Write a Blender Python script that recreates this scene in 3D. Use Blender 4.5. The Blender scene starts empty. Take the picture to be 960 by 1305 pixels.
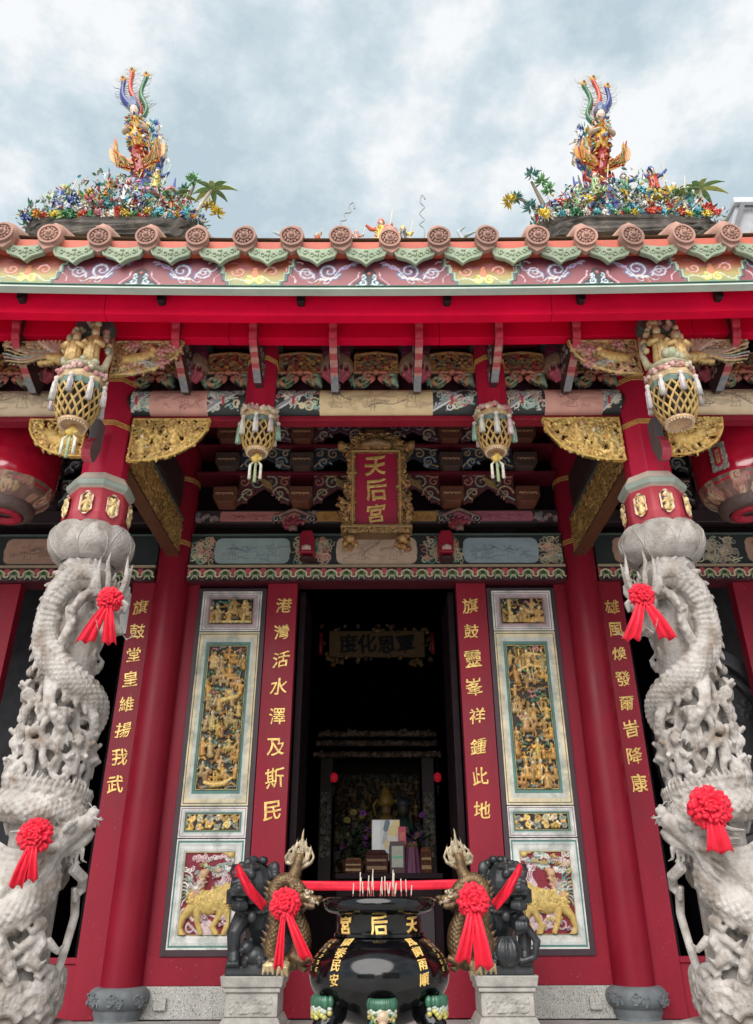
import bpy, bmesh, math, random
import numpy as np
from mathutils import Vector, Matrix, kdtree

# ------------------------------------------------------------------ camera, sky, sun, exposure
SC = bpy.context.scene
COL = SC.collection
R = math.radians
EYE = 0.96; PITCH = 26.75; FPX = 972.0
cam_d = bpy.data.cameras.new('camera'); cam = bpy.data.objects.new('camera', cam_d); COL.objects.link(cam)
cam_d.sensor_fit = 'HORIZONTAL'; cam_d.sensor_width = 36; cam_d.lens = 36 * FPX / 960
cam_d.clip_start = 0.05; cam_d.clip_end = 2000
cam.matrix_world = Matrix.Translation((0, 0, EYE)) @ Matrix.Rotation(R(90 + PITCH), 4, 'X') @ Matrix.Rotation(R(-0.15), 4, 'Z')
SC.camera = cam

SUN_EL, SUN_AZ = 40.0, 14.0        # behind the camera, a little to the left
world = bpy.data.worlds.new('World'); SC.world = world; world.use_nodes = True
wn = world.node_tree.nodes; wl = world.node_tree.links; wn.clear()
wout = wn.new('ShaderNodeOutputWorld'); wbg = wn.new('ShaderNodeBackground')
sky = wn.new('ShaderNodeTexSky'); sky.sky_type = 'NISHITA'; sky.sun_disc = False
sky.sun_elevation = R(SUN_EL); sky.sun_rotation = R(180 + SUN_AZ); sky.dust_density = 2.0; sky.air_density = 1.0
wtc = wn.new('ShaderNodeTexCoord'); wmp = wn.new('ShaderNodeMapping'); wmp.inputs['Scale'].default_value = (1.0, 1.0, 1.5)
wmp.inputs['Location'].default_value = (3.35, 1.1, 0.4)
wl.new(wtc.outputs['Generated'], wmp.inputs['Vector'])
wns = wn.new('ShaderNodeTexNoise'); wns.inputs['Scale'].default_value = 3.6; wns.inputs['Detail'].default_value = 7; wns.inputs['Roughness'].default_value = 0.62
wl.new(wmp.outputs['Vector'], wns.inputs['Vector'])
wrp = wn.new('ShaderNodeValToRGB')
e = wrp.color_ramp.elements
e[0].position = 0.41; e[0].color = (3.35, 4.1, 4.5, 1)
e[1].position = 0.60; e[1].color = (6.1, 6.2, 6.25, 1)
k = wrp.color_ramp.elements.new(0.50); k.color = (4.35, 4.95, 5.25, 1)
wl.new(wns.outputs['Fac'], wrp.inputs['Fac'])
wmix = wn.new('ShaderNodeMixRGB'); wmix.inputs['Fac'].default_value = 0.9
wl.new(sky.outputs['Color'], wmix.inputs['Color1']); wl.new(wrp.outputs['Color'], wmix.inputs['Color2'])
wl.new(wmix.outputs['Color'], wbg.inputs['Color']); wbg.inputs['Strength'].default_value = 0.05
wl.new(wbg.outputs['Background'], wout.inputs['Surface'])

sun_d = bpy.data.lights.new('sun', 'SUN'); sun = bpy.data.objects.new('sun', sun_d); COL.objects.link(sun)
sun_d.energy = 1.5; sun_d.angle = R(62); sun_d.color = (1.0, 0.965, 0.92)
_sd = Vector((math.sin(R(SUN_AZ)) * -1 * math.cos(R(SUN_EL)), -math.cos(R(SUN_AZ)) * math.cos(R(SUN_EL)), math.sin(R(SUN_EL))))
sun.rotation_euler = _sd.to_track_quat('Z', 'Y').to_euler()
sun.location = (-3, -12, 12)

SC.render.engine = 'CYCLES'
SC.view_settings.view_transform = 'Standard'; SC.view_settings.look = 'None'
SC.view_settings.exposure = 1.75; SC.view_settings.gamma = 1.0
SC.cycles.use_denoising = True
SC.cycles.max_bounces = 8; SC.cycles.diffuse_bounces = 5; SC.cycles.glossy_bounces = 4

# ------------------------------------------------------------------ helpers
rnd = random.Random(11)
CP, SP = math.cos(R(PITCH)), math.sin(R(PITCH))
def P(px, py, d):
    """a point of the place at depth d (used to measure where things stand)"""
    v = 652.5 - py
    k = d / (FPX * CP - v * SP)
    return Vector(((px - 480) * k, d, EYE + (v * CP + FPX * SP) * k))

def tag(o, label=None, cat=None, group=None, kind=None):
    if label: o['label'] = label
    if cat: o['category'] = cat
    if group: o['group'] = group
    if kind: o['kind'] = kind
    return o
def thing(name, label, cat, loc=(0, 0, 0), group=None):
    o = bpy.data.objects.new(name, None); COL.objects.link(o); o.location = loc
    o.empty_display_size = 0.1
    return tag(o, label, cat, group)

class B:
    def __init__(s): s.V = []; s.F = []; s.C = []; s.n = 0; s.M = None; s.col = (1, 1, 1)
    def add(s, V, F, col=None):
        V = np.asarray(V, float).reshape(-1, 3)
        if s.M is not None:
            m = np.array(s.M); V = V @ m[:3, :3].T + m[:3, 3]
        c = s.col if col is None else col
        c = np.asarray(c, float)
        if c.ndim == 1: c = np.tile(c[:3], (len(V), 1))
        s.V.append(V); s.C.append(c)
        n = s.n
        s.F.extend([tuple(i + n for i in f) for f in F]); s.n += len(V)
        return s
    def box(s, x0, x1, y0, y1, z0, z1, col=None):
        V = [(x, y, z) for z in (z0, z1) for y in (y0, y1) for x in (x0, x1)]
        return s.add(V, [(0, 2, 3, 1), (4, 5, 7, 6), (0, 1, 5, 4), (2, 6, 7, 3), (0, 4, 6, 2), (1, 3, 7, 5)], col)
    def prism(s, poly, t0, t1, axis='x', col=None):
        """poly of 2d points; axis x: (y,z), y: (x,z), z: (x,y)"""
        n = len(poly)
        f = {'x': lambda p, t: (t, p[0], p[1]), 'y': lambda p, t: (p[0], t, p[1]), 'z': lambda p, t: (p[0], p[1], t)}[axis]
        V = [f(p, t0) for p in poly] + [f(p, t1) for p in poly]
        F = [tuple(range(n))[::-1], tuple(range(n, 2 * n))] + [(i, (i + 1) % n, n + (i + 1) % n, n + i) for i in range(n)]
        return s.add(V, F, col)
    def lathe(s, prof, n=24, c=(0, 0, 0), a0=0.0, col=None, cap=True):
        V = []; F = []
        for r, z in prof:
            for i in range(n):
                a = a0 + 2 * math.pi * i / n
                V.append((c[0] + r * math.sin(a), c[1] - r * math.cos(a), c[2] + z))
        m = len(prof)
        for j in range(m - 1):
            for i in range(n):
                F.append((j * n + i, j * n + (i + 1) % n, (j + 1) * n + (i + 1) % n, (j + 1) * n + i))
        if cap: F.append(tuple(range(n))[::-1]); F.append(tuple(range((m - 1) * n, m * n)))
        return s.add(V, F, col)
    def tube(s, pts, rad, n=8, col=None, flat=1.0, up=None):
        pts = [Vector(p) for p in pts]; m = len(pts)
        if not hasattr(rad, '__len__'): rad = [rad] * m
        V = []; F = []; nrm = None
        for i in range(m):
            t = (pts[min(i + 1, m - 1)] - pts[max(i - 1, 0)])
            t = t.normalized() if t.length > 1e-9 else Vector((0, 0, 1))
            if nrm is None:
                a = Vector(up) if up else (Vector((0, 0, 1)) if abs(t.z) < .9 else Vector((1, 0, 0)))
                nrm = (a - t * a.dot(t)).normalized()
            else:
                nrm = (nrm - t * nrm.dot(t))
                nrm = nrm.normalized() if nrm.length > 1e-6 else t.orthogonal().normalized()
            bi = t.cross(nrm)
            for k in range(n):
                a = 2 * math.pi * k / n
                V.append(pts[i] + (nrm * math.cos(a) * flat + bi * math.sin(a)) * rad[i])
        for i in range(m - 1):
            for k in range(n):
                F.append((i * n + k, i * n + (k + 1) % n, (i + 1) * n + (k + 1) % n, (i + 1) * n + k))
        F.append(tuple(range(n))[::-1]); F.append(tuple(range((m - 1) * n, m * n)))
        return s.add([tuple(v) for v in V], F, col)
    def ball(s, c, r, nu=10, nv=7, col=None, rot=None):
        if not hasattr(r, '__len__'): r = (r, r, r)
        V = [(0, 0, r[2])]
        for j in range(1, nv):
            th = math.pi * j / nv
            for i in range(nu):
                a = 2 * math.pi * i / nu
                V.append((r[0] * math.sin(th) * math.cos(a), r[1] * math.sin(th) * math.sin(a), r[2] * math.cos(th)))
        V.append((0, 0, -r[2])); F = []
        for i in range(nu): F.append((0, 1 + i, 1 + (i + 1) % nu))
        for j in range(nv - 2):
            for i in range(nu):
                F.append((1 + j * nu + i, 1 + (j + 1) * nu + i, 1 + (j + 1) * nu + (i + 1) % nu, 1 + j * nu + (i + 1) % nu))
        L = len(V) - 1; o = 1 + (nv - 2) * nu
        for i in range(nu): F.append((o + i, L, o + (i + 1) % nu))
        V = np.array(V)
        if rot is not None: V = V @ np.array(rot.to_3x3()).T
        return s.add(V + np.array(c), F, col)
    def grid(s, G, col=None, closed=False):
        """G: array (m,n,3) of points"""
        G = np.asarray(G, float); m, n = G.shape[:2]
        F = [(j * n + i, j * n + i + 1, (j + 1) * n + i + 1, (j + 1) * n + i) for j in range(m - 1) for i in range(n - 1)]
        return s.add(G.reshape(-1, 3), F, col if col is None or np.ndim(col) == 1 else np.asarray(col).reshape(-1, 3))
    def merge(s, V, F, C): return s.add(V, F, C)
    def mesh(s, name, mats, smooth=False, colors=True):
        me = bpy.data.meshes.new(name)
        V = np.concatenate(s.V) if s.V else np.zeros((0, 3))
        me.from_pydata(V.tolist(), [], s.F); 
        if colors and s.C:
            ca = me.color_attributes.new('Col', 'FLOAT_COLOR', 'POINT')
            C = np.concatenate(s.C); C4 = np.ones((len(C), 4), np.float32); C4[:, :3] = C
            ca.data.foreach_set('color', C4.ravel())
        if smooth: me.polygons.foreach_set('use_smooth', [True] * len(me.polygons))
        me.materials.append(mats); me.update()
        return me
    def out(s, name, mat, parent=None, smooth=False, bevel=0, world=False, autosmooth=None):
        me = s.mesh(name, mat, smooth or autosmooth is not None)
        return link(name, me, parent, bevel, world, autosmooth)

def link(name, me, parent=None, bevel=0, world=False, autosmooth=None):
    o = bpy.data.objects.new(name, me); COL.objects.link(o)
    if parent is not None:
        o.parent = parent
        if world: o.matrix_parent_inverse = Matrix.Translation(-Vector(parent.location))
    if autosmooth is not None: sharp(me, autosmooth)
    if bevel:
        md = o.modifiers.new('bevel', 'BEVEL'); md.width = bevel; md.segments = 2; md.limit_method = 'ANGLE'; md.angle_limit = R(35)
    return o
def sharp(me, ang):
    bm = bmesh.new(); bm.from_mesh(me)
    for ed in bm.edges:
        if len(ed.link_faces) == 2 and ed.calc_face_angle(0) > R(ang): ed.smooth = False
    bm.to_mesh(me); bm.free()
def copy_tree(o, parent=None, first=True):
    c = o.copy(); COL.objects.link(c)
    if not first: c.parent = parent
    for ch in list(o.children):
        copy_tree(ch, c, False)
    return c

def fuse(b, name, voxel, mat, smooth=2, color=True):
    """union of all shapes in b as one continuous carved surface"""
    me = b.mesh(name + '_src', mat)
    o = bpy.data.objects.new('tmp', me); COL.objects.link(o)
    md = o.modifiers.new('r', 'REMESH'); md.mode = 'VOXEL'; md.voxel_size = voxel; md.use_smooth_shade = True
    if smooth:
        m2 = o.modifiers.new('s', 'SMOOTH'); m2.iterations = smooth; m2.factor = 0.5
    dg = bpy.context.evaluated_depsgraph_get()
    ev = o.evaluated_get(dg)
    nm = bpy.data.meshes.new_from_object(ev, depsgraph=dg)
    bpy.data.objects.remove(o)
    nm.name = name
    if color:
        V = np.concatenate(b.V); C = np.concatenate(b.C)
        kd = kdtree.KDTree(len(V))
        for i, p in enumerate(V): kd.insert(p, i)
        kd.balance()
        for a in list(nm.color_attributes): nm.color_attributes.remove(a)
        ca = nm.color_attributes.new('Col', 'FLOAT_COLOR', 'POINT')
        out = np.ones((len(nm.vertices), 4), np.float32)
        for i, v in enumerate(nm.vertices): out[i, :3] = C[kd.find(v.co)[1]]
        ca.data.foreach_set('color', out.ravel())
    nm.materials.clear(); nm.materials.append(mat)
    nm.polygons.foreach_set('use_smooth', [True] * len(nm.polygons))
    bpy.data.meshes.remove(me)
    return nm

# ------------------------------------------------------------------ materials
def lin(r, g, b):
    f = lambda c: (c / 255 / 12.92) if c / 255 <= 0.04045 else ((c / 255 + 0.055) / 1.055) ** 2.4
    return (f(r), f(g), f(b))
MATS = {}
def mat(name, color=None, rough=0.6, metal=0.0, var=0.15, vscale=6.0, bump=0.0, bscale=60.0, coat=0.0, spec=0.5,
        dirt=None, dirt_amt=0.0, dirt_scale=3.0, emit=None, estr=0.0, speck=None, voro=0.0, vsc=30.0, sheen=0.0, objrand=0.0, rvar=0.0, streak=1.0):
    """color None -> take the pigment from the vertex colours"""
    if name in MATS: return MATS[name]
    m = bpy.data.materials.new(name); m.use_nodes = True; MATS[name] = m
    N = m.node_tree.nodes; L = m.node_tree.links; N.clear()
    out = N.new('ShaderNodeOutputMaterial'); bs = N.new('ShaderNodeBsdfPrincipled'); L.new(bs.outputs[0], out.inputs[0])
    bs.inputs['Roughness'].default_value = rough; bs.inputs['Metallic'].default_value = metal
    bs.inputs['Specular IOR Level'].default_value = spec
    bs.inputs['Coat Weight'].default_value = coat; bs.inputs['Coat Roughness'].default_value = 0.08
    bs.inputs['Sheen Weight'].default_value = sheen
    tc = N.new('ShaderNodeTexCoord'); vec = tc.outputs['Object']
    if color is None:
        at = N.new('ShaderNodeAttribute'); at.attribute_name = 'Col'; cur = at.outputs['Color']
    else:
        rg = N.new('ShaderNodeRGB'); rg.outputs[0].default_value = (*color, 1); cur = rg.outputs[0]
    if streak != 1.0:
        mp = N.new('ShaderNodeMapping'); mp.inputs['Scale'].default_value = (1, 1, streak); L.new(vec, mp.inputs[0]); vecs = mp.outputs[0]
    else: vecs = vec
    if var > 0:
        ns = N.new('ShaderNodeTexNoise'); ns.inputs['Scale'].default_value = vscale; ns.inputs['Detail'].default_value = 6
        L.new(vecs, ns.inputs['Vector'])
        mr = N.new('ShaderNodeMapRange'); mr.inputs[1].default_value = 0.3; mr.inputs[2].default_value = 0.7
        mr.inputs[3].default_value = 1 - var; mr.inputs[4].default_value = 1 + var
        L.new(ns.outputs['Fac'], mr.inputs[0])
        vm = N.new('ShaderNodeVectorMath'); vm.operation = 'SCALE'; L.new(cur, vm.inputs[0]); L.new(mr.outputs[0], vm.inputs['Scale']); cur = vm.outputs[0]
        if rvar:
            m3 = N.new('ShaderNodeMapRange'); m3.inputs[1].default_value = 0.3; m3.inputs[2].default_value = 0.7
            m3.inputs[3].default_value = rough - rvar; m3.inputs[4].default_value = rough + rvar
            L.new(ns.outputs['Fac'], m3.inputs[0]); L.new(m3.outputs[0], bs.inputs['Roughness'])
    if objrand:
        oi = N.new('ShaderNodeObjectInfo'); mo = N.new('ShaderNodeMapRange'); mo.inputs[3].default_value = 1 - objrand; mo.inputs[4].default_value = 1 + objrand; L.new(oi.outputs['Random'], mo.inputs[0])
        vo_ = N.new('ShaderNodeVectorMath'); vo_.operation = 'SCALE'; L.new(cur, vo_.inputs[0]); L.new(mo.outputs[0], vo_.inputs['Scale']); cur = vo_.outputs[0]
    if speck:
        for (sc, colr, lo, hi) in speck:
            n2 = N.new('ShaderNodeTexNoise'); n2.inputs['Scale'].default_value = sc; n2.inputs['Detail'].default_value = 2
            L.new(vec, n2.inputs['Vector'])
            m2 = N.new('ShaderNodeMapRange'); m2.inputs[1].default_value = lo; m2.inputs[2].default_value = hi; L.new(n2.outputs['Fac'], m2.inputs[0])
            mx = N.new('ShaderNodeMixRGB'); mx.inputs['Color2'].default_value = (*colr, 1); L.new(cur, mx.inputs['Color1']); L.new(m2.outputs[0], mx.inputs['Fac']); cur = mx.outputs[0]
    if dirt and dirt_amt > 0:
        n3 = N.new('ShaderNodeTexNoise'); n3.inputs['Scale'].default_value = dirt_scale; n3.inputs['Detail'].default_value = 9; n3.inputs['Roughness'].default_value = 0.65
        L.new(vecs, n3.inputs['Vector'])
        m4 = N.new('ShaderNodeMapRange'); m4.inputs[1].default_value = 0.48; m4.inputs[2].default_value = 0.72; m4.inputs[4].default_value = dirt_amt
        L.new(n3.outputs['Fac'], m4.inputs[0])
        mx = N.new('ShaderNodeMixRGB'); mx.inputs['Color2'].default_value = (*dirt, 1); L.new(cur, mx.inputs['Color1']); L.new(m4.outputs[0], mx.inputs['Fac']); cur = mx.outputs[0]
    L.new(cur, bs.inputs['Base Color'])
    hs = []
    if bump > 0:
        n4 = N.new('ShaderNodeTexNoise'); n4.inputs['Scale'].default_value = bscale; n4.inputs['Detail'].default_value = 5; L.new(vec, n4.inputs['Vector'])
        hs.append((n4.outputs['Fac'], bump))
    if voro > 0:
        vo = N.new('ShaderNodeTexVoronoi'); vo.inputs['Scale'].default_value = vsc; L.new(vec, vo.inputs['Vector'])
        iv = N.new('ShaderNodeMath'); iv.operation = 'SUBTRACT'; iv.inputs[0].default_value = 1.0; L.new(vo.outputs['Distance'], iv.inputs[1])
        hs.append((iv.outputs[0], voro))
    prev = None
    for h, st in hs:
        bp = N.new('ShaderNodeBump'); bp.inputs['Strength'].default_value = st; bp.inputs['Distance'].default_value = 0.01
        L.new(h, bp.inputs['Height'])
        if prev: L.new(prev, bp.inputs['Normal'])
        prev = bp.outputs[0]
    if prev: L.new(prev, bs.inputs['Normal'])
    if emit:
        bs.inputs['Emission Color'].default_value = (*emit, 1); bs.inputs['Emission Strength'].default_value = estr
    return m

RED = (0.28, 0.012, 0.030)
CRIM = (0.68, 0.002, 0.036)
M_red = mat('red_wall_paint', RED, 0.5, spec=0.28, var=0.14, vscale=3.0, bump=0.10, bscale=30, dirt=(0.17, 0.012, 0.03), dirt_amt=0.5, dirt_scale=2.6, rvar=0.10, streak=.35, speck=[(45, (.45, .10, .12), .70, .76)])
M_crim = mat('crimson_eave_paint', CRIM, 0.65, spec=0.1, var=0.16, vscale=2.2, bump=0.10, bscale=24, objrand=.06, dirt=(0.42, 0.004, 0.03), dirt_amt=0.4, dirt_scale=2.5)
M_pillar = mat('red_pillar_lacquer', (0.265, 0.009, 0.026), 0.42, spec=0.3, var=0.10, vscale=2.5, bump=0.05, bscale=12, rvar=0.06, dirt=(0.26, 0.012, 0.03), dirt_amt=0.35)
M_stone = mat('carved_pale_stone', (0.41, 0.38, 0.355), 0.9, var=0.24, vscale=7, bump=0.5, bscale=60, voro=0.3, vsc=48, dirt=(0.11, 0.085, 0.066), dirt_amt=0.85, dirt_scale=4.2, streak=.6, speck=[(8, (0.20, 0.155, 0.12), 0.48, 0.74), (160, (0.30, 0.275, 0.25), 0.60, 0.74)])
M_gran = mat('speckled_granite', (0.47, 0.46, 0.43), 0.8, var=0.1, bump=0.15, bscale=120, speck=[(95, (0.12, 0.12, 0.12), 0.56, 0.66), (70, (0.70, 0.69, 0.66), 0.58, 0.68)], dirt=(0.25, 0.23, 0.19), dirt_amt=0.3, dirt_scale=4)
M_ped = mat('weathered_pedestal_stone', (0.40, 0.38, 0.35), 0.85, var=0.16, vscale=9, bump=0.3, bscale=90, speck=[(150, (0.6, 0.58, 0.54), 0.6, 0.7)], dirt=(0.13, 0.12, 0.11), dirt_amt=0.6, dirt_scale=6)
M_floor = mat('worn_granite_paving', (0.40, 0.39, 0.37), 0.75, var=0.15, vscale=4, bump=0.15, bscale=90, speck=[(120, (0.1, 0.1, 0.1), 0.6, 0.7)], dirt=(0.14, 0.13, 0.12), dirt_amt=0.4)
M_lion = mat('black_carved_stone', (0.028, 0.031, 0.035), 0.36, var=0.4, vscale=12, bump=0.2, bscale=120, dirt=(0.09, 0.094, 0.098), dirt_amt=0.55, dirt_scale=9)
M_drum = mat('blue_grey_carved_stone', (0.17, 0.19, 0.205), 0.7, var=0.2, vscale=10, bump=0.25, bscale=90, dirt=(0.33, 0.35, 0.33), dirt_amt=0.45, dirt_scale=8, streak=0.4)
M_gold = mat('gold_leaf_characters', (0.82, 0.56, 0.18), 0.36, metal=0.3, var=0.3, vscale=22, bump=.3, bscale=60, dirt=(.45, .24, .06), dirt_amt=.6, dirt_scale=14)
M_vcol = mat('painted_carving', None, 0.6, var=0.22, vscale=28, bump=0.2, bscale=150)
M_gild = mat('gilded_carving', None, 0.42, metal=0.15, var=0.3, vscale=35, bump=0.25, bscale=130)
M_paint = mat('painted_board', None, 0.5, var=0.10, vscale=9, bump=0.04, bscale=60)
M_glaze = mat('glazed_ceramic', None, 0.28, var=0.12, vscale=20)
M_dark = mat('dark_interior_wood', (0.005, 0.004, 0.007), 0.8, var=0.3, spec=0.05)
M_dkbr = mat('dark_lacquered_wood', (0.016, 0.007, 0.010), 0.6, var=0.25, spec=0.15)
M_black = mat('black_paint', (0.006, 0.006, 0.007), 0.5, var=0)
M_pot = mat('black_lacquered_bronze', (0.002, 0.002, 0.003), 0.12, var=0.0, coat=0.0, spec=0.45, bump=0.03, bscale=9, dirt=(.025, .024, .023), dirt_amt=.35, dirt_scale=7)
M_bronze = mat('aged_gilt_bronze', None, 0.45, metal=0.5, var=0.3, vscale=30, bump=0.3, bscale=110, dirt=(0.03, 0.02, 0.018), dirt_amt=0.6, dirt_scale=18)
M_ribbon = mat('red_satin', (0.66, 0.008, 0.032), 0.5, var=0.14, vscale=18, sheen=0.1, spec=.3, bump=.25, bscale=70)
M_tile_r = mat('terracotta_tile', (0.36, 0.20, 0.155), 0.8, objrand=.22, var=0.2, vscale=14, bump=0.3, bscale=80, dirt=(0.17, 0.11, 0.09), dirt_amt=0.6, dirt_scale=7)
M_tile_g = mat('weathered_green_tile', (0.27, 0.33, 0.22), 0.6, objrand=.2, var=0.2, vscale=14, bump=0.3, bscale=90, dirt=(0.36, 0.37, 0.30), dirt_amt=0.6, dirt_scale=8)
M_rock = mat('blackened_mortar', (0.055, 0.048, 0.042), 0.95, var=0.4, vscale=10, bump=0.8, bscale=40, dirt=(0.20, 0.16, 0.13), dirt_amt=0.6, dirt_scale=6)
M_grey = mat('grey_granite_cladding', (0.33, 0.33, 0.35), 0.6, var=0.1, speck=[(60, (0.22, 0.22, 0.24), 0.5, 0.65)])
# ------------------------------------------------------------------ carving: strokes drawn on a board become relief
GOLD = (0.62, 0.36, 0.09); DGOLD = (0.32, 0.16, 0.045); LGOLD = (0.80, 0.56, 0.20); CREAM = (0.76, 0.65, 0.43)
TEAL = (0.10, 0.24, 0.21); GREEN = (0.13, 0.24, 0.11); PINK = (0.55, 0.24, 0.23); BLUE = (0.10, 0.13, 0.30); WHITE = (0.74, 0.73, 0.69)
INK = (0.018, 0.015, 0.016); MAROON = (0.20, 0.018, 0.035); ORANGE = (0.60, 0.20, 0.06); OCHRE = (0.58, 0.42, 0.14)
def jit(c, a=0.2, r=rnd):
    k = 1 + r.uniform(-a, a); return tuple(max(0, min(1, x * k * (1 + r.uniform(-a, a) * .3))) for x in c)
def S(pts, rad, col, base=0.0, hm=1.0):
    pts = np.asarray(pts, float).reshape(-1, 2)
    rad = np.asarray(rad, float) if hasattr(rad, '__len__') else np.full(len(pts), float(rad))
    return (pts, rad, col, base, hm)
def spiral(cx, cy, r, turns, a0, w, col, dirn=1, base=0, hm=1, n=None, tail=None):
    n = n or int(10 * turns + 5); t = np.linspace(0, 1, n)
    a = a0 + dirn * 2 * math.pi * turns * t; rr = r * (1 - .88 * t)
    p = np.stack([cx + rr * np.cos(a), cy + rr * np.sin(a)], 1)
    if tail is not None: p = np.concatenate([np.asarray(tail, float).reshape(-1, 2), p])
    return S(p, np.linspace(w, w * .6, len(p)), col, base, hm)
def wave(x0, y0, x1, y1, amp, k, w, col, base=0, hm=1, n=14, taper=.4):
    t = np.linspace(0, 1, n); dx, dy = x1 - x0, y1 - y0; L = math.hypot(dx, dy) + 1e-9
    o = amp * np.sin(t * k * 2 * math.pi)
    return S(np.stack([x0 + dx * t - dy / L * o, y0 + dy * t + dx / L * o], 1), np.linspace(w, w * taper, n), col, base, hm)
def bloom(x, y, r, col, base=0, petals=7, cc=LGOLD):
    out = []
    for i in range(petals):
        a = 2 * math.pi * i / petals + rnd.random()
        out.append(S([(x + .35 * r * math.cos(a), y + .35 * r * math.sin(a)), (x + .85 * r * math.cos(a), y + .85 * r * math.sin(a))], [.2 * r, .33 * r], jit(col, .15), base, .8))
    out.append(S([(x, y)], .3 * r, cc, base + .25 * r, 1)); return out
def leaf(x, y, a, l, w, col, base=0):
    t = np.linspace(0, 1, 6); c = .25 * l * np.sin(t * math.pi * .9)
    p = np.stack([x + l * t * math.cos(a) - c * math.sin(a), y + l * t * math.sin(a) + c * math.cos(a)], 1)
    return S(p, w * np.sin(np.linspace(.35, 2.9, 6)), col, base)
def cloud(x, y, r, col, base=0, n=5, edge=None):
    out = []
    for i in range(n):
        cx = x + (i - (n - 1) / 2) * r * .85; cy = y + (r * .35 if i % 2 else 0)
        out.append(spiral(cx, cy, r * rnd.uniform(.55, .75), 1.3, rnd.random() * 6, r * .17, jit(col, .2), rnd.choice((1, -1)), base))
    return out
def person(x, y, s, col, base=0, col2=None, ride=False):
    """small carved figure standing at (x,y), height s"""
    c = lambda: jit(col, .18); o = []
    lean = rnd.uniform(-.12, .12) * s
    o.append(S([(x, y), (x + lean * .5, y + .35 * s), (x + lean, y + .66 * s)], [.15 * s, .17 * s, .12 * s], c(), base))
    o.append(S([(x - .13 * s, y - .02 * s), (x - .02 * s, y + .3 * s)], [.07 * s, .09 * s], c(), base + .03 * s))
    o.append(S([(x + .13 * s, y - .02 * s), (x + .03 * s, y + .3 * s)], [.07 * s, .09 * s], c(), base + .03 * s))
    hx, hy = x + lean * 1.1, y + .82 * s
    o.append(S([(hx, hy)], .105 * s, jit(CREAM, .1) if rnd.random() < .5 else c(), base + .10 * s))
    o.append(S([(hx, hy + .1 * s), (hx, hy + .17 * s)], [.085 * s, .04 * s], c(), base + .11 * s))
    for sg in (-1, 1):
        a = rnd.uniform(-.9, 1.1); ex = x + lean + sg * .24 * s; ey = y + .46 * s
        o.append(S([(x + lean + sg * .11 * s, y + .6 * s), (ex, ey), (ex + sg * .12 * s * math.cos(a), ey + .2 * s * math.sin(a))], [.075 * s, .07 * s, .05 * s], c(), base + .09 * s))
    if rnd.random() < .5:
        sx = x + rnd.choice((-1, 1)) * .3 * s; o.append(S([(sx, y + .2 * s), (sx + rnd.uniform(-.3, .3) * s, y + 1.05 * s)], .022 * s, jit(col2 or CREAM, .1), base + .13 * s))
    for k in range(4):
        o.append(wave(x + rnd.uniform(-.1, .1) * s, y + .02 * s, x + rnd.uniform(-.1, .1) * s + lean, y + .55 * s, .02 * s, 1, .022 * s, jit(LGOLD if rnd.random() < .5 else DGOLD, .2), base + .13 * s))
    return o
def horse(x, y, s, col, d=1, base=0):
    o = []; c = lambda: jit(col, .12)
    o.append(S([(x - .3 * s * d, y + .42 * s), (x, y + .38 * s), (x + .3 * s * d, y + .45 * s)], [.17 * s, .16 * s, .17 * s], c(), base))
    o.append(S([(x + .34 * s * d, y + .5 * s), (x + .5 * s * d, y + .74 * s)], [.13 * s, .09 * s], c(), base + .03 * s))
    o.append(S([(x + .5 * s * d, y + .76 * s), (x + .68 * s * d, y + .63 * s)], [.085 * s, .05 * s], c(), base + .06 * s))
    for lx in (-.38, -.24, .24, .4):
        k = rnd.uniform(-.1, .12); o.append(S([(x + lx * s * d, y + .35 * s), (x + (lx + k) * s * d, y + .17 * s), (x + (lx + k * .4) * s * d, y)], [.08 * s, .05 * s, .04 * s], c(), base + .02 * s))
    o.append(wave(x - .46 * s * d, y + .5 * s, x - .66 * s * d, y + .2 * s, .04 * s, 1, .05 * s, c(), base)); return o

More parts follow.
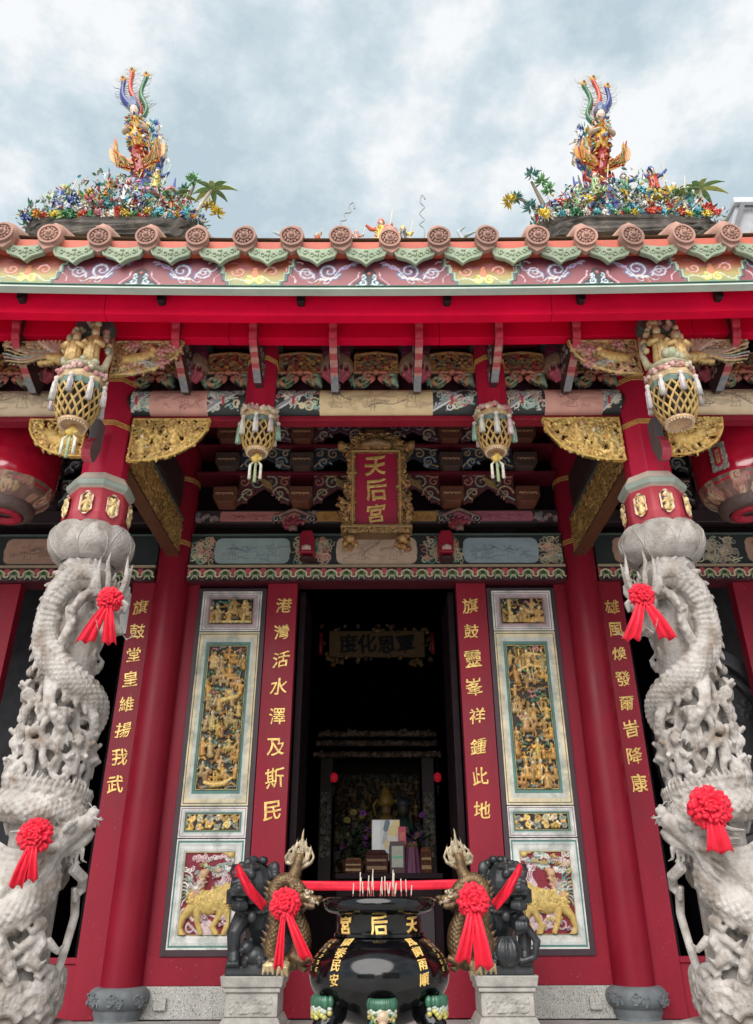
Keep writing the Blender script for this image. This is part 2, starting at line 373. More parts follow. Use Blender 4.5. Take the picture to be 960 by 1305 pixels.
def raster(w, h, res, strokes, bgcol, bgh=0.0, u0=None, v0=None):
    u0 = -w / 2 if u0 is None else u0; v0 = 0.0 if v0 is None else v0
    nu = max(2, int(round(w / res)) + 1); nv = max(2, int(round(h / res)) + 1)
    us = np.linspace(u0, u0 + w, nu); vs = np.linspace(v0, v0 + h, nv); du = us[1] - us[0]; dv = vs[1] - vs[0]
    H = np.full((nv, nu), float(bgh)); C = np.empty((nv, nu, 3)); K = np.zeros((nv, nu), bool)
    if callable(bgcol): C[:] = bgcol(*np.meshgrid(us, vs))
    else: C[:] = bgcol
    for pts, rad, col, base, hm in strokes:
        m = len(pts)
        for i in range(max(1, m - 1)):
            a = pts[i]; b = pts[min(i + 1, m - 1)]; ra = rad[i]; rb = rad[min(i + 1, m - 1)]; rm = max(ra, rb, 1e-5)
            i0 = max(0, int((min(a[0], b[0]) - rm - u0) / du)); i1 = min(nu, int((max(a[0], b[0]) + rm - u0) / du) + 2)
            j0 = max(0, int((min(a[1], b[1]) - rm - v0) / dv)); j1 = min(nv, int((max(a[1], b[1]) + rm - v0) / dv) + 2)
            if i1 <= i0 or j1 <= j0: continue
            X = us[None, i0:i1]; Y = vs[j0:j1, None]
            d0 = b - a; L2 = d0[0] ** 2 + d0[1] ** 2
            t = np.clip(((X - a[0]) * d0[0] + (Y - a[1]) * d0[1]) / L2, 0, 1) if L2 > 1e-14 else np.zeros((j1 - j0, i1 - i0))
            dx = X - a[0] - t * d0[0]; dy = Y - a[1] - t * d0[1]; r = ra + (rb - ra) * t
            q = 1 - (dx * dx + dy * dy) / np.maximum(r * r, 1e-12)
            ins = q > 0
            val = base + hm * r * np.sqrt(np.maximum(q, 0))
            hh = H[j0:j1, i0:i1]; sel = ins & (val >= hh)
            hh[sel] = val[sel]; C[j0:j1, i0:i1][sel] = col; K[j0:j1, i0:i1] |= ins
    return us, vs, H, C, K
def relief(b, w, h, res, strokes, bgcol, f, bgh=0.0, openwork=False, mask=None, u0=None, v0=None, thick=0.0):
    """f(U,V,H) -> (X,Y,Z) arrays"""
    us, vs, H, C, K = raster(w, h, res, strokes, bgcol, bgh, u0, v0)
    U, V = np.meshgrid(us, vs); X, Y, Z = f(U, V, H)
    nv, nu = H.shape
    keep = np.ones((nv - 1, nu - 1), bool)
    if openwork: keep = K[:-1, :-1] | K[1:, :-1] | K[:-1, 1:] | K[1:, 1:]
    if mask is not None:
        mk_ = mask(U, V); keep &= mk_[:-1, :-1] & mk_[1:, 1:] & mk_[:-1, 1:] & mk_[1:, :-1]
    jj, ii = np.nonzero(keep); a = jj * nu + ii
    F = np.stack([a, a + 1, a + nu + 1, a + nu], 1)
    used = np.zeros(nv * nu, bool); used[F.ravel()] = True; idx = np.cumsum(used) - 1
    PV = np.stack([X, Y, Z], -1).reshape(-1, 3)[used]; PC = C.reshape(-1, 3)[used]; F = idx[F]
    b.add(PV, [tuple(q) for q in F.tolist()], PC)
    if thick:
        Xb, Yb, Zb = f(U, V, np.full_like(H, -thick)); PB = np.stack([Xb, Yb, Zb], -1).reshape(-1, 3)[used]
        b.add(PB, [tuple(q[::-1]) for q in F.tolist()], PC * .8)
    return b
def plane_map(x, y, z, tilt=0.0, mirror=1):
    c, s = math.cos(tilt), math.sin(tilt)      # tilt > 0 leans the top towards the viewer
    return lambda U, V, H: (x + mirror * U, y - H * c - V * s, z + V * c - H * s)
def vine(w, h, n, cols, wd, base=0, hm=1, seed=0):
    """rows of scrolling tendrils filling a w x h board (u from -w/2, v from 0)"""
    r = random.Random(seed); o = []
    ny = max(1, int(round(h / (w / n)))); sx = w / n; sy = h / ny
    for j in range(ny):
        for i in range(n):
            cx = -w / 2 + (i + .5) * sx + r.uniform(-.1, .1) * sx; cy = (j + .5) * sy + r.uniform(-.08, .08) * sy
            rr = .46 * min(sx, sy); a0 = r.random() * 6.3; d = r.choice((1, -1))
            o.append(spiral(cx, cy, rr, 1.3, a0, wd, jit(r.choice(cols), .2), d, base, hm))
            for k in range(3):
                a = r.random() * 6.3; o.append(leaf(cx + rr * math.cos(a), cy + rr * math.sin(a), a + r.uniform(.4, 1.4), rr * r.uniform(.5, .9), wd * 1.3, jit(r.choice(cols), .25), base))
    return o
def scene_strokes(w, h, seed, gold=GOLD, rows=5, dense=2.2, v0=0.0):
    """tiers of riders and robed figures with rocks, pines and pavilions between them"""
    global rnd
    keep = rnd; rnd = random.Random(seed); o = []; th = h / rows
    for k in range(int(60 * w * h / .4 * dense) + 20):                 # tangled undergrowth behind the figures
        x = rnd.uniform(-w / 2, w / 2); y = rnd.uniform(0, h)
        o.append(wave(x, y, x + rnd.uniform(-.1, .1), y + rnd.uniform(-.06, .06), .012, 1, .009, jit(rnd.choice((DGOLD, GOLD, DGOLD, TEAL, GREEN, (.26, .18, .08))), .3), .004))
    for j in range(rows):
        y = j * th
        for k in range(int(w / .035)):                                 # rocks and ground of the tier
            x = rnd.uniform(-w / 2, w / 2); o.append(wave(x, y + rnd.uniform(0, .03), x + rnd.uniform(.04, .1), y + rnd.uniform(.0, .05), .01, .6, rnd.uniform(.009, .015), jit(rnd.choice((DGOLD, (.20, .19, .14), TEAL, (.25, .26, .22))), .25), .012))
        n = max(3, int(w / (th * .24)))
        for i in range(n):
            x = -w / 2 + (i + .5) * w / n + rnd.uniform(-.02, .02); s = th * rnd.uniform(.48, .80); yy = y + rnd.uniform(-.25, .45) * th; gold = jit(rnd.choice((GOLD, (.46, .26, .08), (.56, .36, .14), (.40, .22, .08), (.50, .34, .16))), .2)
            if rnd.random() < .35:
                o += horse(x, yy, s * .85, gold, rnd.choice((1, -1)), .016); o += person(x, yy + s * .35, s * .72, gold, .024)
            else: o += person(x, yy, s, gold, .018)
        for k in range(max(2, int(w / .09))):                          # pine pads and blossom
            x = rnd.uniform(-w / 2, w / 2); yy = y + th * rnd.uniform(.75, .98); c = rnd.choice((TEAL, (.22, .30, .26), PINK, (.35, .37, .33), GREEN))
            for q in range(6): o.append(S([(x + rnd.uniform(-.035, .035), yy + rnd.uniform(-.012, .012))], rnd.uniform(.008, .014), jit(c, .25), .018))
    rnd = keep
    if v0: o = [(p + np.array([0, v0]), *q) for p, *q in o]
    return o

# ------------------------------------------------------------------ writing
GL = {}
def glyph(ch, bold=0.012, ext=0.012):
    key = (ch, bold, ext)
    if key not in GL:
        c = bpy.data.curves.new('g', 'FONT'); c.body = ch; c.size = 1.0; c.align_x = 'CENTER'; c.align_y = 'CENTER'; c.extrude = ext; c.bevel_depth = bold; c.bevel_resolution = 1; c.resolution_u = 3
        o = bpy.data.objects.new('g', c); COL.objects.link(o)
        dg = bpy.context.evaluated_depsgraph_get(); me = bpy.data.meshes.new_from_object(o.evaluated_get(dg), depsgraph=dg)
        V = np.array([v.co[:] for v in me.vertices]); F = [tuple(p.vertices) for p in me.polygons]
        if len(V): V[:, :2] -= (V[:, :2].max(0) + V[:, :2].min(0)) / 2
        bpy.data.objects.remove(o); bpy.data.meshes.remove(me); GL[key] = (V, F)
    return GL[key]
def brush(V, seed, slant=.10):
    """loosen a glyph towards brush writing: right strokes rise, the glyph leans and swells unevenly"""
    r = random.Random(seed); V = V.copy(); x = V[:, 0].copy(); y = V[:, 1].copy(); p1, p2 = r.random() * 6, r.random() * 6
    V[:, 1] = y + slant * x + .030 * np.sin(5 * x + p1) + .02 * np.sin(9 * y + p2)
    V[:, 0] = x * (.95 + .10 * (y + .4)) + .035 * np.sin(4.5 * y + p2) - .02 * np.sin(8 * x + p1)
    return V
def write(b, text, places, size, f, col=(1, 1, 1), bold=0.012, ext=0.012, aspect=1.0, seed=1, slant=.10):
    """places: list of (u,v) centres, f maps (u,v,h) arrays to points"""
    for i, (ch, (u, v)) in enumerate(zip(text, places)):
        V, F = glyph(ch, bold, ext)
        if not len(V): continue
        V = brush(V, seed * 31 + i, slant); 
        X, Y, Z = f(u + V[:, 0] * size * aspect, v + V[:, 1] * size, (V[:, 2] + ext) * size + .0015)
        b.add(np.stack([X, Y, Z], 1), F, col)
    return b

def write_chars(text, places, size, f, m, parent, bold=0.012, ext=0.012, seed=1, slant=.10):
    for i, (ch, pl) in enumerate(zip(text, places)):
        q = random.Random(seed * 7 + i); bb = B(); write(bb, ch, [(pl[0] + q.uniform(-.03, .03) * size, pl[1] + q.uniform(-.04, .04) * size)], size * q.uniform(.92, 1.08), f, bold=bold, ext=ext, seed=seed * 17 + i, slant=slant)
        bb.out('character', m, parent)
# ------------------------------------------------------------------ ground and platform
b = B(); b.box(-150, 150, -120, 180, -0.9, -0.6)
M_yard = mat('courtyard_granite', (0.56, 0.545, 0.52), 0.8, var=0.12, vscale=0.7, bump=0.1, bscale=40, speck=[(60, (0.35, 0.34, 0.33), 0.55, 0.65)])
tag(b.out('courtyard_ground', M_yard), kind='structure')
b = B(); b.box(-9, 9, 4.25, 16.5, -0.6, -0.012)
plat = tag(b.out('stone_platform', M_floor, bevel=.01), kind='structure')
b = B(); b.box(-.446, .446, -.221, .221, -.03, 0); slab_me = b.mesh('paving_slab', M_floor)
for j in range(8):
    for i in range(-5, 6):
        o = link('paving_slab', slab_me, plat); o.location = (i * .9 + (.45 if j % 2 else 0), 4.5 + j * .45 - .0, rnd.uniform(-.002, .002))
        md = o.modifiers.new('bevel', 'BEVEL'); md.width = .006; md.segments = 1

# ------------------------------------------------------------------ the temple hall
HX = 2.28
hall = thing('temple_hall', 'red and gold temple hall with deep painted eaves and dark open doorway', 'temple', (0, 8, 0))
def part(bb, name, m, smooth=False, bevel=0, autosmooth=None, parent=None, label=None):
    o = bb.out(name, m, parent or hall, smooth, bevel, world=parent is None, autosmooth=autosmooth)
    if label: o['label'] = label
    return o
Y0 = 8.0
# interior shell
b = B()
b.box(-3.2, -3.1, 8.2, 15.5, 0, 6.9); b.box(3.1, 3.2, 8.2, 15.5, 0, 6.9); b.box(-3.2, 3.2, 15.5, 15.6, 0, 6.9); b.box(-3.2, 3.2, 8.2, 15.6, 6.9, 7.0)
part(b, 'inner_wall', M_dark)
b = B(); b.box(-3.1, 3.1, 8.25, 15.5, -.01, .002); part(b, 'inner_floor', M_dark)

# wall pillars and their drums
def drum(cx, cy):
    bb = B(); bb.lathe([(.20, 0), (.20, .028), (.215, .045), (.215, .085), (.245, .10), (.268, .14), (.272, .185), (.255, .225), (.225, .245), (.205, .252)], 40, (cx, cy, 0))
    r = random.Random(int(cx * 100))
    for q in range(5):
        a = R(-100 + q * 50 + (8 if cx < 0 else -8)); 
        if abs(a) > 2.2: continue
        for k in range(16):
            aa = a + r.uniform(-.24, .24); z = .165 + r.uniform(-.035, .035); rr = .268
            c0 = Vector((cx + rr * math.sin(aa), cy - rr * math.cos(aa), z))
            pts = []; t0 = r.random() * 6
            for s_ in range(7):
                t = t0 + s_ * .75; q_ = .024 * (1 - s_ / 9)
                a2 = aa + q_ * math.cos(t) / rr; pts.append((cx + (rr + .006) * math.sin(a2), cy - (rr + .006) * math.cos(a2), z + q_ * math.sin(t)))
            bb.tube(pts, [.009 - .0008 * s_ for s_ in range(7)], 6)
    return bb
def ringband(bb, cx, cy, r, z, n=24, a0=0, col=GOLD, k=3, dz=.022, t=.006):
    for i in range(k):
        bb.lathe([(r + .001, z + i * dz - .006), (r + t, z + i * dz - .004), (r + t, z + i * dz + .004), (r + .001, z + i * dz + .006)], n, (cx, cy, 0), a0, col, cap=False)
for sx in (-1, 1):
    cx = sx * HX; cy = 7.95
    b = B(); b.lathe([(.182, .25), (.182, 4.0), (.176, 6.9)], 48, (cx, cy, 0)); pl = part(b, 'wall_pillar', M_pillar, autosmooth=40)
    part(drum(cx, cy), 'pillar_drum', M_drum, autosmooth=50, parent=pl)
    for zb_ in (4.50, 5.30): b = B(); ringband(b, cx, cy, .1805, zb_, 40); part(b, 'gold_band', M_gild, smooth=True, parent=pl)
# red facade boards
for sx in (-1, 1):
    X = lambda a, c: (min(sx * a, sx * c), max(sx * a, sx * c))
    # outer couplet board
    b = B(); b.box(*X(2.43, 2.70), 7.90, 7.98, 0.0, 4.07); cb = part(b, 'couplet_board', M_red, bevel=.004)
    txt = '旗鼓堂皇維揚我武' if sx < 0 else '雄風煥發爾旹降康'
    write_chars(txt, [(sx * 2.575, 3.78 - i * .262) for i in range(8)], .165, plane_map(0, 7.90, 0), M_gold, cb, bold=.014, seed=3 + sx)
    # door side board
    b = B(); b.box(*X(.88, 1.205), 7.93, 8.03, 0.25, 4.07); cb = part(b, 'door_side_board', M_red, bevel=.004)
    txt = '港灣活水澤及斯民' if sx < 0 else '旗鼓靈峯祥鍾此地'
    write_chars(txt, [(sx * 1.02, 3.81 - i * .30) for i in range(8)], .182, plane_map(0, 7.93, 0), M_gold, cb, bold=.014, seed=9 + sx)
    # red surround: stiles and rails round the carved screen
    b = B(); b.box(*X(1.975, 2.43), 7.975, 8.05, 0.0, 4.07)
    part(b, 'wall_stile', M_red, bevel=.003)
    b = B(); b.box(*X(.88, 2.10), 7.965, 8.045, .25, .475); part(b, 'wall_rail', M_red, bevel=.004)
    b = B(); b.box(*X(.88, 2.10), 8.06, 8.12, .2, 4.1); part(b, 'wall_backing', M_dkbr)
    # granite dado with its small stone tablet
    b = B(); b.box(*X(.90, 2.10), 7.94, 8.06, 0, .248); gd = part(b, 'granite_dado', M_gran, bevel=.006)
    b = B(); b.box(*X(1.86, 1.965), 7.905, 7.94, .07, .165); part(b, 'stone_tablet', M_gran, bevel=.006, parent=gd)
    # dark frame of the screen
    b = B(); x0, x1 = 1.215, 1.972; z0, z1 = .476, 4.02
    for (a, c, d_, e_) in ((x0, x0 + .05, z0, z1), (x1 - .05, x1, z0, z1), (x0 + .05, x1 - .05, z0, z0 + .05), (x0 + .05, x1 - .05, z1 - .035, z1)):
        b.box(*X(a, c), 7.95, 8.06, d_, e_)
    scr = part(b, 'screen_frame', mat('plum_frame_paint', (0.055, 0.028, 0.038), 0.5, var=.1), bevel=.003)
    # four carved panels
    wx0, wx1 = x0 + .052, x1 - .052; W = wx1 - wx0; cxp = sx * (wx0 + wx1) / 2
    rows = [(3.525, 3.983, .10, .09, 'top'), (1.755, 3.515, .125, .155, 'tall'), (1.465, 1.745, .07, .07, 'low'), (.530, 1.455, .095, .12, 'beast')]
    for (za, zb, mx, mz, kind) in rows:
        H_ = zb - za; iw = W - 2 * mx; ih = H_ - 2 * mz; bb = B()
        # moulded frame: stepped mitred rings, pale with a green and pink line
        steps = {'top': [WHITE, (.30, .10, .14), WHITE, (.55, .42, .45), (.45, .30, .34), DGOLD], 'tall': [CREAM, (.10, .09, .07), CREAM, (.62, .62, .56), TEAL, (.05, .13, .12), OCHRE],
                 'low': [WHITE, (.33, .06, .12), WHITE, (.55, .60, .58), TEAL, (.06, .13, .12), OCHRE], 'beast': [WHITE, TEAL, (.62, .66, .64), WHITE, WHITE, (.35, .45, .42), OCHRE]}[kind]
        offs = {'top': [0, .018, .026, .04, .075, .092, .10], 'tall': [0, .014, .021, .05, .088, .112, .119, .125], 'low': [0, .012, .018, .036, .05, .062, .066, .07], 'beast': [0, .012, .026, .045, .075, .086, .091, .095]}[kind]
        ys = {0: 0, 1: .006, 2: .002, 3: .006, 4: .014, 5: .022, 6: .012, 7: .02}
        kz = mz / mx
        for q in range(len(steps)):
            o0, o1 = offs[q], offs[q + 1]; ya = 7.945 + ys[q] * .9; yb = 7.945 + ys[min(q + 1, 7)] * .9
            def rect(o_, y_): return [(cxp - W / 2 + o_, y_, za + o_ * kz), (cxp + W / 2 - o_, y_, za + o_ * kz), (cxp + W / 2 - o_, y_, zb - o_ * kz), (cxp - W / 2 + o_, y_, zb - o_ * kz)]
            bb.add(rect(o0, ya) + rect(o1, ya) + rect(o1, yb), [(i, (i + 1) % 4, 4 + (i + 1) % 4, 4 + i) for i in range(4)] + [(4 + i, 4 + (i + 1) % 4, 8 + (i + 1) % 4, 8 + i) for i in range(4)], steps[q])
        bb.box(cxp - W / 2, cxp + W / 2, 7.972, 8.05, za, zb, INK)
        fr = part(bb, 'panel_frame', mat('pale_frame_paint', None, .6, var=.2, vscale=7, dirt=(.17, .23, .20), dirt_amt=.9, dirt_scale=5, bump=.2), parent=scr)
        bb = B(); f = plane_map(cxp, 7.968, za + mz); g = plane_map(cxp, 7.968, za + mz)
        sd = 100 + int(za * 10) + (50 if sx > 0 else 0)
        if kind == 'tall':
            st = scene_strokes(iw, ih, sd, GOLD, 6)
            if sx > 0: 
                for zz in (.03, .12): st += [S([(-.10, ih * (.78 + zz)), (.02, ih * (.82 + zz)), (.2, ih * (.80 + zz))], .014, LGOLD, .03)]
                for xx in (-.08, 0, .08, .16): st += [S([(xx, ih * .8), (xx, ih * .97)], .010, LGOLD, .025)]
            else:
                st += [S([(-.12, .06), (-.03, .04), (.07, .05), (.15, .10)], [.015, .026, .026, .01], LGOLD, .03), S([(-.02, ih * .6), (.14, ih * .63)], [.03, .02], LGOLD, .028), S([(.06, ih * .66)], .035, LGOLD, .01)]
            relief(bb, iw, ih, .0055, st, INK, f); m_ = M_gild
        elif kind == 'top':
            relief(bb, iw, ih, .0055, scene_strokes(iw, ih, sd, GOLD, 1, 1.4) + [S([(sx * .14 * -1, .02), (sx * -.14, ih * .9)], .02, LGOLD, .02), S([(-iw / 2, ih * .08), (iw / 2, ih * .08)], .012, LGOLD, .02)], INK, f); m_ = M_gild
        elif kind == 'low':
            relief(bb, iw, ih, .0055, vine(iw, ih, 6, [GOLD, CREAM, LGOLD, (.3, .3, .25)], .012, .004, 1, sd), INK, f); m_ = M_gild
        else:
            r_ = random.Random(sd); st = []; s_ = -1
            for k in range(16): st += cloud(r_.uniform(-iw / 2, iw / 2), ih * r_.uniform(.68, .98), .035, r_.choice((WHITE, (.62, .45, .47), (.35, .48, .42), (.66, .6, .58))), .004, 4)
            for k in range(13):
                x = r_.uniform(-iw / 2, iw / 2); y = r_.uniform(0, ih * .25); st.append(spiral(x, y + .03, .05, 1.0, r_.random() * 6, .011, jit((.60, .45, .47), .2), r_.choice((1, -1)), .004, 1, tail=[(x + .08, y - .02)]))
            for k in range(9): # tail plumes to the outer side
                a = 2.2 + k * .2; st.append(wave(-.10, ih * .52, -.10 + .16 * math.cos(a), ih * .52 + .2 * math.sin(a), .02, 1, .013, jit(r_.choice((WHITE, TEAL, (.4, .5, .46))), .1), .012))
            for k in range(7):
                a = .25 + k * .22; st.append(wave(.12, ih * .50, .12 + .12 * math.cos(a), ih * .5 + .19 * math.sin(a), .02, 1, .012, jit((.64, .5, .52), .1), .01))
            yel = (.62, .44, .14)
            st += [S([(-.07, ih * .40), (.02, ih * .38), (.11, ih * .42)], [.075, .085, .085], yel, .01, .55), S([(.13, ih * .42), (.15, ih * .52)], [.06, .05], yel, .015, .6),
                   S([(-.10, ih * .44), (-.05, ih * .56), (-.04, ih * .64)], [.05, .034, .03], (.52, .28, .18), .02, .7), S([(-.03, ih * .70), (-.01, ih * .73)], [.035, .02], (.66, .42, .25), .03),
                   S([(.13, ih * .36), (.10, ih * .22), (.06, ih * .12), (.09, ih * .05)], [.042, .024, .020, .024], yel, .012), S([(-.10, ih * .33), (-.16, ih * .22), (-.18, ih * .10), (-.15, ih * .03)], [.045, .026, .02, .025], yel, .012),
                   S([(.13, ih * .36), (.19, ih * .2), (.15, ih * .06)], [.04, .024, .022], yel, .012), S([(-.06, ih * .3), (-.05, ih * .16), (-.02, ih * .06)], [.035, .022, .02], jit(yel, .1), .014), S([(.16, ih * .92)], .03, LGOLD, .012), S([(.11, ih * .94), (.2, ih * .9)], .014, LGOLD, .01)]
            for k in range(60): t = r_.random(); st.append(S([(-.11 + .07 * t + r_.uniform(-.045, .045), ih * (.42 + .24 * t))], r_.uniform(.006, .010), jit(r_.choice(((.60, .34, .26), (.62, .45, .2), (.5, .2, .16), (.64, .5, .4))), .2), .048, 1))
            for k in range(14): a = r_.uniform(1.0, 4.2); st.append(wave(-.08, ih * (.5 + .01 * k), -.08 + .10 * math.cos(a), ih * (.5 + .01 * k) + .08 * math.sin(a), .012, 1, .008, jit(r_.choice(((.34, .44, .40), WHITE, (.5, .3, .3))), .15), .05))
            for k in range(230):
                x = r_.uniform(-.12, .17); y = ih * r_.uniform(.30, .5); st.append(S([(x * 1.2, (y - ih * .38) * 1.1 + ih * .38)], .010, jit(yel, .35), .060 - abs(y / ih - .4) * .20, 1))
            st = [((p - np.array([0, ih * .38])) * np.array([1.25, 1.12]) + np.array([0, ih * .38]), q[0] * 1.2, *q[1:]) if q[1][0] > q[1][2] * 2.5 else (p, *q) for p, *q in st]
            for k in range(26): st += cloud(r_.uniform(-iw / 2, iw / 2), ih * r_.uniform(.02, .98), .026, r_.choice(((.66, .50, .52), (.60, .44, .46), (.40, .50, .44), (.62, .46, .16))), .030, 3)
            if sx > 0: st = [(p * np.array([-1, 1]), *q) for p, *q in st]
            relief(bb, iw, ih, .0055, st, (.22, .012, .03), f); m_ = M_vcol
        part(bb, 'carved_relief', m_, smooth=True, parent=fr)
# threshold of the doorway
b = B(); b.box(-.90, .90, 7.99, 8.09, 0.0, .40); th_ = part(b, 'threshold', M_red, bevel=.005)
b = B(); b.box(-.90, .90, 7.972, 8.10, .402, .45); part(b, 'threshold_cap', M_red, bevel=.006, parent=th_)
# open door leaves folded back into the dark
for sx in (-1, 1):
    b = B(); b.box(min(sx * .80, sx * .87), max(sx * .80, sx * .87), 8.15, 9.05, .3, 4.05); part(b, 'door_leaf', M_dkbr, bevel=.004)
# ------------------------------------------------------------------ lintels of the wall, brackets above them
def lambr(w, h, n, seed):
    """repeating cloud-collar border in pink, green and cream lines"""
    st = []; s = w / n
    for i in range(n):
        x = -w / 2 + (i + .5) * s; c = (GREEN, PINK)[i % 2]; c2 = (PINK, GREEN)[i % 2]
        st += [S([(x, h * .55)], s * .30, jit((.16, .30, .13), .1) if i % 2 else jit((.20, .28, .14), .1), 0, .02), S([(x, h * .60)], s * .15, (.05, .08, .04), .004, .02),
               S([(x - s * .5, h * .72)], s * .24, jit((.48, .10, .12), .15), .001, .02), S([(x - s * .5, h * .2)], s * .22, jit((.10, .05, .06), .1), .001, .02)]
        p = [(x - s * .5, h * .30), (x - s * .34, h * .36), (x - s * .36, h * .62), (x - s * .2, h * .78), (x, h * .86), (x + s * .2, h * .78), (x + s * .36, h * .62), (x + s * .34, h * .36), (x + s * .5, h * .30)]
        st.append(S(p, h * .055, jit(CREAM, .12), .004, .05))
        p = [(x - s * .2, h * .14), (x - s * .12, h * .35), (x, h * .42), (x + s * .12, h * .35), (x + s * .2, h * .14)]
        st.append(S(p, h * .045, jit((.6, .55, .42), .1), .004, .05))
    return st
def scrollpaint(w, h, u, seed, cols, n=10, wd=.0062, v=0.0):
    r = random.Random(seed); st = []
    for i in range(int(n * 1.7)):
        x = u + r.uniform(-w / 2, w / 2); y = v + r.uniform(.12, .88) * h; rr = r.uniform(.09, .20) * h
        st.append(spiral(x, y, rr, 1.2, r.random() * 6.3, wd, jit(r.choice(cols), .2), r.choice((1, -1)), 0, .04, tail=[(x + r.uniform(-.25, .25) * h, y + r.uniform(-.2, .2) * h)]))
    return st
def inkpicture(u, ym, w, h, ink, paper, seed):
    """brushed picture: washes, a flowering branch, small robed figures and a column of seals"""
    r = random.Random(seed); st = []; mix = lambda k: tuple(a * k + c * (1 - k) for a, c in zip(ink, paper))
    for q in range(int(5 * w / h) + 3):                       # pale washes
        x = u + r.uniform(-.48, .48) * w; y = ym + r.uniform(-.45, .2) * h; st.append(wave(x - .12 * h, y, x + r.uniform(.1, .6) * h, y + r.uniform(-.1, .15) * h, .03 * h, 1, r.uniform(.04, .10) * h, mix(r.uniform(.12, .38)), .0032, .001))
    for q in range(max(1, int(w / h * .8))):                  # branches with twigs and buds
        x0 = u + r.uniform(-.5, .3) * w; y0 = ym + r.uniform(-.5, .5) * h; x1 = x0 + r.uniform(.25, .6) * w * r.choice((-1, 1)); x1 = max(u - .5 * w, min(u + .5 * w, x1)); y1 = ym + r.uniform(-.4, .45) * h
        st.append(wave(x0, y0, x1, y1, .06 * h, 1.2, .020 * h, mix(.85), .004, .001))
        for k in range(9):
            t = r.random(); x = x0 + (x1 - x0) * t; y = y0 + (y1 - y0) * t; a = r.random() * 6.3; l = r.uniform(.08, .22) * h
            st.append(wave(x, y, x + l * math.cos(a), y + l * math.sin(a), .01 * h, 1, .010 * h, mix(.75), .004, .001)); st.append(S([(x + l * math.cos(a), y + l * math.sin(a))], .022 * h, jit(mix(.55), .2), .0042, .001))
    for q in range(max(1, int(w / h * 1.0))):                 # robed figures in outline
        x = u + (q + .5 + r.uniform(-.2, .2)) / max(1, int(w / h)) * w - w / 2; y = ym - .42 * h; s_ = h * r.uniform(.6, .8); c = mix(.55); t_ = .0022 + .003 * h
        st.append(S([(x + .09 * s_ * math.cos(a), y + .86 * s_ + .10 * s_ * math.sin(a)) for a in np.linspace(0, 6.3, 9)], t_, c, .004, .001)); st.append(S([(x, y + .97 * s_)], .05 * s_, c, .004, .001))
        for g in (-1, 1): st.append(S([(x + g * .06 * s_, y + .74 * s_), (x + g * .20 * s_, y + .55 * s_), (x + g * .17 * s_, y + .30 * s_), (x + g * .26 * s_, y)], t_, c, .004, .001))
        st.append(wave(x - .14 * s_, y + .5 * s_, x + .16 * s_, y + .42 * s_, .03 * s_, 1, t_, c, .004, .001)); st.append(wave(x, y + .7 * s_, x + .04 * s_, y + .05 * s_, .02 * s_, 1, t_, c, .004, .001)); st.append(S([(x - .24 * s_, y), (x + .26 * s_, y)], t_, c, .004, .001))
    return st
def cart(u, w, h, col, seed, v=0.0, sketch=(.10, .09, .10), m=.06):
    """painted cartouche with an ink picture"""
    r = random.Random(seed); st = []
    y0, y1 = v + h * m, v + h * (1 - m); ym = (y0 + y1) / 2; rr = (y1 - y0) / 2
    st.append(S([(u - w / 2 + rr, ym), (u + w / 2 - rr, ym)], rr * 1.18, col, .001, 0.0)); st[-1] = S([(u - w / 2 + rr, ym), (u + w / 2 - rr, ym)], rr, col, .002, .001)
    for yy in (y0 + rr * .5, y1 - rr * .5): st.append(S([(u - w / 2 + rr * .55, yy), (u + w / 2 - rr * .55, yy)], rr * .5, col, .002, .001))
    st += inkpicture(u, ym, w * .78, rr * 1.6, sketch, col, seed)
    return st
# patterned border and painted lintel over the middle bay
def wall_beam(x0, x1, seed, main):
    w = x1 - x0; xc = (x0 + x1) / 2; objs = []
    b = B(); relief(b, w, .15, .0065, lambr(w, .15, int(round(w / .165)), seed), INK, plane_map(xc, 7.855, 4.075)); b.box(x0, x1, 7.857, 8.12, 4.073, 4.23, (.12, .02, .03))
    lb = part(b, 'lintel_border', M_paint)
    b = B(); b.box(x0, x1, 7.83, 8.10, 4.232, 4.256, (.45, .36, .25)); b.box(x0, x1, 7.875, 8.10, 4.258, 4.625, (.03, .04, .04)); b.box(x0, x1, 7.85, 8.10, 4.627, 4.645, (.10, .14, .12))
    pb = part(b, 'painted_lintel', M_paint, bevel=.003)
    bb = B(); h = .35; st = []
    if main:
        st += cart(0, .92, h, (.76, .56, .42), 5, sketch=(.2, .1, .09), m=.03)
        for s in (-1, 1):
            st += cart(s * 1.40, .86, h, (.38, .48, .48) if s < 0 else (.38, .48, .54), 7 + s, sketch=(.10, .13, .20))
            for (u, ww, n) in ((s * .72, .40, 34), (s * 2.0, .30, 26)): st += scrollpaint(ww, h, u, seed + int(u * 10), [CREAM, (.70, .30, .26), (.16, .40, .30), (.62, .52, .34), (.66, .38, .28)], n)
    else:
        for u in np.arange(-w / 2 + .6, w / 2, 1.5): st += cart(u, .8, h, (.52, .32, .23), int(u * 10) + 40, sketch=(.1, .05, .05)) + scrollpaint(.55, h, u + .72, 3, [CREAM, (.4, .42, .36), (.5, .34, .28)], 46) 
    relief(bb, w - .02, h, .0058, st, (.035, .045, .045), plane_map(xc, 7.872, 4.266)); part(bb, 'painted_panel', M_paint, parent=pb)
    return pb
wall_beam(-2.10, 2.10, 1, True); wall_beam(-7.4, -2.46, 2, False); wall_beam(2.46, 7.4, 3, False)
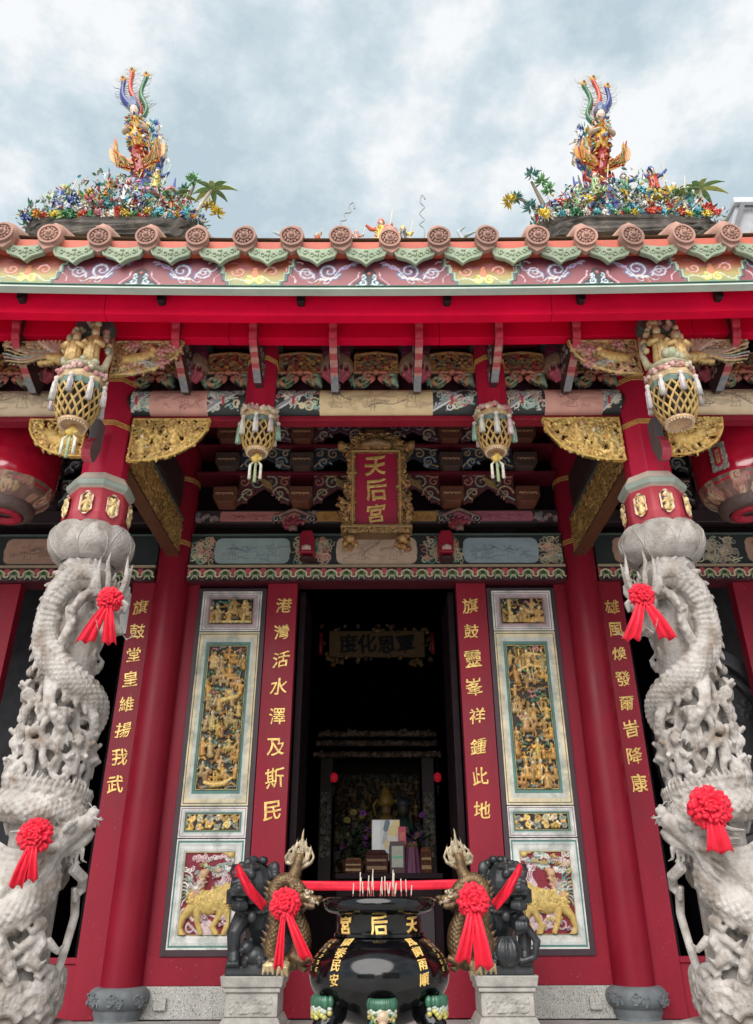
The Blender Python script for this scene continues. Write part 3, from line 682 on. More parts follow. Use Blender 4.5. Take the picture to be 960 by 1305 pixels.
# red carved door studs on the lintel
for sx in (-1, 1):
    bb = B(); cx = sx * .765 - .0
    poly = [(-.075, 0), (.075, 0), (.082, .10), (.075, .22), (.05, .27), (-.05, .27), (-.082, .22), (-.082, .10)]
    bb.prism([(cx + x, 4.30 + z) for x, z in poly], 7.60, 7.875, 'y', (.33, .012, .035))
    ds = part(bb, 'door_stud', mat('red_carving_paint', None, .45, var=.15), bevel=.012)
    bb = B(); bb.tube([(cx - .05, 7.592, 4.355), (cx + .05, 7.592, 4.355)], .026, 10, (.62, .40, .36)); bb.ball((cx, 7.585, 4.36), (.045, .03, .03), col=(.66, .45, .4))
    bb.lathe([(.07, 0), (.085, .02), (.06, .05)], 12, (cx, 7.68, 4.235), col=(.05, .015, .02)); part(bb, 'stud_boss', M_vcol, smooth=True, parent=ds)

# bracket tiers on the wall
LINE = [(.38, .40, .37), (.30, .33, .36), (.44, .30, .27)]
def bracket_panel(cx, z, w, h, seed, bg, cols, y=7.82, arch=True, gold=False):
    bb = B(); st = []; r = random.Random(seed)
    for s in (-1, 1):
        st += [spiral(s * w * .30, h * .34, h * .26, 1.4, 0, .011, jit(cols[0], .15), s, .004, .6), spiral(s * w * .12, h * .70, h * .22, 1.3, 2, .010, jit(cols[1 % len(cols)], .15), -s, .004, .6),
               spiral(s * w * .40, h * .72, h * .16, 1.2, 1, .010, jit(cols[2 % len(cols)], .15), s, .004, .6), wave(s * w * .05, h * .93, s * w * .48, h * .9, .012, 1, .010, jit(cols[0], .2), .004, .6),
               wave(s * w * .48, h * .12, s * w * .2, h * .5, .02, .5, .010, jit(cols[1 % len(cols)], .2), .004, .6)]
    if gold:
        for k in range(7): st.append(wave(-.06 + .018 * k, h * .86 - .01 * k, .0 + .018 * k, h * .58 - .01 * k, .006, 1, .011, jit((.42, .26, .10), .2), .014))
    mask = None
    if arch: mask = lambda U, V: (V > h * (.52 - 1.15 * np.abs(np.abs(U) / w - .0) ** 1.0 * 1.0) * 1.0) | (np.abs(U) > w * .30) & (V > h * .05)
    relief(bb, w, h, .008, st, bg, plane_map(cx, y, z), mask=mask)
    o = part(bb, 'bracket_panel', M_vcol, smooth=True)
    so = o.modifiers.new('thick', 'SOLIDIFY'); so.thickness = .05; so.offset = -1
    return o
def bracket_block(cx, z, w, h, c1, c2, y=7.74, d=.22):
    bb = B(); p = [(-w * .34, 0), (w * .34, 0), (w * .5, h * .32), (w * .5, h), (-w * .5, h), (-w * .5, h * .32)]
    bb.prism([(cx + a, z + c) for a, c in p], y, y + d, 'y', c1)
    o = part(bb, 'bracket_block', M_paint, bevel=.008)
    q = B(); r = random.Random(int(cx * 77 + z * 13)); st = []
    n = 4
    for i in range(n): st.append(S([(-w * .38 + (i + .1) * w * .76 / n, h * .12), (-w * .38 + (i + .1) * w * .76 / n, h * .2), (-w * .38 + (i + .75) * w * .76 / n, h * .2), (-w * .38 + (i + .75) * w * .76 / n, h * .10)], .006, c2, .001, .5))
    relief(q, w * .92, h * .3, .006, st, c1, plane_map(cx, y - .004, z + h * .36)); part(q, 'block_trim', M_vcol, parent=o)
    return o
b = B(); b.box(-7.4, 7.4, 8.06, 8.2, 4.64, 7.3); part(b, 'wall_upper', M_dkbr)
b = B(); b.box(-2.10, 2.10, 7.90, 8.04, 4.80, 4.97, (.05, .035, .035)); tb = part(b, 'tie_beam', M_paint, bevel=.01)
bb = B(); st = []
for u, w, c in ((-1.35, .92, (.62, .24, .22)), (1.35, .92, (.56, .17, .24)), (-.45, .5, (.60, .32, .10)), (.45, .5, (.60, .32, .10))): st += cart(u, w, .15, c, int(u * 9), sketch=(.12, .03, .04))
for u in (-1.98, -.83, .83, 1.98): st += scrollpaint(.3, .15, u, int(u * 5), LINE + [PINK], 16)
relief(bb, 4.18, .15, .0075, st, (.06, .045, .05), plane_map(0, 7.897, 4.81)); part(bb, 'painted_panel', M_paint, parent=tb)
XS = [-1.74, -.87, 0, .87, 1.74]
for sx in (-1, 1):                                     # lotus bosses below the tie beam
    bb = B(); cx = sx * .95; st = []
    for k in range(5): st.append(leaf(0, .06, R(20 + k * 35), .13, .03, jit((.33, .05, .07), .2), .01)); st.append(S([(.12 * math.cos(R(20 + k * 35)), .06 + .12 * math.sin(R(20 + k * 35)))], .014, jit(PINK, .1), .016))
    st += [S([(-.19, .20), (0, .28), (.19, .20)], .02, (.28, .16, .13), .008), S([(0, .03)], .05, (.35, .2, .17), .012), spiral(-.2, .16, .05, 1.2, 0, .01, LINE[0], 1, .006), spiral(.2, .16, .05, 1.2, 3, .01, LINE[0], -1, .006)]
    relief(bb, .5, .30, .007, st, (.10, .03, .04), plane_map(cx, 7.87, 4.68), openwork=True); o = part(bb, 'lotus_boss', M_vcol, smooth=True); so = o.modifiers.new('t', 'SOLIDIFY'); so.thickness = .05; so.offset = -1
ps = 0
for tier, (z, h, bg, cols, dy) in enumerate(((5.0, .40, (.13, .035, .045), [(.66, .48, .30), (.38, .50, .38), (.66, .24, .18)], 0), (5.42, .30, (.04, .05, .075), [(.42, .48, .50), (.58, .40, .22), (.60, .46, .28)], -.06), (5.76, .30, (.13, .05, .07), [(.60, .46, .34), (.40, .34, .44), (.62, .26, .24)], -.12), (6.1, .3, (.04, .03, .03), LINE, -.18))):
    sh = .435 if tier % 2 == 0 else 0.0
    for i in range(-2, 3):
        x = i * .87 + (.435 if tier % 2 == 0 and False else 0)
        bracket_block(x, z - .02, .27, .20, (.20, .075, .045) if tier % 2 == 0 else (.12, .075, .06), (.70, .36, .20), y=7.70 + dy)
        if i < 2: bracket_panel(x + .435, z, .60, h, 10 * tier + i, bg, cols, 7.80 + dy, True, gold=tier == 0)
    if tier in (1, 2, 3):
        b = B(); b.box(-2.1, 2.1, 7.80 + dy, 8.06, z - .055, z - .022, (.16, .012, .025)); part(b, 'bracket_rail', M_paint, bevel=.004)
for s in (-1, 1):                                      # the same order carries on over the side bays
    for i in range(3):
        x = s * (2.95 + i * .87)
        for z in (5.0, 5.42, 5.76): bracket_block(x, z - .02, .27, .2, (.06, .035, .035), (.3, .15, .12), y=7.72); bracket_panel(x + s * .435, z, .6, .34, int(90 + i + z), (.05, .03, .04), LINE, 7.82)
    b = B(); b.box(min(s * 2.46, s * 7.4), max(s * 2.46, s * 7.4), 7.9, 8.04, 4.8, 4.97, (.05, .03, .035)); part(b, 'tie_beam', M_paint, bevel=.01)

# ------------------------------------------------------------------ side bays: dark glazed openings and frames
for s in (-1, 1):
    X = lambda a, c: (min(s * a, s * c), max(s * a, s * c))
    b = B(); b.box(*X(2.70, 7.4), 7.95, 8.05, 0, .42); part(b, 'side_sill', M_red, bevel=.005)
    b = B(); b.box(*X(2.70, 7.4), 7.93, 8.04, .422, .47); part(b, 'side_sill_cap', M_red, bevel=.005)
    b = B(); b.box(*X(3.95, 4.2), 7.92, 8.05, .47, 4.07); part(b, 'side_stile', M_red, bevel=.004)
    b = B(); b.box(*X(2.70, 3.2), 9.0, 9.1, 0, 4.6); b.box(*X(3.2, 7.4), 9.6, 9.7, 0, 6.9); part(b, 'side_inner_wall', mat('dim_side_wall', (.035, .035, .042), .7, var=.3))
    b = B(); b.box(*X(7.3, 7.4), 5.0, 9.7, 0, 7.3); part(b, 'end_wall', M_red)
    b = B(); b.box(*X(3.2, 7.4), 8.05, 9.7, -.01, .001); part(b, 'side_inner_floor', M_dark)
    # carved round window standing in the side bay
    if s < 0: continue
    bb = B(); cx = s * 3.62
    n = 48
    for (ra, rb, y0, y1) in ((.62, .72, 8.20, 8.30), (.53, .565, 8.22, 8.30)):
        bb.grid([[(cx + r * math.cos(a), y, 2.3 + 1.55 * r * math.sin(a)) for a in np.linspace(0, 2 * math.pi, n)] for r, y in ((ra, y1), (ra, y0), (rb, y0), (rb, y1))])
    rw = part(bb, 'round_window_ring', mat('grey_window_ring', (.045, .045, .052), .5, var=.2))
    bb = B(); st = []
    r_ = random.Random(5)
    for k in range(50): st.append(spiral(r_.uniform(-.5, .5), r_.uniform(.1, 1.5), r_.uniform(.05, .1), 1.3, r_.random() * 6, .014, jit((.03, .032, .037), .4), r_.choice((1, -1)), .003))
    relief(bb, 1.06, 1.62, .016, st, (.016, .016, .02), plane_map(cx, 8.27, 1.49), mask=lambda U, V: (U / .53) ** 2 + ((V - .81) / .81) ** 2 < 1); part(bb, 'round_window_carving', M_vcol, smooth=True, parent=rw)
# pale paper notice on the left bay, hung behind the couplet board
b = B(); b.box(-2.93, -2.715, 8.0, 8.012, 3.52, 3.98, (.72, .73, .70)); o = part(b, 'white_notice', M_paint)
b = B(); b.box(-2.92, -2.72, 7.996, 7.9995, 3.80, 3.83, (.45, .46, .45)); part(b, 'notice_stripe', M_paint, parent=o)
# ------------------------------------------------------------------ front beam on the columns
YB = 5.57
lift = lambda x: .042 * (x / 2.8) ** 2
def half_round(y, z, r):
    """map a strip onto the front of a round beam: v is arc length from the underside up"""
    return lambda U, V, H: (U, y - (r + H) * np.sin(V / r), z - (r + H) * np.cos(V / r))
RB = .135; ZB = 4.815
b = B(); b.tube([(-7.4, YB + .01, ZB), (7.4, YB + .01, ZB)], RB - .012, 24, (.06, .03, .03)); fb = part(b, 'front_beam', M_paint, smooth=True)
L_ = math.pi * RB
def beam_paint(x0, x1, st, bg, seed):
    bb = B(); relief(bb, x1 - x0, L_, .006, st, bg, half_round(YB, ZB, RB), u0=x0); return part(bb, 'painted_panel', M_paint, smooth=True, parent=fb)
def zigpaint(u0, u1, seed):
    r = random.Random(seed); st = []; w = u1 - u0; um = (u0 + u1) / 2
    st += [S([(u0, L_ * .9), (um, L_ * .55), (u0, L_ * .25)], .012, (.30, .33, .38), .001, .03), S([(u1, L_ * .95), (um, L_ * .6)], .010, (.3, .36, .36), .001, .03), S([(u0, L_ * .2), (um + .05, L_ * .55)], .008, WHITE, .002, .03)]
    st += scrollpaint(w * .9, L_ * .6, um, seed, [CREAM, WHITE, (.5, .55, .5), PINK, (.3, .5, .42)], 16, .0075, L_ * .2)
    for k in range(22): st.append(S([(r.uniform(u0, u1), r.uniform(.2, .85) * L_)], .006, WHITE, .003, .02))
    st.append(S([(um - .03, L_ * .36), (um - .03, L_ * .5)], .012, (.55, .07, .07), .003, .02)); return st
segs = [(-.49, .49, (.80, .62, .36), 0), (1.46, 1.96, (.76, .40, .33), 1), (-1.96, -1.46, (.76, .40, .33), 2), (2.62, 3.75, (.78, .62, .42), 3), (-3.75, -2.62, (.74, .58, .40), 4)]
for (a, c, col, sd) in segs:
    st = []
    r = random.Random(60 + sd)
    st += inkpicture((a + c) / 2, L_ * .52, (c - a) * .9, L_ * .58, (.10, .07, .06) if sd in (0, 3, 4) else (.34, .12, .11), col, 80 + sd)
    beam_paint(a, c, st, col, sd)
for i, (a, c) in enumerate(((-.88, -.49), (.49, .88), (1.12, 1.46), (-1.46, -1.12), (1.96, 2.12), (-2.12, -1.96), (2.46, 2.62), (-2.62, -2.46))):
    beam_paint(a, c, zigpaint(a, c, 70 + i), (.035, .045, .045), i)
b = B()
for (a, c) in ((-2.1, 2.1), (2.46, 7.4), (-7.4, -2.46)): b.box(a, c, YB - .05, YB + .06, 4.63, 4.678, None)
part(b, 'beam_rail', M_red, bevel=.006)
# ------------------------------------------------------------------ carved frieze over the beam
BX = [-3.58, -2.93, -1.63, -1.0, -.35, .35, 1.0, 1.63, 2.93, 3.58]
PX = [-3.25, -2.6, -1.96, -1.31, -.675, 0, .675, 1.31, 1.96, 2.6, 3.25]
for i, x in enumerate(PX):
    w = .40 if abs(abs(x) - 1.96) > .1 and abs(abs(x) - 2.6) > .1 else .36
    bb = B(); st = vine(w, .20, 6, [(.34, .16, .05), (.48, .26, .08), (.24, .10, .07), (.34, .06, .05), (.20, .18, .10)], .012, .006, 1, 200 + i)
    st += [S([(-w / 2 + .02, .19), (-w / 4, .205), (0, .215), (w / 4, .205), (w / 2 - .02, .19)], .014, (.46, .26, .10), .01), S([(-w / 2 + .01, 0), (-w / 2 + .01, .19)], .011, (.46, .26, .10), .01), S([(w / 2 - .01, 0), (w / 2 - .01, .19)], .011, (.46, .26, .10), .01), S([(-w / 2, 0), (w / 2, 0)], .012, (.46, .20, .10), .01)]
    st = [(p + np.array([0, .17]), *q) for p, *q in st]
    for s in (-1, 1):
        st += [spiral(s * w * .33, .085, .062, 1.3, 1, .016, jit((.30, .38, .24), .2), s, .012), spiral(s * w * .17, .12, .05, 1.2, 2, .015, jit((.56, .20, .15), .2), -s, .016), leaf(s * w * .48, .02, R(90), .12, .03, jit((.26, .36, .26), .2), .01), leaf(s * w * .3, .02, R(90 - s * 30), .1, .022, jit((.52, .30, .16), .2), .014), S([(0, .16)], .03, (.58, .20, .13), .02)]
    relief(bb, w, .40, .007, st, (.035, .02, .022), plane_map(x, YB - .06, 4.955), openwork=False, mask=lambda U, V: (V > .145) | (np.abs(U) > w * .12 + .0 * V) & (np.abs(U) > w * .36 - V * 1.4))
    o = part(bb, 'frieze_carving', M_vcol, smooth=True); so = o.modifiers.new('t', 'SOLIDIFY'); so.thickness = .05; so.offset = -1
b = B(); b.box(-7.4, 7.4, YB + .06, YB + .16, 4.93, 5.62); part(b, 'frieze_backing', mat('deep_maroon_paint', (.05, .008, .018), .6))
for i, x in enumerate(BX):                               # lotus seat and block under each bracket arm
    if abs(abs(x) - 1.0) < .01: continue
    bb = B(); st = []
    for q in range(5):
        a = R(-60 + q * 30); c = math.sin(a) * .12
        bb.tube([(x + c * .4, YB - .12 - .05 * math.cos(a), 4.965), (x + c * 1.05, YB - .12 - .11 * math.cos(a), 5.03), (x + c * 1.0, YB - .12 - .10 * math.cos(a), 5.10)], [.03, .042, .012], 8, jit((.34, .05, .08), .15), .5)
        bb.tube([(x + c * 1.0, YB - .13 - .11 * math.cos(a), 5.00), (x + c * 1.12, YB - .13 - .125 * math.cos(a), 5.06), (x + c * 1.0, YB - .13 - .11 * math.cos(a), 5.115)], .007, 6, jit(PINK, .1))
    bb.lathe([(.12, 5.10), (.15, 5.13), (.15, 5.19), (.13, 5.24)], 16, (x, YB - .08, 0), col=(.30, .19, .12))
    bb.box(x - .12, x + .12, YB - .2, YB + .06, 5.25, 5.33, (.16, .02, .06)); bb.prism([(x - .11, 5.33), (x + .11, 5.33), (x + .145, 5.38), (x + .145, 5.47), (x - .145, 5.47), (x - .145, 5.38)], YB - .26, YB + .06, 'y', (.05, .06, .065))
    bb.tube([(x - .13, YB - .27, 5.36), (x + .13, YB - .27, 5.36)], .012, 6, (.45, .30, .26))
    part(bb, 'lotus_bracket', M_vcol, autosmooth=40)
# ------------------------------------------------------------------ bracket arms reaching out to the eave
def arm_poly(yt, zt, yb, zb, n=30, t=.16):
    """scalloped front edge from top (yt,zt) past the purlin board to bottom (yb,zb)"""
    fr = []
    for i in range(n + 1):
        k = i / n; y = float(np.interp(k, [0, .38, .55, 1], [yt, 4.895, 4.96, yb])); z = float(np.interp(k, [0, .38, 1], [zt, 5.0, zb]))
        y -= .012 * abs(math.sin(k * math.pi * 5.5)); fr.append((y, z))
    return fr
for x in [-3.58, -2.93, -1.63, -1.0, -.35, .35, 1.0, 1.63, 2.93, 3.58]:
    fr = arm_poly(4.845, 5.165, 5.36 if abs(abs(x) - 1) > .01 else 5.27, 4.80 if abs(abs(x) - 1) > .01 else 4.83)
    poly = fr + [(5.41, fr[-1][1] + .02), (5.50, 5.1), (5.50, 5.40), (4.95, 5.34)]
    bb = B(); bb.prism(poly, x - .028, x + .028, 'x', (.055, .03, .03)); ar = part(bb, 'bracket_arm', M_paint)
    bb = B(); n = len(fr)
    for i in range(n - 1):
        k = i / n; c = (.50, .03, .06) if k < .48 else ((.46, .22, .19) if (i // 2) % 2 == 0 else (.40, .06, .07)) if k < .8 else (.24, .25, .27)
        (y0, z0), (y1, z1) = fr[i], fr[i + 1]
        bb.add([(x - .031, y0 - .004, z0), (x + .031, y0 - .004, z0), (x + .031, y1 - .004, z1), (x - .031, y1 - .004, z1), (x - .031, y0 + .02, z0), (x + .031, y0 + .02, z0), (x + .031, y1 + .02, z1), (x - .031, y1 + .02, z1)], [(0, 1, 2, 3), (0, 3, 7, 4), (1, 5, 6, 2)], c)
    part(bb, 'arm_edge', M_vcol, parent=ar)
    bb = B()
    for s in (-1, 1):                                     # carved sides
        for k in range(16):
            t = rnd.random(); cy = 5.08 + .32 * t; cz = 5.10 - .16 * t + rnd.uniform(-.06, .12); a0 = rnd.random() * 6
            bb.tube([(x + s * .032, cy + .035 * (1 - q / 8) * math.cos(a0 + q * .8), cz + .035 * (1 - q / 8) * math.sin(a0 + q * .8)) for q in range(7)], .008, 5, jit(rnd.choice(((.16, .11, .10), (.24, .2, .18), (.2, .08, .08))), .2))
    part(bb, 'arm_carving', M_vcol, smooth=True, parent=ar)['kind'] = 'stuff'
# ------------------------------------------------------------------ soffit boards and rafters
def strip(prof, x0=-7.4, x1=7.4, n=60, lf=True):
    """sweep an outline (y,z) along the facade, rising a little to both ends"""
    xs = np.linspace(x0, x1, n); bb = B(); m = len(prof)
    V = [(x, y, z + (lift(x) if lf else 0)) for x in xs for (y, z) in prof]
    F = [(i * m + j, (i + 1) * m + j, (i + 1) * m + (j + 1) % m, i * m + (j + 1) % m) for i in range(n - 1) for j in range(m)]
    F += [tuple(range(m)), tuple(range((n - 1) * m, n * m))[::-1]]
    return bb.add(V, F)
for (xa, xb) in ((-7.4, -2.06), (-2.057, 1.33), (1.333, 7.4)): part(strip([(4.47, 4.875), (4.55, 4.865), (4.56, 5.22), (4.42, 5.14)], xa, xb, 24), 'eave_board', M_crim, bevel=.004)
for (xa, xb) in ((-7.4, -1.21), (-1.207, .52), (.523, 2.61), (2.613, 7.4)): part(strip([(4.93, 5.04), (5.03, 5.04), (5.03, 5.50), (4.93, 5.36)], xa, xb, 24), 'eave_purlin_board', M_crim, bevel=.004)
part(strip([(4.55, 5.13), (4.94, 5.33), (4.94, 5.40), (4.55, 5.2)]), 'soffit_board', M_crim)
part(strip([(5.03, 5.38), (5.60, 5.62), (5.60, 5.72), (5.03, 5.46)]), 'soffit_board', M_crim)
part(strip([(5.45, 5.475), (5.62, 5.475), (5.62, 5.64), (5.45, 5.62)]), 'column_purlin', mat('dim_crimson_paint', (.42, .006, .05), .45, var=.1), bevel=.01)
part(strip([(5.60, 5.64), (8.1, 7.15), (8.1, 7.25), (5.60, 5.74)]), 'porch_ceiling', M_dkbr)
for i in range(-9, 10):
    bb = B(); x = i * .72; bb.prism([(5.62, 5.55), (8.05, 7.02), (8.05, 7.14), (5.62, 5.67)], x - .05, x + .05, 'x'); part(bb, 'porch_rafter', M_dkbr, bevel=.006)
for px in (30, 208, 385, 570, 740, 915):                  # iron slots hanging out of the eave board
    p = P(px, 385, 4.46); bb = B(); zz = lift(p.x)
    bb.prism([(p.x - .030, p.z - .035 + zz), (p.x - .018, p.z - .05 + zz), (p.x + .018, p.z - .05 + zz), (p.x + .030, p.z - .035 + zz), (p.x + .030, p.z + .07 + zz), (p.x - .030, p.z + .07 + zz)], 4.40, 4.485, 'y'); part(bb, 'rafter_hook', M_black, bevel=.004)

# ------------------------------------------------------------------ painted fascia
W_ = 8.4; FH = .29; FZ = 4.985; PER = 1.71; OFF = -.05
def in_fan(U, V):
    u = (U - OFF + PER * .5) % PER - PER * .5             # 0 at the middle of a maroon panel
    step = .60 + .10 * np.clip(np.floor(V / (FH / 3.999)) / 3, 0, 1) * -1 + .05
    return np.abs(u) > step, u
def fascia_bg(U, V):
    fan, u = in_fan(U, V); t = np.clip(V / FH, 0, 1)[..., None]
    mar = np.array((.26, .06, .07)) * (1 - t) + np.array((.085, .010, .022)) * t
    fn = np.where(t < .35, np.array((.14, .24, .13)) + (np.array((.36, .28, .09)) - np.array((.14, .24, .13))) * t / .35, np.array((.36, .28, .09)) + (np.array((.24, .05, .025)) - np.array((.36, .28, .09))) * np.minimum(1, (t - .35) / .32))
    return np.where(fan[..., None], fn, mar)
st = []
WL = (.50, .48, .50); PB = (.10, .085, .18)
for k in range(-3, 4):
    u = OFF + k * PER
    for s in (-1, 1):
        q = lambda a: u + s * a
        for (dx, y, r, w_, c) in ((.30, .165, .085, .022, PB), (.30, .165, .085, .007, WL), (.47, .150, .060, .018, (.22, .10, .16)), (.47, .15, .062, .006, WL)):
            st.append(spiral(q(dx), y, r, 1.6, R(200) if s > 0 else R(-20), w_, c, s, .001 if w_ > .01 else .003, .02, tail=None))
        for (x0, y0, x1, y1, am, kk, w_, c) in ((.36, .09, .10, .22, .03, 1, .016, PB), (.37, .08, .10, .23, .03, 1, .006, WL), (.22, .19, .08, .25, .015, 1, .010, (.34, .22, .40)), (.40, .10, .56, .22, .03, 1, .015, PB), (.41, .09, .57, .23, .03, 1, .006, WL), (.33, .07, .46, .07, .02, 1, .007, WL), (.34, .05, .24, .09, .015, 1, .006, WL), (.30, .1, .40, .04, .02, .7, .006, (.55, .32, .2)), (.55, .05, .62, .20, .015, 1, .005, (.6, .4, .45)), (.50, .24, .61, .27, .01, 1, .005, (.6, .4, .45))):
            st.append(wave(q(x0), y0, q(x1), y1, am * s, kk, w_, c, .001 if w_ > .01 else .003, .02, taper=.5))
        # stepped border line between the panels
        stp = [(.655, 0), (.655, FH * .25), (.622, FH * .25), (.622, FH * .5), (.589, FH * .5), (.589, FH * .75), (.556, FH * .75), (.556, FH)]
        st.append(S([(q(a), y) for a, y in stp], .010, (.05, .10, .09), .004, .01)); st.append(S([(q(a + .018), y) for a, y in stp], .006, (.34, .42, .32), .0042, .01))
        st.append(S([(q(.12), .012), (q(.15), .03), (q(.085), .10), (q(.075), .155)], .007, (.5, .35, .4), .004, .01))
        st += [spiral(q(.05), .05, .032, 1.2, R(90), .007, (.45, .55, .60), s, .005, .01), spiral(q(.035), .105, .02, 1.1, R(90), .006, (.5, .58, .62), -s, .005, .01), S([(q(.10), .02), (q(.02), .035)], .007, (.5, .6, .62), .005, .01)]
    st.append(S([(u, .04), (u, .09)], [.12, .055], (.012, .012, .018), .003, .001)); st.append(S([(u, .13)], .05, (.012, .012, .018), .003, .001)); st.append(S([(u, .14)], .014, (.5, .12, .1), .006, .01))
    v = u + PER / 2
    for s in (-1, 1):
        st += [spiral(v + s * .045, .075, .04, 1.2, R(90), .012, (.62, .55, .18), s, .002, .02), spiral(v + s * .12, .16, .05, 1.3, R(180), .011, (.5, .12, .08), -s, .002, .02), spiral(v + s * .125, .16, .053, 1.2, R(180), .005, (.6, .38, .36), -s, .003, .02), wave(v + s * .02, .2, v + s * .2, .24, .02, 1, .006, (.25, .06, .12), .003, .02), wave(v, .10, v + s * .2, .06, .02, 1, .008, (.55, .6, .45), .002, .02), S([(v, .03), (v + s * .06, .012)], .010, (.12, .3, .24), .003, .02)]
    st.append(S([(v, .13), (v, .19)], [.03, .015], (.55, .2, .1), .003, .02))
def fas(U, V, H): return U, 4.30 - H + 0 * V, FZ + V + lift(U)
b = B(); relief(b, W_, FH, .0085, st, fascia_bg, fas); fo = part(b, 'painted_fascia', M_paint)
part(strip([(4.305, 4.985), (4.34, 4.985), (4.34, 5.33), (4.305, 5.33)], -4.2, 4.2), 'fascia_board', M_crim)
part(strip([(4.275, 4.955), (4.345, 4.95), (4.345, 4.982), (4.285, 4.982)], -7.4, 7.4), 'fascia_trim', mat('pale_green_trim', (.45, .52, .46), .5, var=.15, dirt=(.3, .3, .26), dirt_amt=.4), bevel=.003)
part(strip([(4.27, 4.9835), (4.303, 4.9835), (4.303, 5.0), (4.285, 5.0)], -7.4, 7.4), 'fascia_trim', mat('deep_green_trim', (.08, .18, .14), .5, var=.15))
part(strip([(4.25, 5.283), (4.335, 5.283), (4.335, 5.42), (4.25, 5.40)], -7.4, 7.4), 'eave_red_board', mat('faded_orange_red', (.46, .085, .045), .6, var=.2, dirt=(.3, .09, .06), dirt_amt=.5), bevel=.004)

# ------------------------------------------------------------------ roof: tile slope, round end tiles, drip tiles
def roofz(y): return 5.44 + .53 * (y - 4.25) + .035 * max(0, y - 4.25) ** 2
ys_ = np.linspace(4.25, 8.2, 14)
b = B(); xs_ = np.linspace(-7.4, 7.4, 40)
b.grid([[(x, y, roofz(y) + lift(x) * (1 - (y - 4.25) / 4)) for x in xs_] for y in ys_]); b.grid([[(x, y, roofz(y) - .08 + lift(x) * (1 - (y - 4.25) / 4)) for x in xs_] for y in ys_])
roof = part(b, 'roof', M_tile_g)
b = B(); b.box(-7.4, 7.4, 8.0, 8.4, 6.9, 8.55); part(b, 'main_ridge', M_rock, parent=None)
b = B(); b.grid([[(x, y, roofz(8.2) - .08 * (y - 8.2)) for x in xs_] for y in np.linspace(8.2, 16, 6)]); part(b, 'rear_roof_slope', M_tile_g)
TX = [(i + .5) * .3655 - .075 for i in range(-14, 15)]
b = B()
for x in TX:
    b.tube([(x, y, roofz(y) + .035 + lift(x) * (1 - (y - 4.25) / 4)) for y in ys_], .075, 8)
tr = part(b, 'tile_rows', M_tile_r, smooth=True, parent=roof); tr['kind'] = 'stuff'
# round end tile: disc with rim, carved face and short tube
bb = B()
bb.lathe([(.0, -.0), (.098, 0), (.103, .012), (.103, .10), (.09, .25)], 28, col=None, cap=False)
bb.lathe([(.103, -.004), (.108, -.016), (.088, -.018), (.083, -.004)], 28, cap=False)
bb.lathe([(.045, -.004), (.042, -.02), (.03, -.026), (.0, -.026)], 16, cap=False)
for k in range(12):
    a = 2 * math.pi * k / 12
    bb.ball((.065 * math.cos(a), .065 * math.sin(a), -.008), (.013, .013, .012), 6, 4)
for k in range(8):
    a = 2 * math.pi * k / 8; bb.tube([(.05 * math.cos(a), .05 * math.sin(a), -.006), (.058 * math.cos(a + .5), .058 * math.sin(a + .5), -.012), (.076 * math.cos(a + .55), .076 * math.sin(a + .55), -.006)], .006, 5)
bb.ball((0, -.006, -.026), (.026, .02, .02), 8, 6); bb.ball((-.014, .016, -.026), (.009, .009, .012), 6, 4); bb.ball((.014, .016, -.026), (.009, .009, .012), 6, 4)
V = np.concatenate(bb.V); V = np.stack([V[:, 0], V[:, 2], V[:, 1]], 1); bb.V = [V]; bb.C = [np.concatenate(bb.C)]
# pointed lip hanging below the disc
bb.prism([(-.098, -.03), (-.075, -.115), (0, -.165), (.075, -.115), (.098, -.03), (0, .02)], .006, .05, 'y')
end_me = bb.mesh('round_end_tile', M_tile_r, True); sharp(end_me, 35)
# drip tile: shield-shaped plate with raised border and scrolls
bb = B(); sh = [(-.122, .0), (-.121, -.045), (-.108, -.068), (-.08, -.078), (-.05, -.086), (-.025, -.10), (0, -.122), (.025, -.10), (.05, -.086), (.08, -.078), (.108, -.068), (.121, -.045), (.122, .0)]
bb.prism(sh + [(.06, -.018), (0, -.022), (-.06, -.018)], 0, .045, 'y')
bb.tube([(a, -.003, c) for a, c in sh], .0085, 6)
for s in (-1, 1):
    for (cx, cz, rr) in ((.035, -.065, .02), (.075, -.045, .018)):
        bb.tube([(s * cx + rr * (1 - q / 11) * math.cos(q * .8), -.004, cz + rr * (1 - q / 11) * math.sin(q * .8)) for q in range(9)], .0055, 5)
    bb.tube([(s * .01, -.004, -.10), (s * .03, -.006, -.09), (s * .06, -.004, -.075)], .006, 5)
bb.ball((0, -.002, -.06), (.012, .01, .014), 6, 4); bb.ball((0, -.002, -.09), (.01, .01, .01), 6, 4); bb.ball((0, -.002, -.035), (.016, .01, .008), 6, 4)
drip_me = bb.mesh('drip_tile', M_tile_g, False)
for i, x in enumerate(TX):
    if abs(x) > 3.6: continue
    o = link('round_end_tile', end_me, roof); o.location = (x + rnd.uniform(-.012, .012), 4.185 + rnd.uniform(-.012, .012), 5.375 + lift(x) + rnd.uniform(-.011, .011)); o.rotation_euler = (R(4), rnd.uniform(-.25, .25), rnd.uniform(-.09, .09)); q = rnd.uniform(.77, .84); o.scale = (q, 1, q)
    o = link('drip_tile', drip_me, roof); o.location = (x + .183, 4.215, 5.325 + lift(x + .18) + rnd.uniform(-.005, .005)); q = rnd.uniform(1.16, 1.24); o.scale = (q, 1, q * 1.05); o.rotation_euler = (R(12), rnd.uniform(-.05, .05), rnd.uniform(-.05, .05))
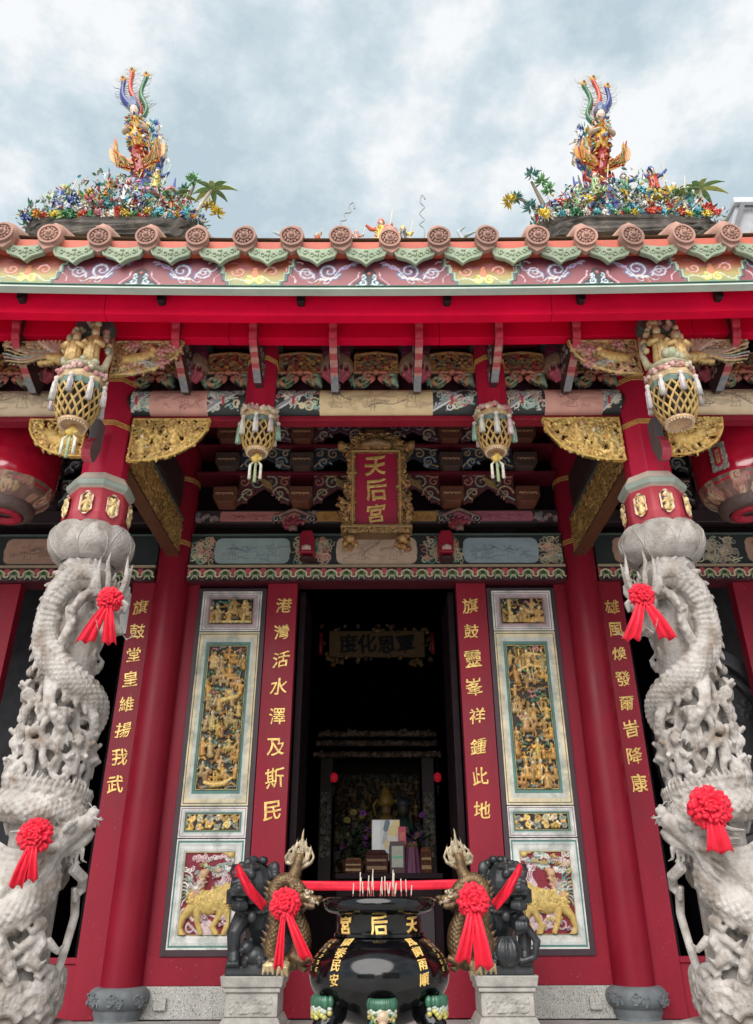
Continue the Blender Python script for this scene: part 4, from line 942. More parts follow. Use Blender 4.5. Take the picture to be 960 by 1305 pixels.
# ------------------------------------------------------------------ openwork spandrels
def spandrel(xa, w, h, z, y, sx, seed, palette, shape, bird=None, bg=(.03, .015, .012), name='spandrel'):
    """hangs below z, upright edge at xa, reaching w towards sx"""
    r = random.Random(seed); st = []
    inside = shape
    n = int(w * h * 1500)
    for k in range(n):
        x = r.uniform(0, w); v = r.uniform(0, h)
        if not inside(x / w, v / h): continue
        c = jit(r.choice(palette), .25)
        q = r.random()
        if q < .45: st.append(spiral(x, v, r.uniform(.018, .035), 1.2, r.random() * 6.3, r.uniform(.008, .012), c, r.choice((1, -1)), .0, 1.2))
        elif q < .75: st.append(leaf(x, v, r.random() * 6.3, r.uniform(.05, .08), .013, c, .008))
        elif q < .9: st += [S([(x + r.uniform(-.02, .02), v + r.uniform(-.02, .02))], r.uniform(.008, .014), jit(c, .2), .015) for _ in range(3)]
        else: st += bloom(x, v, .025, c, .012, 6)
    # edge moulding along the curved outline
    ed = []
    for t in np.linspace(0, 1, 30):
        lo = 0.0; hi = 1.0
        for _ in range(18):
            mid = (lo + hi) / 2
            if inside(t, 1 - mid): lo = mid
            else: hi = mid
        ed.append((t * w, h * (1 - lo)))
    st.append(S(ed, .012, jit(palette[0], .1), .014)); st.append(S([(0.008, h), (w, h - .006)], .011, palette[0], .01)); st.append(S([(.01, 0), (.01, h)], .011, palette[0], .01))
    if bird: st += bird(w, h)
    bb = B(); f = lambda U, V, H: (xa + sx * U, y - H, z - h + V)
    relief(bb, w, h, .006, st, bg, f, openwork=True, u0=0, mask=lambda U, V: np.ones_like(U, bool))
    o = part(bb, name, M_gild, smooth=True)
    so = o.modifiers.new('t', 'SOLIDIFY'); so.thickness = .035; so.offset = -1 if sx > 0 else 1
    return o
q_shape = lambda t, v: (1 - v) < 1.0 * math.sqrt(max(0, 1 - min(1, t) ** 2.3)) * (.98) if True else False
GP = [(.66, .42, .12), (.56, .34, .10), (.74, .52, .18), (.42, .24, .08)]
CPAL = [(.56, .38, .16), (.50, .30, .14), (.52, .26, .20), (.46, .36, .18), (.28, .17, .07)]
def riders(w, h):
    global rnd; o = []
    for i, x in enumerate((.16, .36, .56)): o += person(w * x, h * (.22 + .12 * i), .17, (.72, .50, .17), .022)
    return o
def beastie(w, h): return [S([(w * .15, h * .42), (w * .35, h * .38), (w * .5, h * .46)], [.05, .055, .05], (.70, .46, .14), .02, .6), S([(w * .55, h * .55)], .05, (.62, .42, .14), .025, .7), S([(w * .15, h * .35), (w * .12, h * .2)], .02, (.7, .48, .16), .02), S([(w * .4, h * .3), (w * .45, h * .2)], .02, (.7, .48, .16), .02)]
for s in (-1, 1):
    spandrel(s * 2.09, .66, .43, 4.63, 5.50, -s, 31 + s, GP, q_shape, riders, name='gilt_spandrel')
    spandrel(s * 2.47, .50, .38, 4.63, 5.50, s, 41 + s, GP, q_shape, beastie, name='gilt_spandrel')
# upper spandrels under the purlin: birds among peonies inside, a phoenix outside
def pheasant(w, h):
    o = [S([(w * .2, h * .45), (w * .42, h * .5), (w * .55, h * .62)], [.035, .045, .03], (.66, .44, .16), .022, .8), S([(w * .58, h * .70)], .026, (.68, .46, .18), .03), S([(w * .2, h * .45), (w * .03, h * .62)], [.03, .012], (.6, .42, .2), .02)]
    for k in range(4): o.append(wave(w * .4, h * .35, w * (.62 + .06 * k), h * (.22 + .05 * k), .015, 1, .011, (.30, .40, .36) if k % 2 else (.6, .5, .4), .02))
    for (x, y) in ((.72, .70), (.88, .8), (.28, .84), (.75, .35)): o += bloom(w * x, h * y, .048, (.58, .26, .26), .02, 8, (.5, .2, .2))
    return o
def phoenix_relief(w, h):
    o = []
    for k in range(6): o.append(wave(w * .25, h * .45, w * (.98 - .03 * abs(k - 2)), h * (.30 + .12 * k), .018, 1.2, .016, jit(((.62, .46, .24), (.60, .40, .34), (.36, .44, .36))[k % 3], .12), .015))
    for k in range(6): o.append(S([(w * .22, h * .5), (w * (.25 + .055 * k), h * .96)], [.022, .014], jit((.58, .38, .34), .12) if k % 2 else jit((.66, .52, .32), .1), .028))
    o += [S([(w * .05, h * .35), (w * .2, h * .36), (w * .34, h * .42)], [.03, .05, .035], (.66, .46, .18), .028), S([(w * .3, h * .25), (w * .45, h * .22)], .02, (.66, .46, .18), .03)]
    return o
for s in (-1, 1):
    spandrel(s * 2.14, .56, .35, 5.035, 4.97, -s, 51 + s, CPAL, q_shape, pheasant, name='painted_spandrel')
    spandrel(s * 2.43, .62, .30, 5.035, 4.97, s, 61 + s, [(.5, .36, .2), (.44, .3, .22)], lambda t, v: (1 - v) < .8 * (1 - t) + .1, phoenix_relief, name='phoenix_spandrel')
# ------------------------------------------------------------------ carved tie boards from column to wall
for s in (-1, 1):
    bb = B(); w = 2.0; h = .40
    st = vine(w, h, 20, [(.40, .22, .07), (.5, .3, .09), (.30, .16, .06)], .014, .004, 1, 81 + s) + vine(w, h, 13, [(.5, .3, .1), (.36, .2, .06)], .016, .008, 1, 91 + s)
    f = lambda U, V, H: (s * (2.215 - H), 6.79 + U, 4.365 + V)
    relief(bb, w, h, .009, st, (.06, .03, .02), f)
    bb.box(min(s * 2.225, s * 2.31), max(s * 2.225, s * 2.31), 5.75, 7.78, 4.365, 4.765, (.05, .02, .02)); bb.box(min(s * 2.19, s * 2.33), max(s * 2.19, s * 2.33), 5.75, 7.78, 4.768, 4.80, (.13, .17, .14)); bb.box(min(s * 2.195, s * 2.33), max(s * 2.195, s * 2.33), 5.75, 7.78, 4.335, 4.362, (.14, .06, .03))
    part(bb, 'carved_tie_board', M_gild, autosmooth=40)
    bb = B(); bb.box(min(s * 2.24, s * 2.3), max(s * 2.24, s * 2.3), 5.75, 7.78, 4.95, 5.35, (.05, .03, .03)); part(bb, 'upper_tie_board', M_paint, bevel=.01)
# ------------------------------------------------------------------ dragon columns
OCT = R(22.5)
def dragon_head(b, M, s=1.0, col=(1, 1, 1), horn=None, tongue=None, eye=None, mane=None):
    """head looking along +x, up +z, length about 0.9 s"""
    old = b.M; b.M = M @ Matrix.Scale(s, 4) if old is None else old @ M @ Matrix.Scale(s, 4)
    horn = horn or col; tongue = tongue or col; eye = eye or col; mane = mane or col
    b.ball((0, 0, .02), (.24, .20, .19), 14, 10, col)                     # skull
    b.tube([(.1, 0, .03), (.32, 0, .05), (.50, 0, .07), (.60, 0, .10)], [.17, .135, .12, .10], 12, col)   # upper jaw
    b.ball((.58, 0, .15), (.09, .12, .08), 10, 8, col)                   # nose
    for y in (-1, 1):
        b.ball((.63, y * .07, .17), (.045, .04, .045), 8, 6, col)
        b.ball((.20, y * .13, .17), (.075, .06, .07), 10, 8, eye); b.tube([(.08, y * .14, .20), (.2, y * .16, .26), (.32, y * .13, .22)], [.04, .05, .03], 8, col)  # brow
        b.tube([(-.02, y * .10, .18), (-.20, y * .15, .32), (-.42, y * .17, .36), (-.58, y * .15, .46)], [.05, .045, .035, .012], 8, horn)
        b.tube([(-.20, y * .10, .25), (-.30, y * .2, .38)], [.03, .012], 6, horn)
        b.tube([(-.05, y * .2, .06), (-.16, y * .30, .10), (-.26, y * .32, .16)], [.07, .06, .02], 8, col)     # ear
        b.tube([(.56, y * .11, .12), (.66, y * .22, .08), (.62, y * .32, .18), (.50, y * .36, .22)], [.022, .018, .014, .008], 6, col)  # whisker
        for k in range(4): b.tube([(.34 + k * .07, y * .09, 0), (.345 + k * .07, y * .09, -.055)], [.022, .006], 6, eye)
        b.tube([(.60, y * .06, .02), (.62, y * .07, -.08)], [.028, .006], 6, eye)
        for k in range(6):                                                  # cheek mane
            a = R(-70 + k * 30); b.tube([(-.08, y * .16, .05 * math.sin(a)), (-.22, y * .24, .16 * math.sin(a)), (-.40, y * (.24 + .03 * (k % 2)), .28 * math.sin(a)), (-.52, y * .28, .36 * math.sin(a) + .03)], [.06, .05, .035, .008], 8, mane)
    b.tube([(.02, 0, -.10), (.25, 0, -.17), (.42, 0, -.15), (.52, 0, -.11)], [.13, .10, .085, .05], 10, col)   # lower jaw
    b.tube([(.20, 0, -.08), (.40, 0, -.05), (.52, 0, -.02)], [.06, .05, .015], 8, tongue)
    for k in range(5): b.tube([(.30 - k * .07, (k - 2) * .05, -.22), (.24 - k * .07, (k - 2) * .06, -.36), (.30 - k * .06, (k - 2) * .07, -.44)], [.035, .028, .008], 6, mane)  # beard
    for k in range(4): b.tube([(.12 - k * .12, 0, .18), (.06 - k * .13, 0, .31)], [.05, .01], 6, mane)
    b.M = old
def frame(o, fwd, up):
    x = Vector(fwd).normalized(); z = Vector(up); z = (z - x * z.dot(x)).normalized(); y = z.cross(x)
    return Matrix(((x.x, y.x, z.x, o[0]), (x.y, y.y, z.y, o[1]), (x.z, y.z, z.z, o[2]), (0, 0, 0, 1)))
def cyl(r, deg, z): a = R(deg); return Vector((r * math.sin(a), -r * math.cos(a), z))
def smoothpath(pts, n=8):
    """Catmull-Rom through (angle, z, distance, radius)"""
    P_ = np.array(pts, float); out = []
    Q = np.vstack([2 * P_[0] - P_[1], P_, 2 * P_[-1] - P_[-2]])
    for i in range(1, len(Q) - 2):
        for t in np.linspace(0, 1, n, endpoint=False):
            a, b_, c, d = Q[i - 1], Q[i], Q[i + 1], Q[i + 2]
            out.append(.5 * (2 * b_ + (c - a) * t + (2 * a - 5 * b_ + 4 * c - d) * t * t + (3 * b_ - a - 3 * c + d) * t ** 3))
    out.append(Q[-2]); return np.array(out)
def carve_column():
    """left column, seen from slightly right of its front; angle 0 faces the yard, positive to the right"""
    r = random.Random(4); b = B()
    b.lathe([(.20, .28), (.205, 1.2), (.205, 3.0), (.20, 3.22)], 32)
    def body(pts, fin=1, rs=1.0):
        p = smoothpath(pts); c = [cyl(q[2], q[0], q[1]) for q in p]; rad = [q[3] * rs for q in p]
        b.tube(c, rad, 16)
        L = len(p); acc = 0
        for i in range(1, L - 1):
            acc += (c[i] - c[i - 1]).length
            if acc > .055:
                acc = 0
                out_ = Vector((c[i].x, c[i].y, 0)).normalized(); t = (c[i + 1] - c[i - 1]).normalized()
                side = t.cross(out_) * fin; d = (out_ * .35 + side).normalized()
                o = c[i] + d * rad[i] * .86
                b.tube([o - t * .02, o + d * .05 + t * .012, o + d * .075 + t * .03], [.034, .022, .006], 6)
                b.tube([o - t * .035, o, o + t * .035], .018, 6)
        for i in range(1, L - 1):                              # overlapping scales
            out_ = Vector((c[i].x, c[i].y, 0)).normalized(); t = (c[i + 1] - c[i - 1]).normalized(); side = t.cross(out_) * fin
            for k in range(7):
                an = R(-20 + 24 * (k + .5 * (i % 2))); d = out_ * math.cos(an) + side * math.sin(an)
                b.ball(c[i] + d * rad[i] * .93 , (.026, .026, .022), 6, 4)
        # belly plates
        for i in range(2, L - 2, 2):
            out_ = Vector((c[i].x, c[i].y, 0)).normalized(); t = (c[i + 1] - c[i - 1]).normalized(); side = t.cross(out_) * -fin
            a_ = c[i] + (out_ * .75 + side * .55).normalized() * rad[i]; b_ = c[i] + (out_ * .15 + side).normalized() * rad[i]
            b.tube([a_, (a_ + b_) / 2 + side * .008, b_], .012, 6)
    # upper dragon: neck rises over the top, sweeps down the left, crosses to the right and winds round behind
    body([(62, 3.00, .27, .07), (45, 3.10, .25, .085), (15, 3.12, .24, .095), (-20, 3.02, .245, .10), (-38, 2.82, .25, .10), (-32, 2.62, .25, .105), (-5, 2.46, .25, .108), (30, 2.34, .25, .108), (70, 2.24, .26, .11), (110, 2.14, .25, .10), (170, 2.0, .24, .09), (230, 1.86, .24, .08), (275, 1.74, .25, .06)], 1)
    dragon_head(b, frame(cyl(.345, 58, 2.93), cyl(.42, 52, -1.0), cyl(1, 46, .35)), .52)
    # arms of the upper dragon
    def limb(pts, r0, r1, claws=True):
        c = [cyl(*q) for q in pts]; n = len(c); b.tube(c, list(np.linspace(r0, r1, n)), 10)
        for i in range(n - 1):
            for k in range(3):
                q = c[i].lerp(c[i + 1], k / 3); out_ = Vector((q.x, q.y, 0)).normalized(); b.ball(q + out_ * r0 * .6 + Vector((r.uniform(-.02, .02), 0, r.uniform(-.02, .02))), r0 * .55, 7, 5)
        if claws:
            d = (c[-1] - c[-2]).normalized()
            for k in (-1, 0, 1, 2):
                sd = d.cross(Vector((c[-1].x, c[-1].y, 0)).normalized()) * k * .035
                b.tube([c[-1] + sd * .3, c[-1] + d * .04 + sd, c[-1] + d * .085 + sd * 1.2 + Vector((0, 0, -.02))], [.022, .02, .006], 6)
    limb([(.28, 8, 2.86), (.31, 14, 2.72), (.30, 4, 2.58)], .05, .04); limb([(.28, 35, 2.98), (.33, 22, 2.93), (.33, 10, 2.80)], .05, .035, False)
    limb([(.27, -5, 2.30), (.33, 5, 2.14), (.33, 20, 2.04), (.32, 30, 1.96)], .05, .04); limb([(.27, 60, 2.20), (.33, 72, 2.08), (.30, 84, 1.95)], .05, .035)
    # middle zone: stems, loops, small beasts and riders cut free of the shaft
    for k in range(20):
        a0 = r.uniform(-95, 150); z0 = r.uniform(1.66, 2.26); pts = []; da = r.uniform(-16, 16); dz = r.uniform(-.10, .10); cv = r.uniform(-1, 1)
        for q in range(6):
            t = q / 5; pts.append(cyl(.255 + .03 * math.sin(t * 3.1), a0 + da * 2.0 * t + 14 * cv * math.sin(t * 3.1), z0 + dz * 2.2 * t + .05 * cv * math.sin(t * 3.1)))
        b.tube(pts, [.034, .03, .028, .028, .026, .02], 8)
        if r.random() < .8: b.tube([cyl(.2, a0, z0), pts[0]], .032, 8); b.tube([cyl(.2, a0 + da * 2, z0 + dz * 2), pts[-1]], .03, 8)
    for (a, z, rr) in ((12, 1.98, .075), (62, 1.92, .06), (-35, 1.92, .07), (35, 1.74, .065), (95, 2.0, .07), (-60, 2.1, .07), (-20, 1.73, .06), (80, 1.72, .06)):
        b.tube([cyl(.278 + .012 * math.sin(3 * t), a + math.degrees(rr * math.cos(t) / .3), z + rr * 1.15 * math.sin(t)) for t in np.linspace(0, 6.3, 16)], .026, 8)
    for (a, z) in ((-15, 1.86), (55, 1.80), (85, 1.9), (-50, 1.78), (25, 2.08), (-62, 2.3), (100, 1.8), (-75, 1.98)):
        c = cyl(.275, a, z); o_ = Vector((c.x, c.y, 0)).normalized(); up = Vector((0, 0, 1)); sd = o_.cross(up)
        b.tube([c + up * -.10, c, c + up * .06], [.045, .05, .035], 9); b.ball(c + up * .115 + o_ * .01, .038, 9, 7); b.ball(c + up * .15, (.03, .03, .02), 8, 5)
        for s in (-1, 1): b.tube([c + up * .05 + sd * .03 * s, c + sd * .08 * s + o_ * .03, c + sd * .05 * s + o_ * .07 + up * .03], .02, 7); b.tube([c - up * .08 + sd * .03 * s, c - up * .16 + sd * .04 * s], .022, 7)
        if r.random() < .6: b.tube([c + sd * -.12 - up * .07, c - up * .05, c + sd * .12 - up * .03], [.05, .055, .045], 9); b.ball(c + sd * .17 + up * .02, .042, 8, 6)
    # broad ledge with a toothed hem, then the lower dragon
    for a in range(-110, 160, 7):
        z = 1.60 - .0006 * (a - 20) ; q = cyl(.30, a, z); b.ball(q, (.04, .04, .03), 7, 5); b.tube([q, cyl(.33, a + 2, z + .045), cyl(.325, a + 5, z + .085 + .02 * math.sin(a))], [.028, .018, .005], 6); b.tube([cyl(.2, a, z - .01), q], .04, 7)
    body([(-120, 1.60, .24, .07), (-80, 1.56, .26, .085), (-40, 1.50, .27, .095), (5, 1.47, .275, .10), (50, 1.44, .275, .10), (95, 1.40, .26, .095), (140, 1.33, .24, .09), (200, 1.2, .23, .08), (250, 1.08, .24, .085), (290, .99, .26, .095), (320, .90, .28, .11), (352, .85, .285, .12), (382, .91, .285, .12), (402, 1.03, .275, .11), (395, 1.16, .285, .105), (403, 1.27, .295, .095)], -1)
    dragon_head(b, frame(cyl(.34, 46, 1.27), cyl(1, 118, 0) * .9 + Vector((0, 0, .52)), cyl(.4, 40, 1)), .46)
    # sweeping mane and whiskers of the lower dragon
    for k in range(9):
        a = 42 - k * 3; z = 1.24 - k * .014
        b.tube([cyl(.34, a, z), cyl(.37, a - 25, z - .05 - .012 * k), cyl(.36, a - 52, z - .02 - .02 * k), cyl(.33, a - 80 + 2 * k, z + .05 - .022 * k)], [.035, .032, .026, .008], 8)
    b.tube([cyl(.36, 68, 1.13), cyl(.40, 82, 1.07), cyl(.38, 90, 1.0), cyl(.37, 80, .95), cyl(.38, 74, 1.01)], [.04, .04, .036, .028, .015], 8)
    b.tube([cyl(.34, 88, 1.02), cyl(.35, 95, .85), cyl(.34, 86, .68), cyl(.31, 82, .50)], [.035, .032, .03, .03], 8)
    limb([(.28, -25, .86), (.34, -5, .74), (.34, 12, .62), (.34, 22, .50)], .065, .045); limb([(.27, 30, .88), (.33, 44, .72), (.31, 40, .56)], .055, .04, False); limb([(.28, -60, .90), (.33, -50, .72), (.33, -42, .58)], .06, .04)
    for k in range(8):                                                      # flame fronds
        a = r.uniform(-60, 60); z = r.uniform(.60, 1.0); sg = r.choice((-1, 1))
        b.tube([cyl(.27, a, z), cyl(.35, a + sg * 9, z + .03), cyl(.37, a + sg * 20, z - .02), cyl(.37, a + sg * 28, z + .02)], [.04, .035, .022, .006], 8)
    # waves and cloud mass at the foot
    for k in range(70):
        a = r.uniform(-120, 160); z = r.uniform(.27, .52); rr = r.uniform(.05, .09); sg = r.choice((-1, 1))
        b.tube([cyl(.29 + .035 * (1 - t / 7), a + sg * math.degrees(rr * (1 - t / 9) * math.cos(t) / .3), z + rr * (1 - t / 9) * .7 * math.sin(t)) for t in np.linspace(0, 6.3, 11)], [.035 - .0018 * q for q in range(11)], 7)
    b.lathe([(.31, .24), (.31, .30), (.29, .42), (.22, .60)], 28)
    for k in range(60):                                                     # flames and cloud tongues filling the shaft behind the dragons
        a = r.uniform(-100, 150); z = r.uniform(.62, 3.05); sg = r.choice((-1, 1)); L = r.uniform(.08, .16)
        b.tube([cyl(.205, a, z), cyl(.235, a + sg * 8, z + L * .4), cyl(.245, a + sg * 3, z + L * .8), cyl(.22, a + sg * 12, z + L * 1.2)], [.032, .03, .022, .006], 7)
    for k in range(26):                                                     # shallow clouds on the bare shaft
        a = r.uniform(-110, 150); z = r.uniform(.6, 3.1); rr = r.uniform(.03, .06)
        b.tube([cyl(.207, a + math.degrees(rr * (1 - t / 8) * math.cos(t) / .2), z + rr * (1 - t / 8) * math.sin(t)) for t in np.linspace(0, 6.3, 10)], .014, 6)
    return fuse(b, 'dragon_carving', .0085, M_stone, 1, color=False)
carve_me = carve_column()

def lotus_b():
    b = B(); n = 72; prof = []
    for k, (r0, z) in enumerate(((.20, 0), (.27, .045), (.315, .11), (.328, .18), (.322, .24), (.30, .285), (.275, .30), (.20, .30))):
        prof.append((r0, z))
    G = []
    P_ = smoothpath([(0, 0, .205, 0), (0, .03, .255, 0), (0, .09, .308, 0), (0, .17, .33, 0), (0, .24, .322, 0), (0, .285, .30, 0)], 5)
    for q in P_:
        row = []
        for i in range(n + 1):
            a = 2 * math.pi * i / n; t = q[1] / .285; ph = (a * 8 / (2 * math.pi)) % 1; pet = abs(math.sin(math.pi * ph))
            rr = q[2] * (1 + .018 * (pet ** .35 - .8) * max(0, math.sin(math.pi * min(1, t * 1.02 + .02))) ** .5); z = q[1] - (.022 * (1 - pet) ** 3 if t > .8 else 0)
            row.append((rr * math.sin(a), -rr * math.cos(a), z))
        G.append(row)
    top = G[-1]; G.append([(x * .88, y * .88, z - .01) for x, y, z in top]); G.append([(x * .5, y * .5, .27) for x, y, z in top])
    b.grid(G)
    for k in range(8):                                     # raised petal edges rising to a point
        for sg in (-1, 1):
            pts = []
            for q in P_:
                t = q[1] / .285; w = (1 - t ** 2.6) * .5 * .98
                a = 2 * math.pi * (k + .5 + sg * w) / 8; rr = q[2] * 1.0 - .002; pts.append((rr * math.sin(a), -rr * math.cos(a), q[1]))
            b.tube(pts, .006, 6)
    return b
def cartouche(seed):
    bb = B(); r = random.Random(seed); st = []
    for k in range(26): st.append(spiral(r.uniform(-.035, .035), r.uniform(.02, .18), r.uniform(.01, .018), 1.1, r.random() * 6, .0065, jit(r.choice((CREAM, LGOLD, GOLD, (.7, .55, .42))), .15), r.choice((1, -1)), .003))
    st += person(0, .04, .13, (.66, .48, .22), .008)
    e_ = [(-.028, .006), (.028, .006), (.046, .03), (.046, .175), (.028, .20), (-.028, .20), (-.046, .175), (-.046, .03), (-.028, .006)]
    st.append(S(e_, .010, (.72, .52, .36), .008))
    return st
col_roots = []
for s in (-1, 1):
    root = thing('dragon_column', 'pale stone dragon column, ' + ('left of the doorway, upper bow tied to its right side' if s < 0 else 'right of the doorway, upper bow tied to its left side'), 'column', (s * HX, YB, 0), 'dragon columns of the porch')
    b = B(); b.lathe([(.48, 0), (.48, .05), (.45, .09), (.45, .17), (.47, .19), (.47, .245), (.40, .255)], 8, a0=OCT); b.out('pedestal', M_stone, root, bevel=.008)
    o = link('dragon_carving', carve_me, root)
    o.scale = (.90 * -s, .90, 1)
    b = B(); b.lathe([(.195, 3.19), (.215, 3.2), (.215, 3.235), (.205, 3.30)], 8, a0=OCT); b.out('neck', M_stone, root, bevel=.006)
    b = lotus_b(); b.V = [v + np.array((0, 0, 3.285)) for v in b.V]; b.out('lotus_capital', M_stone, root, smooth=True)
    b = B(); b.lathe([(.24, 3.575), (.25, 3.60), (.265, 3.66), (.262, 3.78), (.245, 3.86), (.225, 3.90)], 8, a0=OCT, col=(.36, .035, .055)); dr = b.out('octagon_drum', mat('drum_red_paint', (.40, .035, .055), .55, var=.15, dirt=(.3, .1, .1), dirt_amt=.4), root, bevel=.014)
    for k in range(8):
        am = OCT + math.pi / 8 + k * math.pi / 4
        if math.cos(am) < -.5: continue
        bb = B(); ca, sa = math.cos(am), math.sin(am); rr = .249
        f = lambda U, V, H: ((rr + H) * sa + U * ca, -(rr + H) * ca + U * sa, 3.628 + V)
        relief(bb, .105, .205, .005, cartouche(k), (.05, .02, .02), f, mask=lambda U, V: (np.abs(U) + np.abs(np.abs(V - .1025) - .06) * (np.abs(V - .1025) > .06) < .056))
        bb.out('cartouche', M_gild, dr, smooth=True)
    b = B(); b.lathe([(.225, 3.885), (.265, 3.91), (.272, 3.93), (.275, 3.945), (.255, 3.975), (.222, 4.03), (.205, 4.04)], 8, a0=OCT, col=None)
    C = b.C[0]; 
    for i in range(len(C)): C[i] = (.30, .36, .31) if i // 8 in (1, 2, 3) else (.60, .50, .42)
    b.out('flared_collar', M_paint, root, bevel=.004)
    b = B(); b.lathe([(.185, 4.03), (.18, 4.6), (.172, 5.5)], 8, a0=OCT); sh_ = b.out('octagon_shaft', mat('octagon_red_lacquer', (.48, .013, .048), .5, spec=.25, var=.1, vscale=3), root, bevel=.008)
    b = B(); 
    pass
    for z in (4.52, 4.97, 5.33): b = B(); ringband(b, 0, 0, .186 - .012 * (z - 4), z, 8, OCT, (.66, .42, .12), 3, .018, .007); b.out('gold_band', M_gild, sh_)
    b = B(); b.prism([(-.17, 5.40), (.17, 5.40), (.21, 5.44), (.21, 5.52), (-.21, 5.52), (-.21, 5.44)], -.5, .1, 'y', (.10, .15, .13)); b.out('cap_block', M_paint, root, bevel=.012)
    col_roots.append(root)

# ------------------------------------------------------------------ hanging posts and carved basket lanterns
def basket(root, R0, z0, h, seed, base_col, lattice=10, figures=True, tail=True, tassel_cols=((.66, .62, .62),), ring_k=1.0):
    """carved lantern hanging below z0 (local), octagonal"""
    r = random.Random(seed); N8 = 8
    b = B(); b.lathe([(R0 * .70, z0 - .02), (R0 * .95, z0 - .035), (R0 * 1.02, z0 - .07), (R0 * .98, z0 - .10)], N8, a0=OCT, col=base_col); cr = b.out('crown_ring', M_vcol, root, bevel=.005)
    b = B(); b.lathe([(R0 * .97, z0 - .10), (R0 * .99, z0 - .115), (R0 * .96, z0 - .15), (R0 * .90, z0 - .155)], N8, a0=OCT, col=(.13, .20, .17)); b.out('green_ring', M_vcol, root, bevel=.003)
    b = B()
    for k in range(26):
        a = 2 * math.pi * k / 26 + r.uniform(-.05, .05); z = z0 - .02 + r.uniform(-.02, .025); c = jit(r.choice((PINK, (.62, .42, .38), (.66, .56, .42), (.5, .28, .26))), .15); q = Vector((R0 * .93 * math.sin(a), -R0 * .93 * math.cos(a), z))
        b.ball(q, .024, 7, 5, c)
        for m_ in range(4): b.ball(q + Vector((r.uniform(-.02, .02), r.uniform(-.02, .02), r.uniform(-.01, .02))), .014, 6, 4, jit(c, .2))
    b.out('blossom_garland', M_vcol, cr, smooth=True)['kind'] = 'stuff'
    z1 = z0 - .15; z2 = z0 - h
    prof = [(1.0 - .02, 0), (.98, .25), (.90, .55), (.74, .85), (.60, 1.0)]
    def rad(t): return R0 * .95 * np.interp(t, [p[1] for p in prof], [p[0] for p in prof])
    b = B()
    for dirn in (-1, 1):
        for k in range(lattice * 2):
            pts = []
            for t in np.linspace(0, 1, 9):
                a = 2 * math.pi * k / (lattice * 2) + dirn * t * 1.05; pts.append((rad(t) * math.sin(a), -rad(t) * math.cos(a), z1 + (z2 - z1) * t))
            b.tube(pts, .0095, 6, jit((.42, .27, .09), .2), 1.0)
    b.out('lattice', M_vcol, root, smooth=True)
    b = B(); b.lathe([(R0 * .45, z1), (R0 * .45, z2 + .01)], 10, col=(.03, .02, .02)); b.out('core', M_vcol, root)
    b = B(); rb = R0 * .60; b.lathe([(rb * .96, z2 + .012), (rb * 1.06, z2), (rb * 1.0, z2 - .02), (rb * .82, z2 - .022), (rb * .78, z2 - .01), (0.001, z2 - .012)], 24, col=(.52, .34, .20), cap=False)
    for k in range(26):
        a = 2 * math.pi * k / 26; b.tube([(rb * .80 * math.sin(a), -rb * .80 * math.cos(a), z2 - .02), (rb * .98 * math.sin(a), -rb * .98 * math.cos(a), z2 - .024)], .008, 5, jit((.66, .52, .36), .1))
    b.out('base_disc', M_vcol, root, smooth=True)
    for k in range(8):
        a = k * math.pi / 4; c = jit(tassel_cols[k % len(tassel_cols)], .08); rr = R0 * 1.04; q = Vector((rr * math.sin(a), -rr * math.cos(a), 0)); L = r.uniform(.14, .19)
        b = B(); b.ball(q + Vector((0, 0, z0 - .11)), .022, 8, 6, (.64, .56, .5)); b.tube([q + Vector((0, 0, z0 - .115)), q * 1.02 + Vector((0, 0, z0 - .15)), q * 1.03 + Vector((0, 0, z0 - .115 - L))], [.012, .018, .024], 8, c)
        for m_ in range(6): b.tube([q * 1.02 + Vector((.018 * math.cos(m_), .018 * math.sin(m_), z0 - .15)), q * 1.03 + Vector((.023 * math.cos(m_), .023 * math.sin(m_), z0 - .117 - L))], .0035, 4, jit(c, .15))
        b.out('tassel', M_vcol, root, smooth=True)
    if tail:
        b = B(); zt = z2 - .02
        b.tube([(0, 0, zt), (.012, 0, zt - .03), (-.015, 0, zt - .06), (0, 0, zt - .09)], [.02, .03, .035, .02], 8, (.62, .42, .10)); b.ball((.01, 0, zt - .05), (.045, .02, .025), 8, 6, (.66, .48, .14))
        for i, x in enumerate((-.045, .0, .045)): b.tube([(x * .4, 0, zt - .08), (x, -.01, zt - .12), (x, -.01, zt - .25 - .03 * (i == 1))], [.006, .012, .014], 7, (.62, .60, .48) if i != 1 else (.35, .42, .24))
        b.out('pendant', M_vcol, root, smooth=True)
names = {(-1.0): 'small octagonal basket lantern carved on the hanging post left of the plaque', 1.0: 'small octagonal basket lantern carved on the hanging post right of the plaque'}
for s in (-1, 1):
    x = s * 1.0
    root = thing('hanging_lantern_post', names[x], 'lantern', (x, 5.47, 4.25), 'carved hanging lanterns under the eave')
    b = B(); b.lathe([(.135, .40), (.135, 1.28)], 8, a0=OCT); b.out('post', MATS['octagon_red_lacquer'], root, bevel=.008)
    b = B(); ringband(b, 0, 0, .134, .90, 8, OCT, (.66, .42, .12), 3, .018, .007); b.out('gold_band', M_gild, root)
    b = B(); b.prism([(-.13, 1.10), (.13, 1.10), (.16, 1.14), (.16, 1.24), (-.16, 1.24), (-.16, 1.14)], -.22, .1, 'y', (.05, .065, .06)); b.out('cap_block', M_paint, root, bevel=.01)
    basket(root, .155, .42, .38, 5 + s, (.52, .38, .20), 7, tail=True, tassel_cols=((.60, .56, .52), (.62, .50, .48), (.30, .45, .36), (.64, .60, .5)))
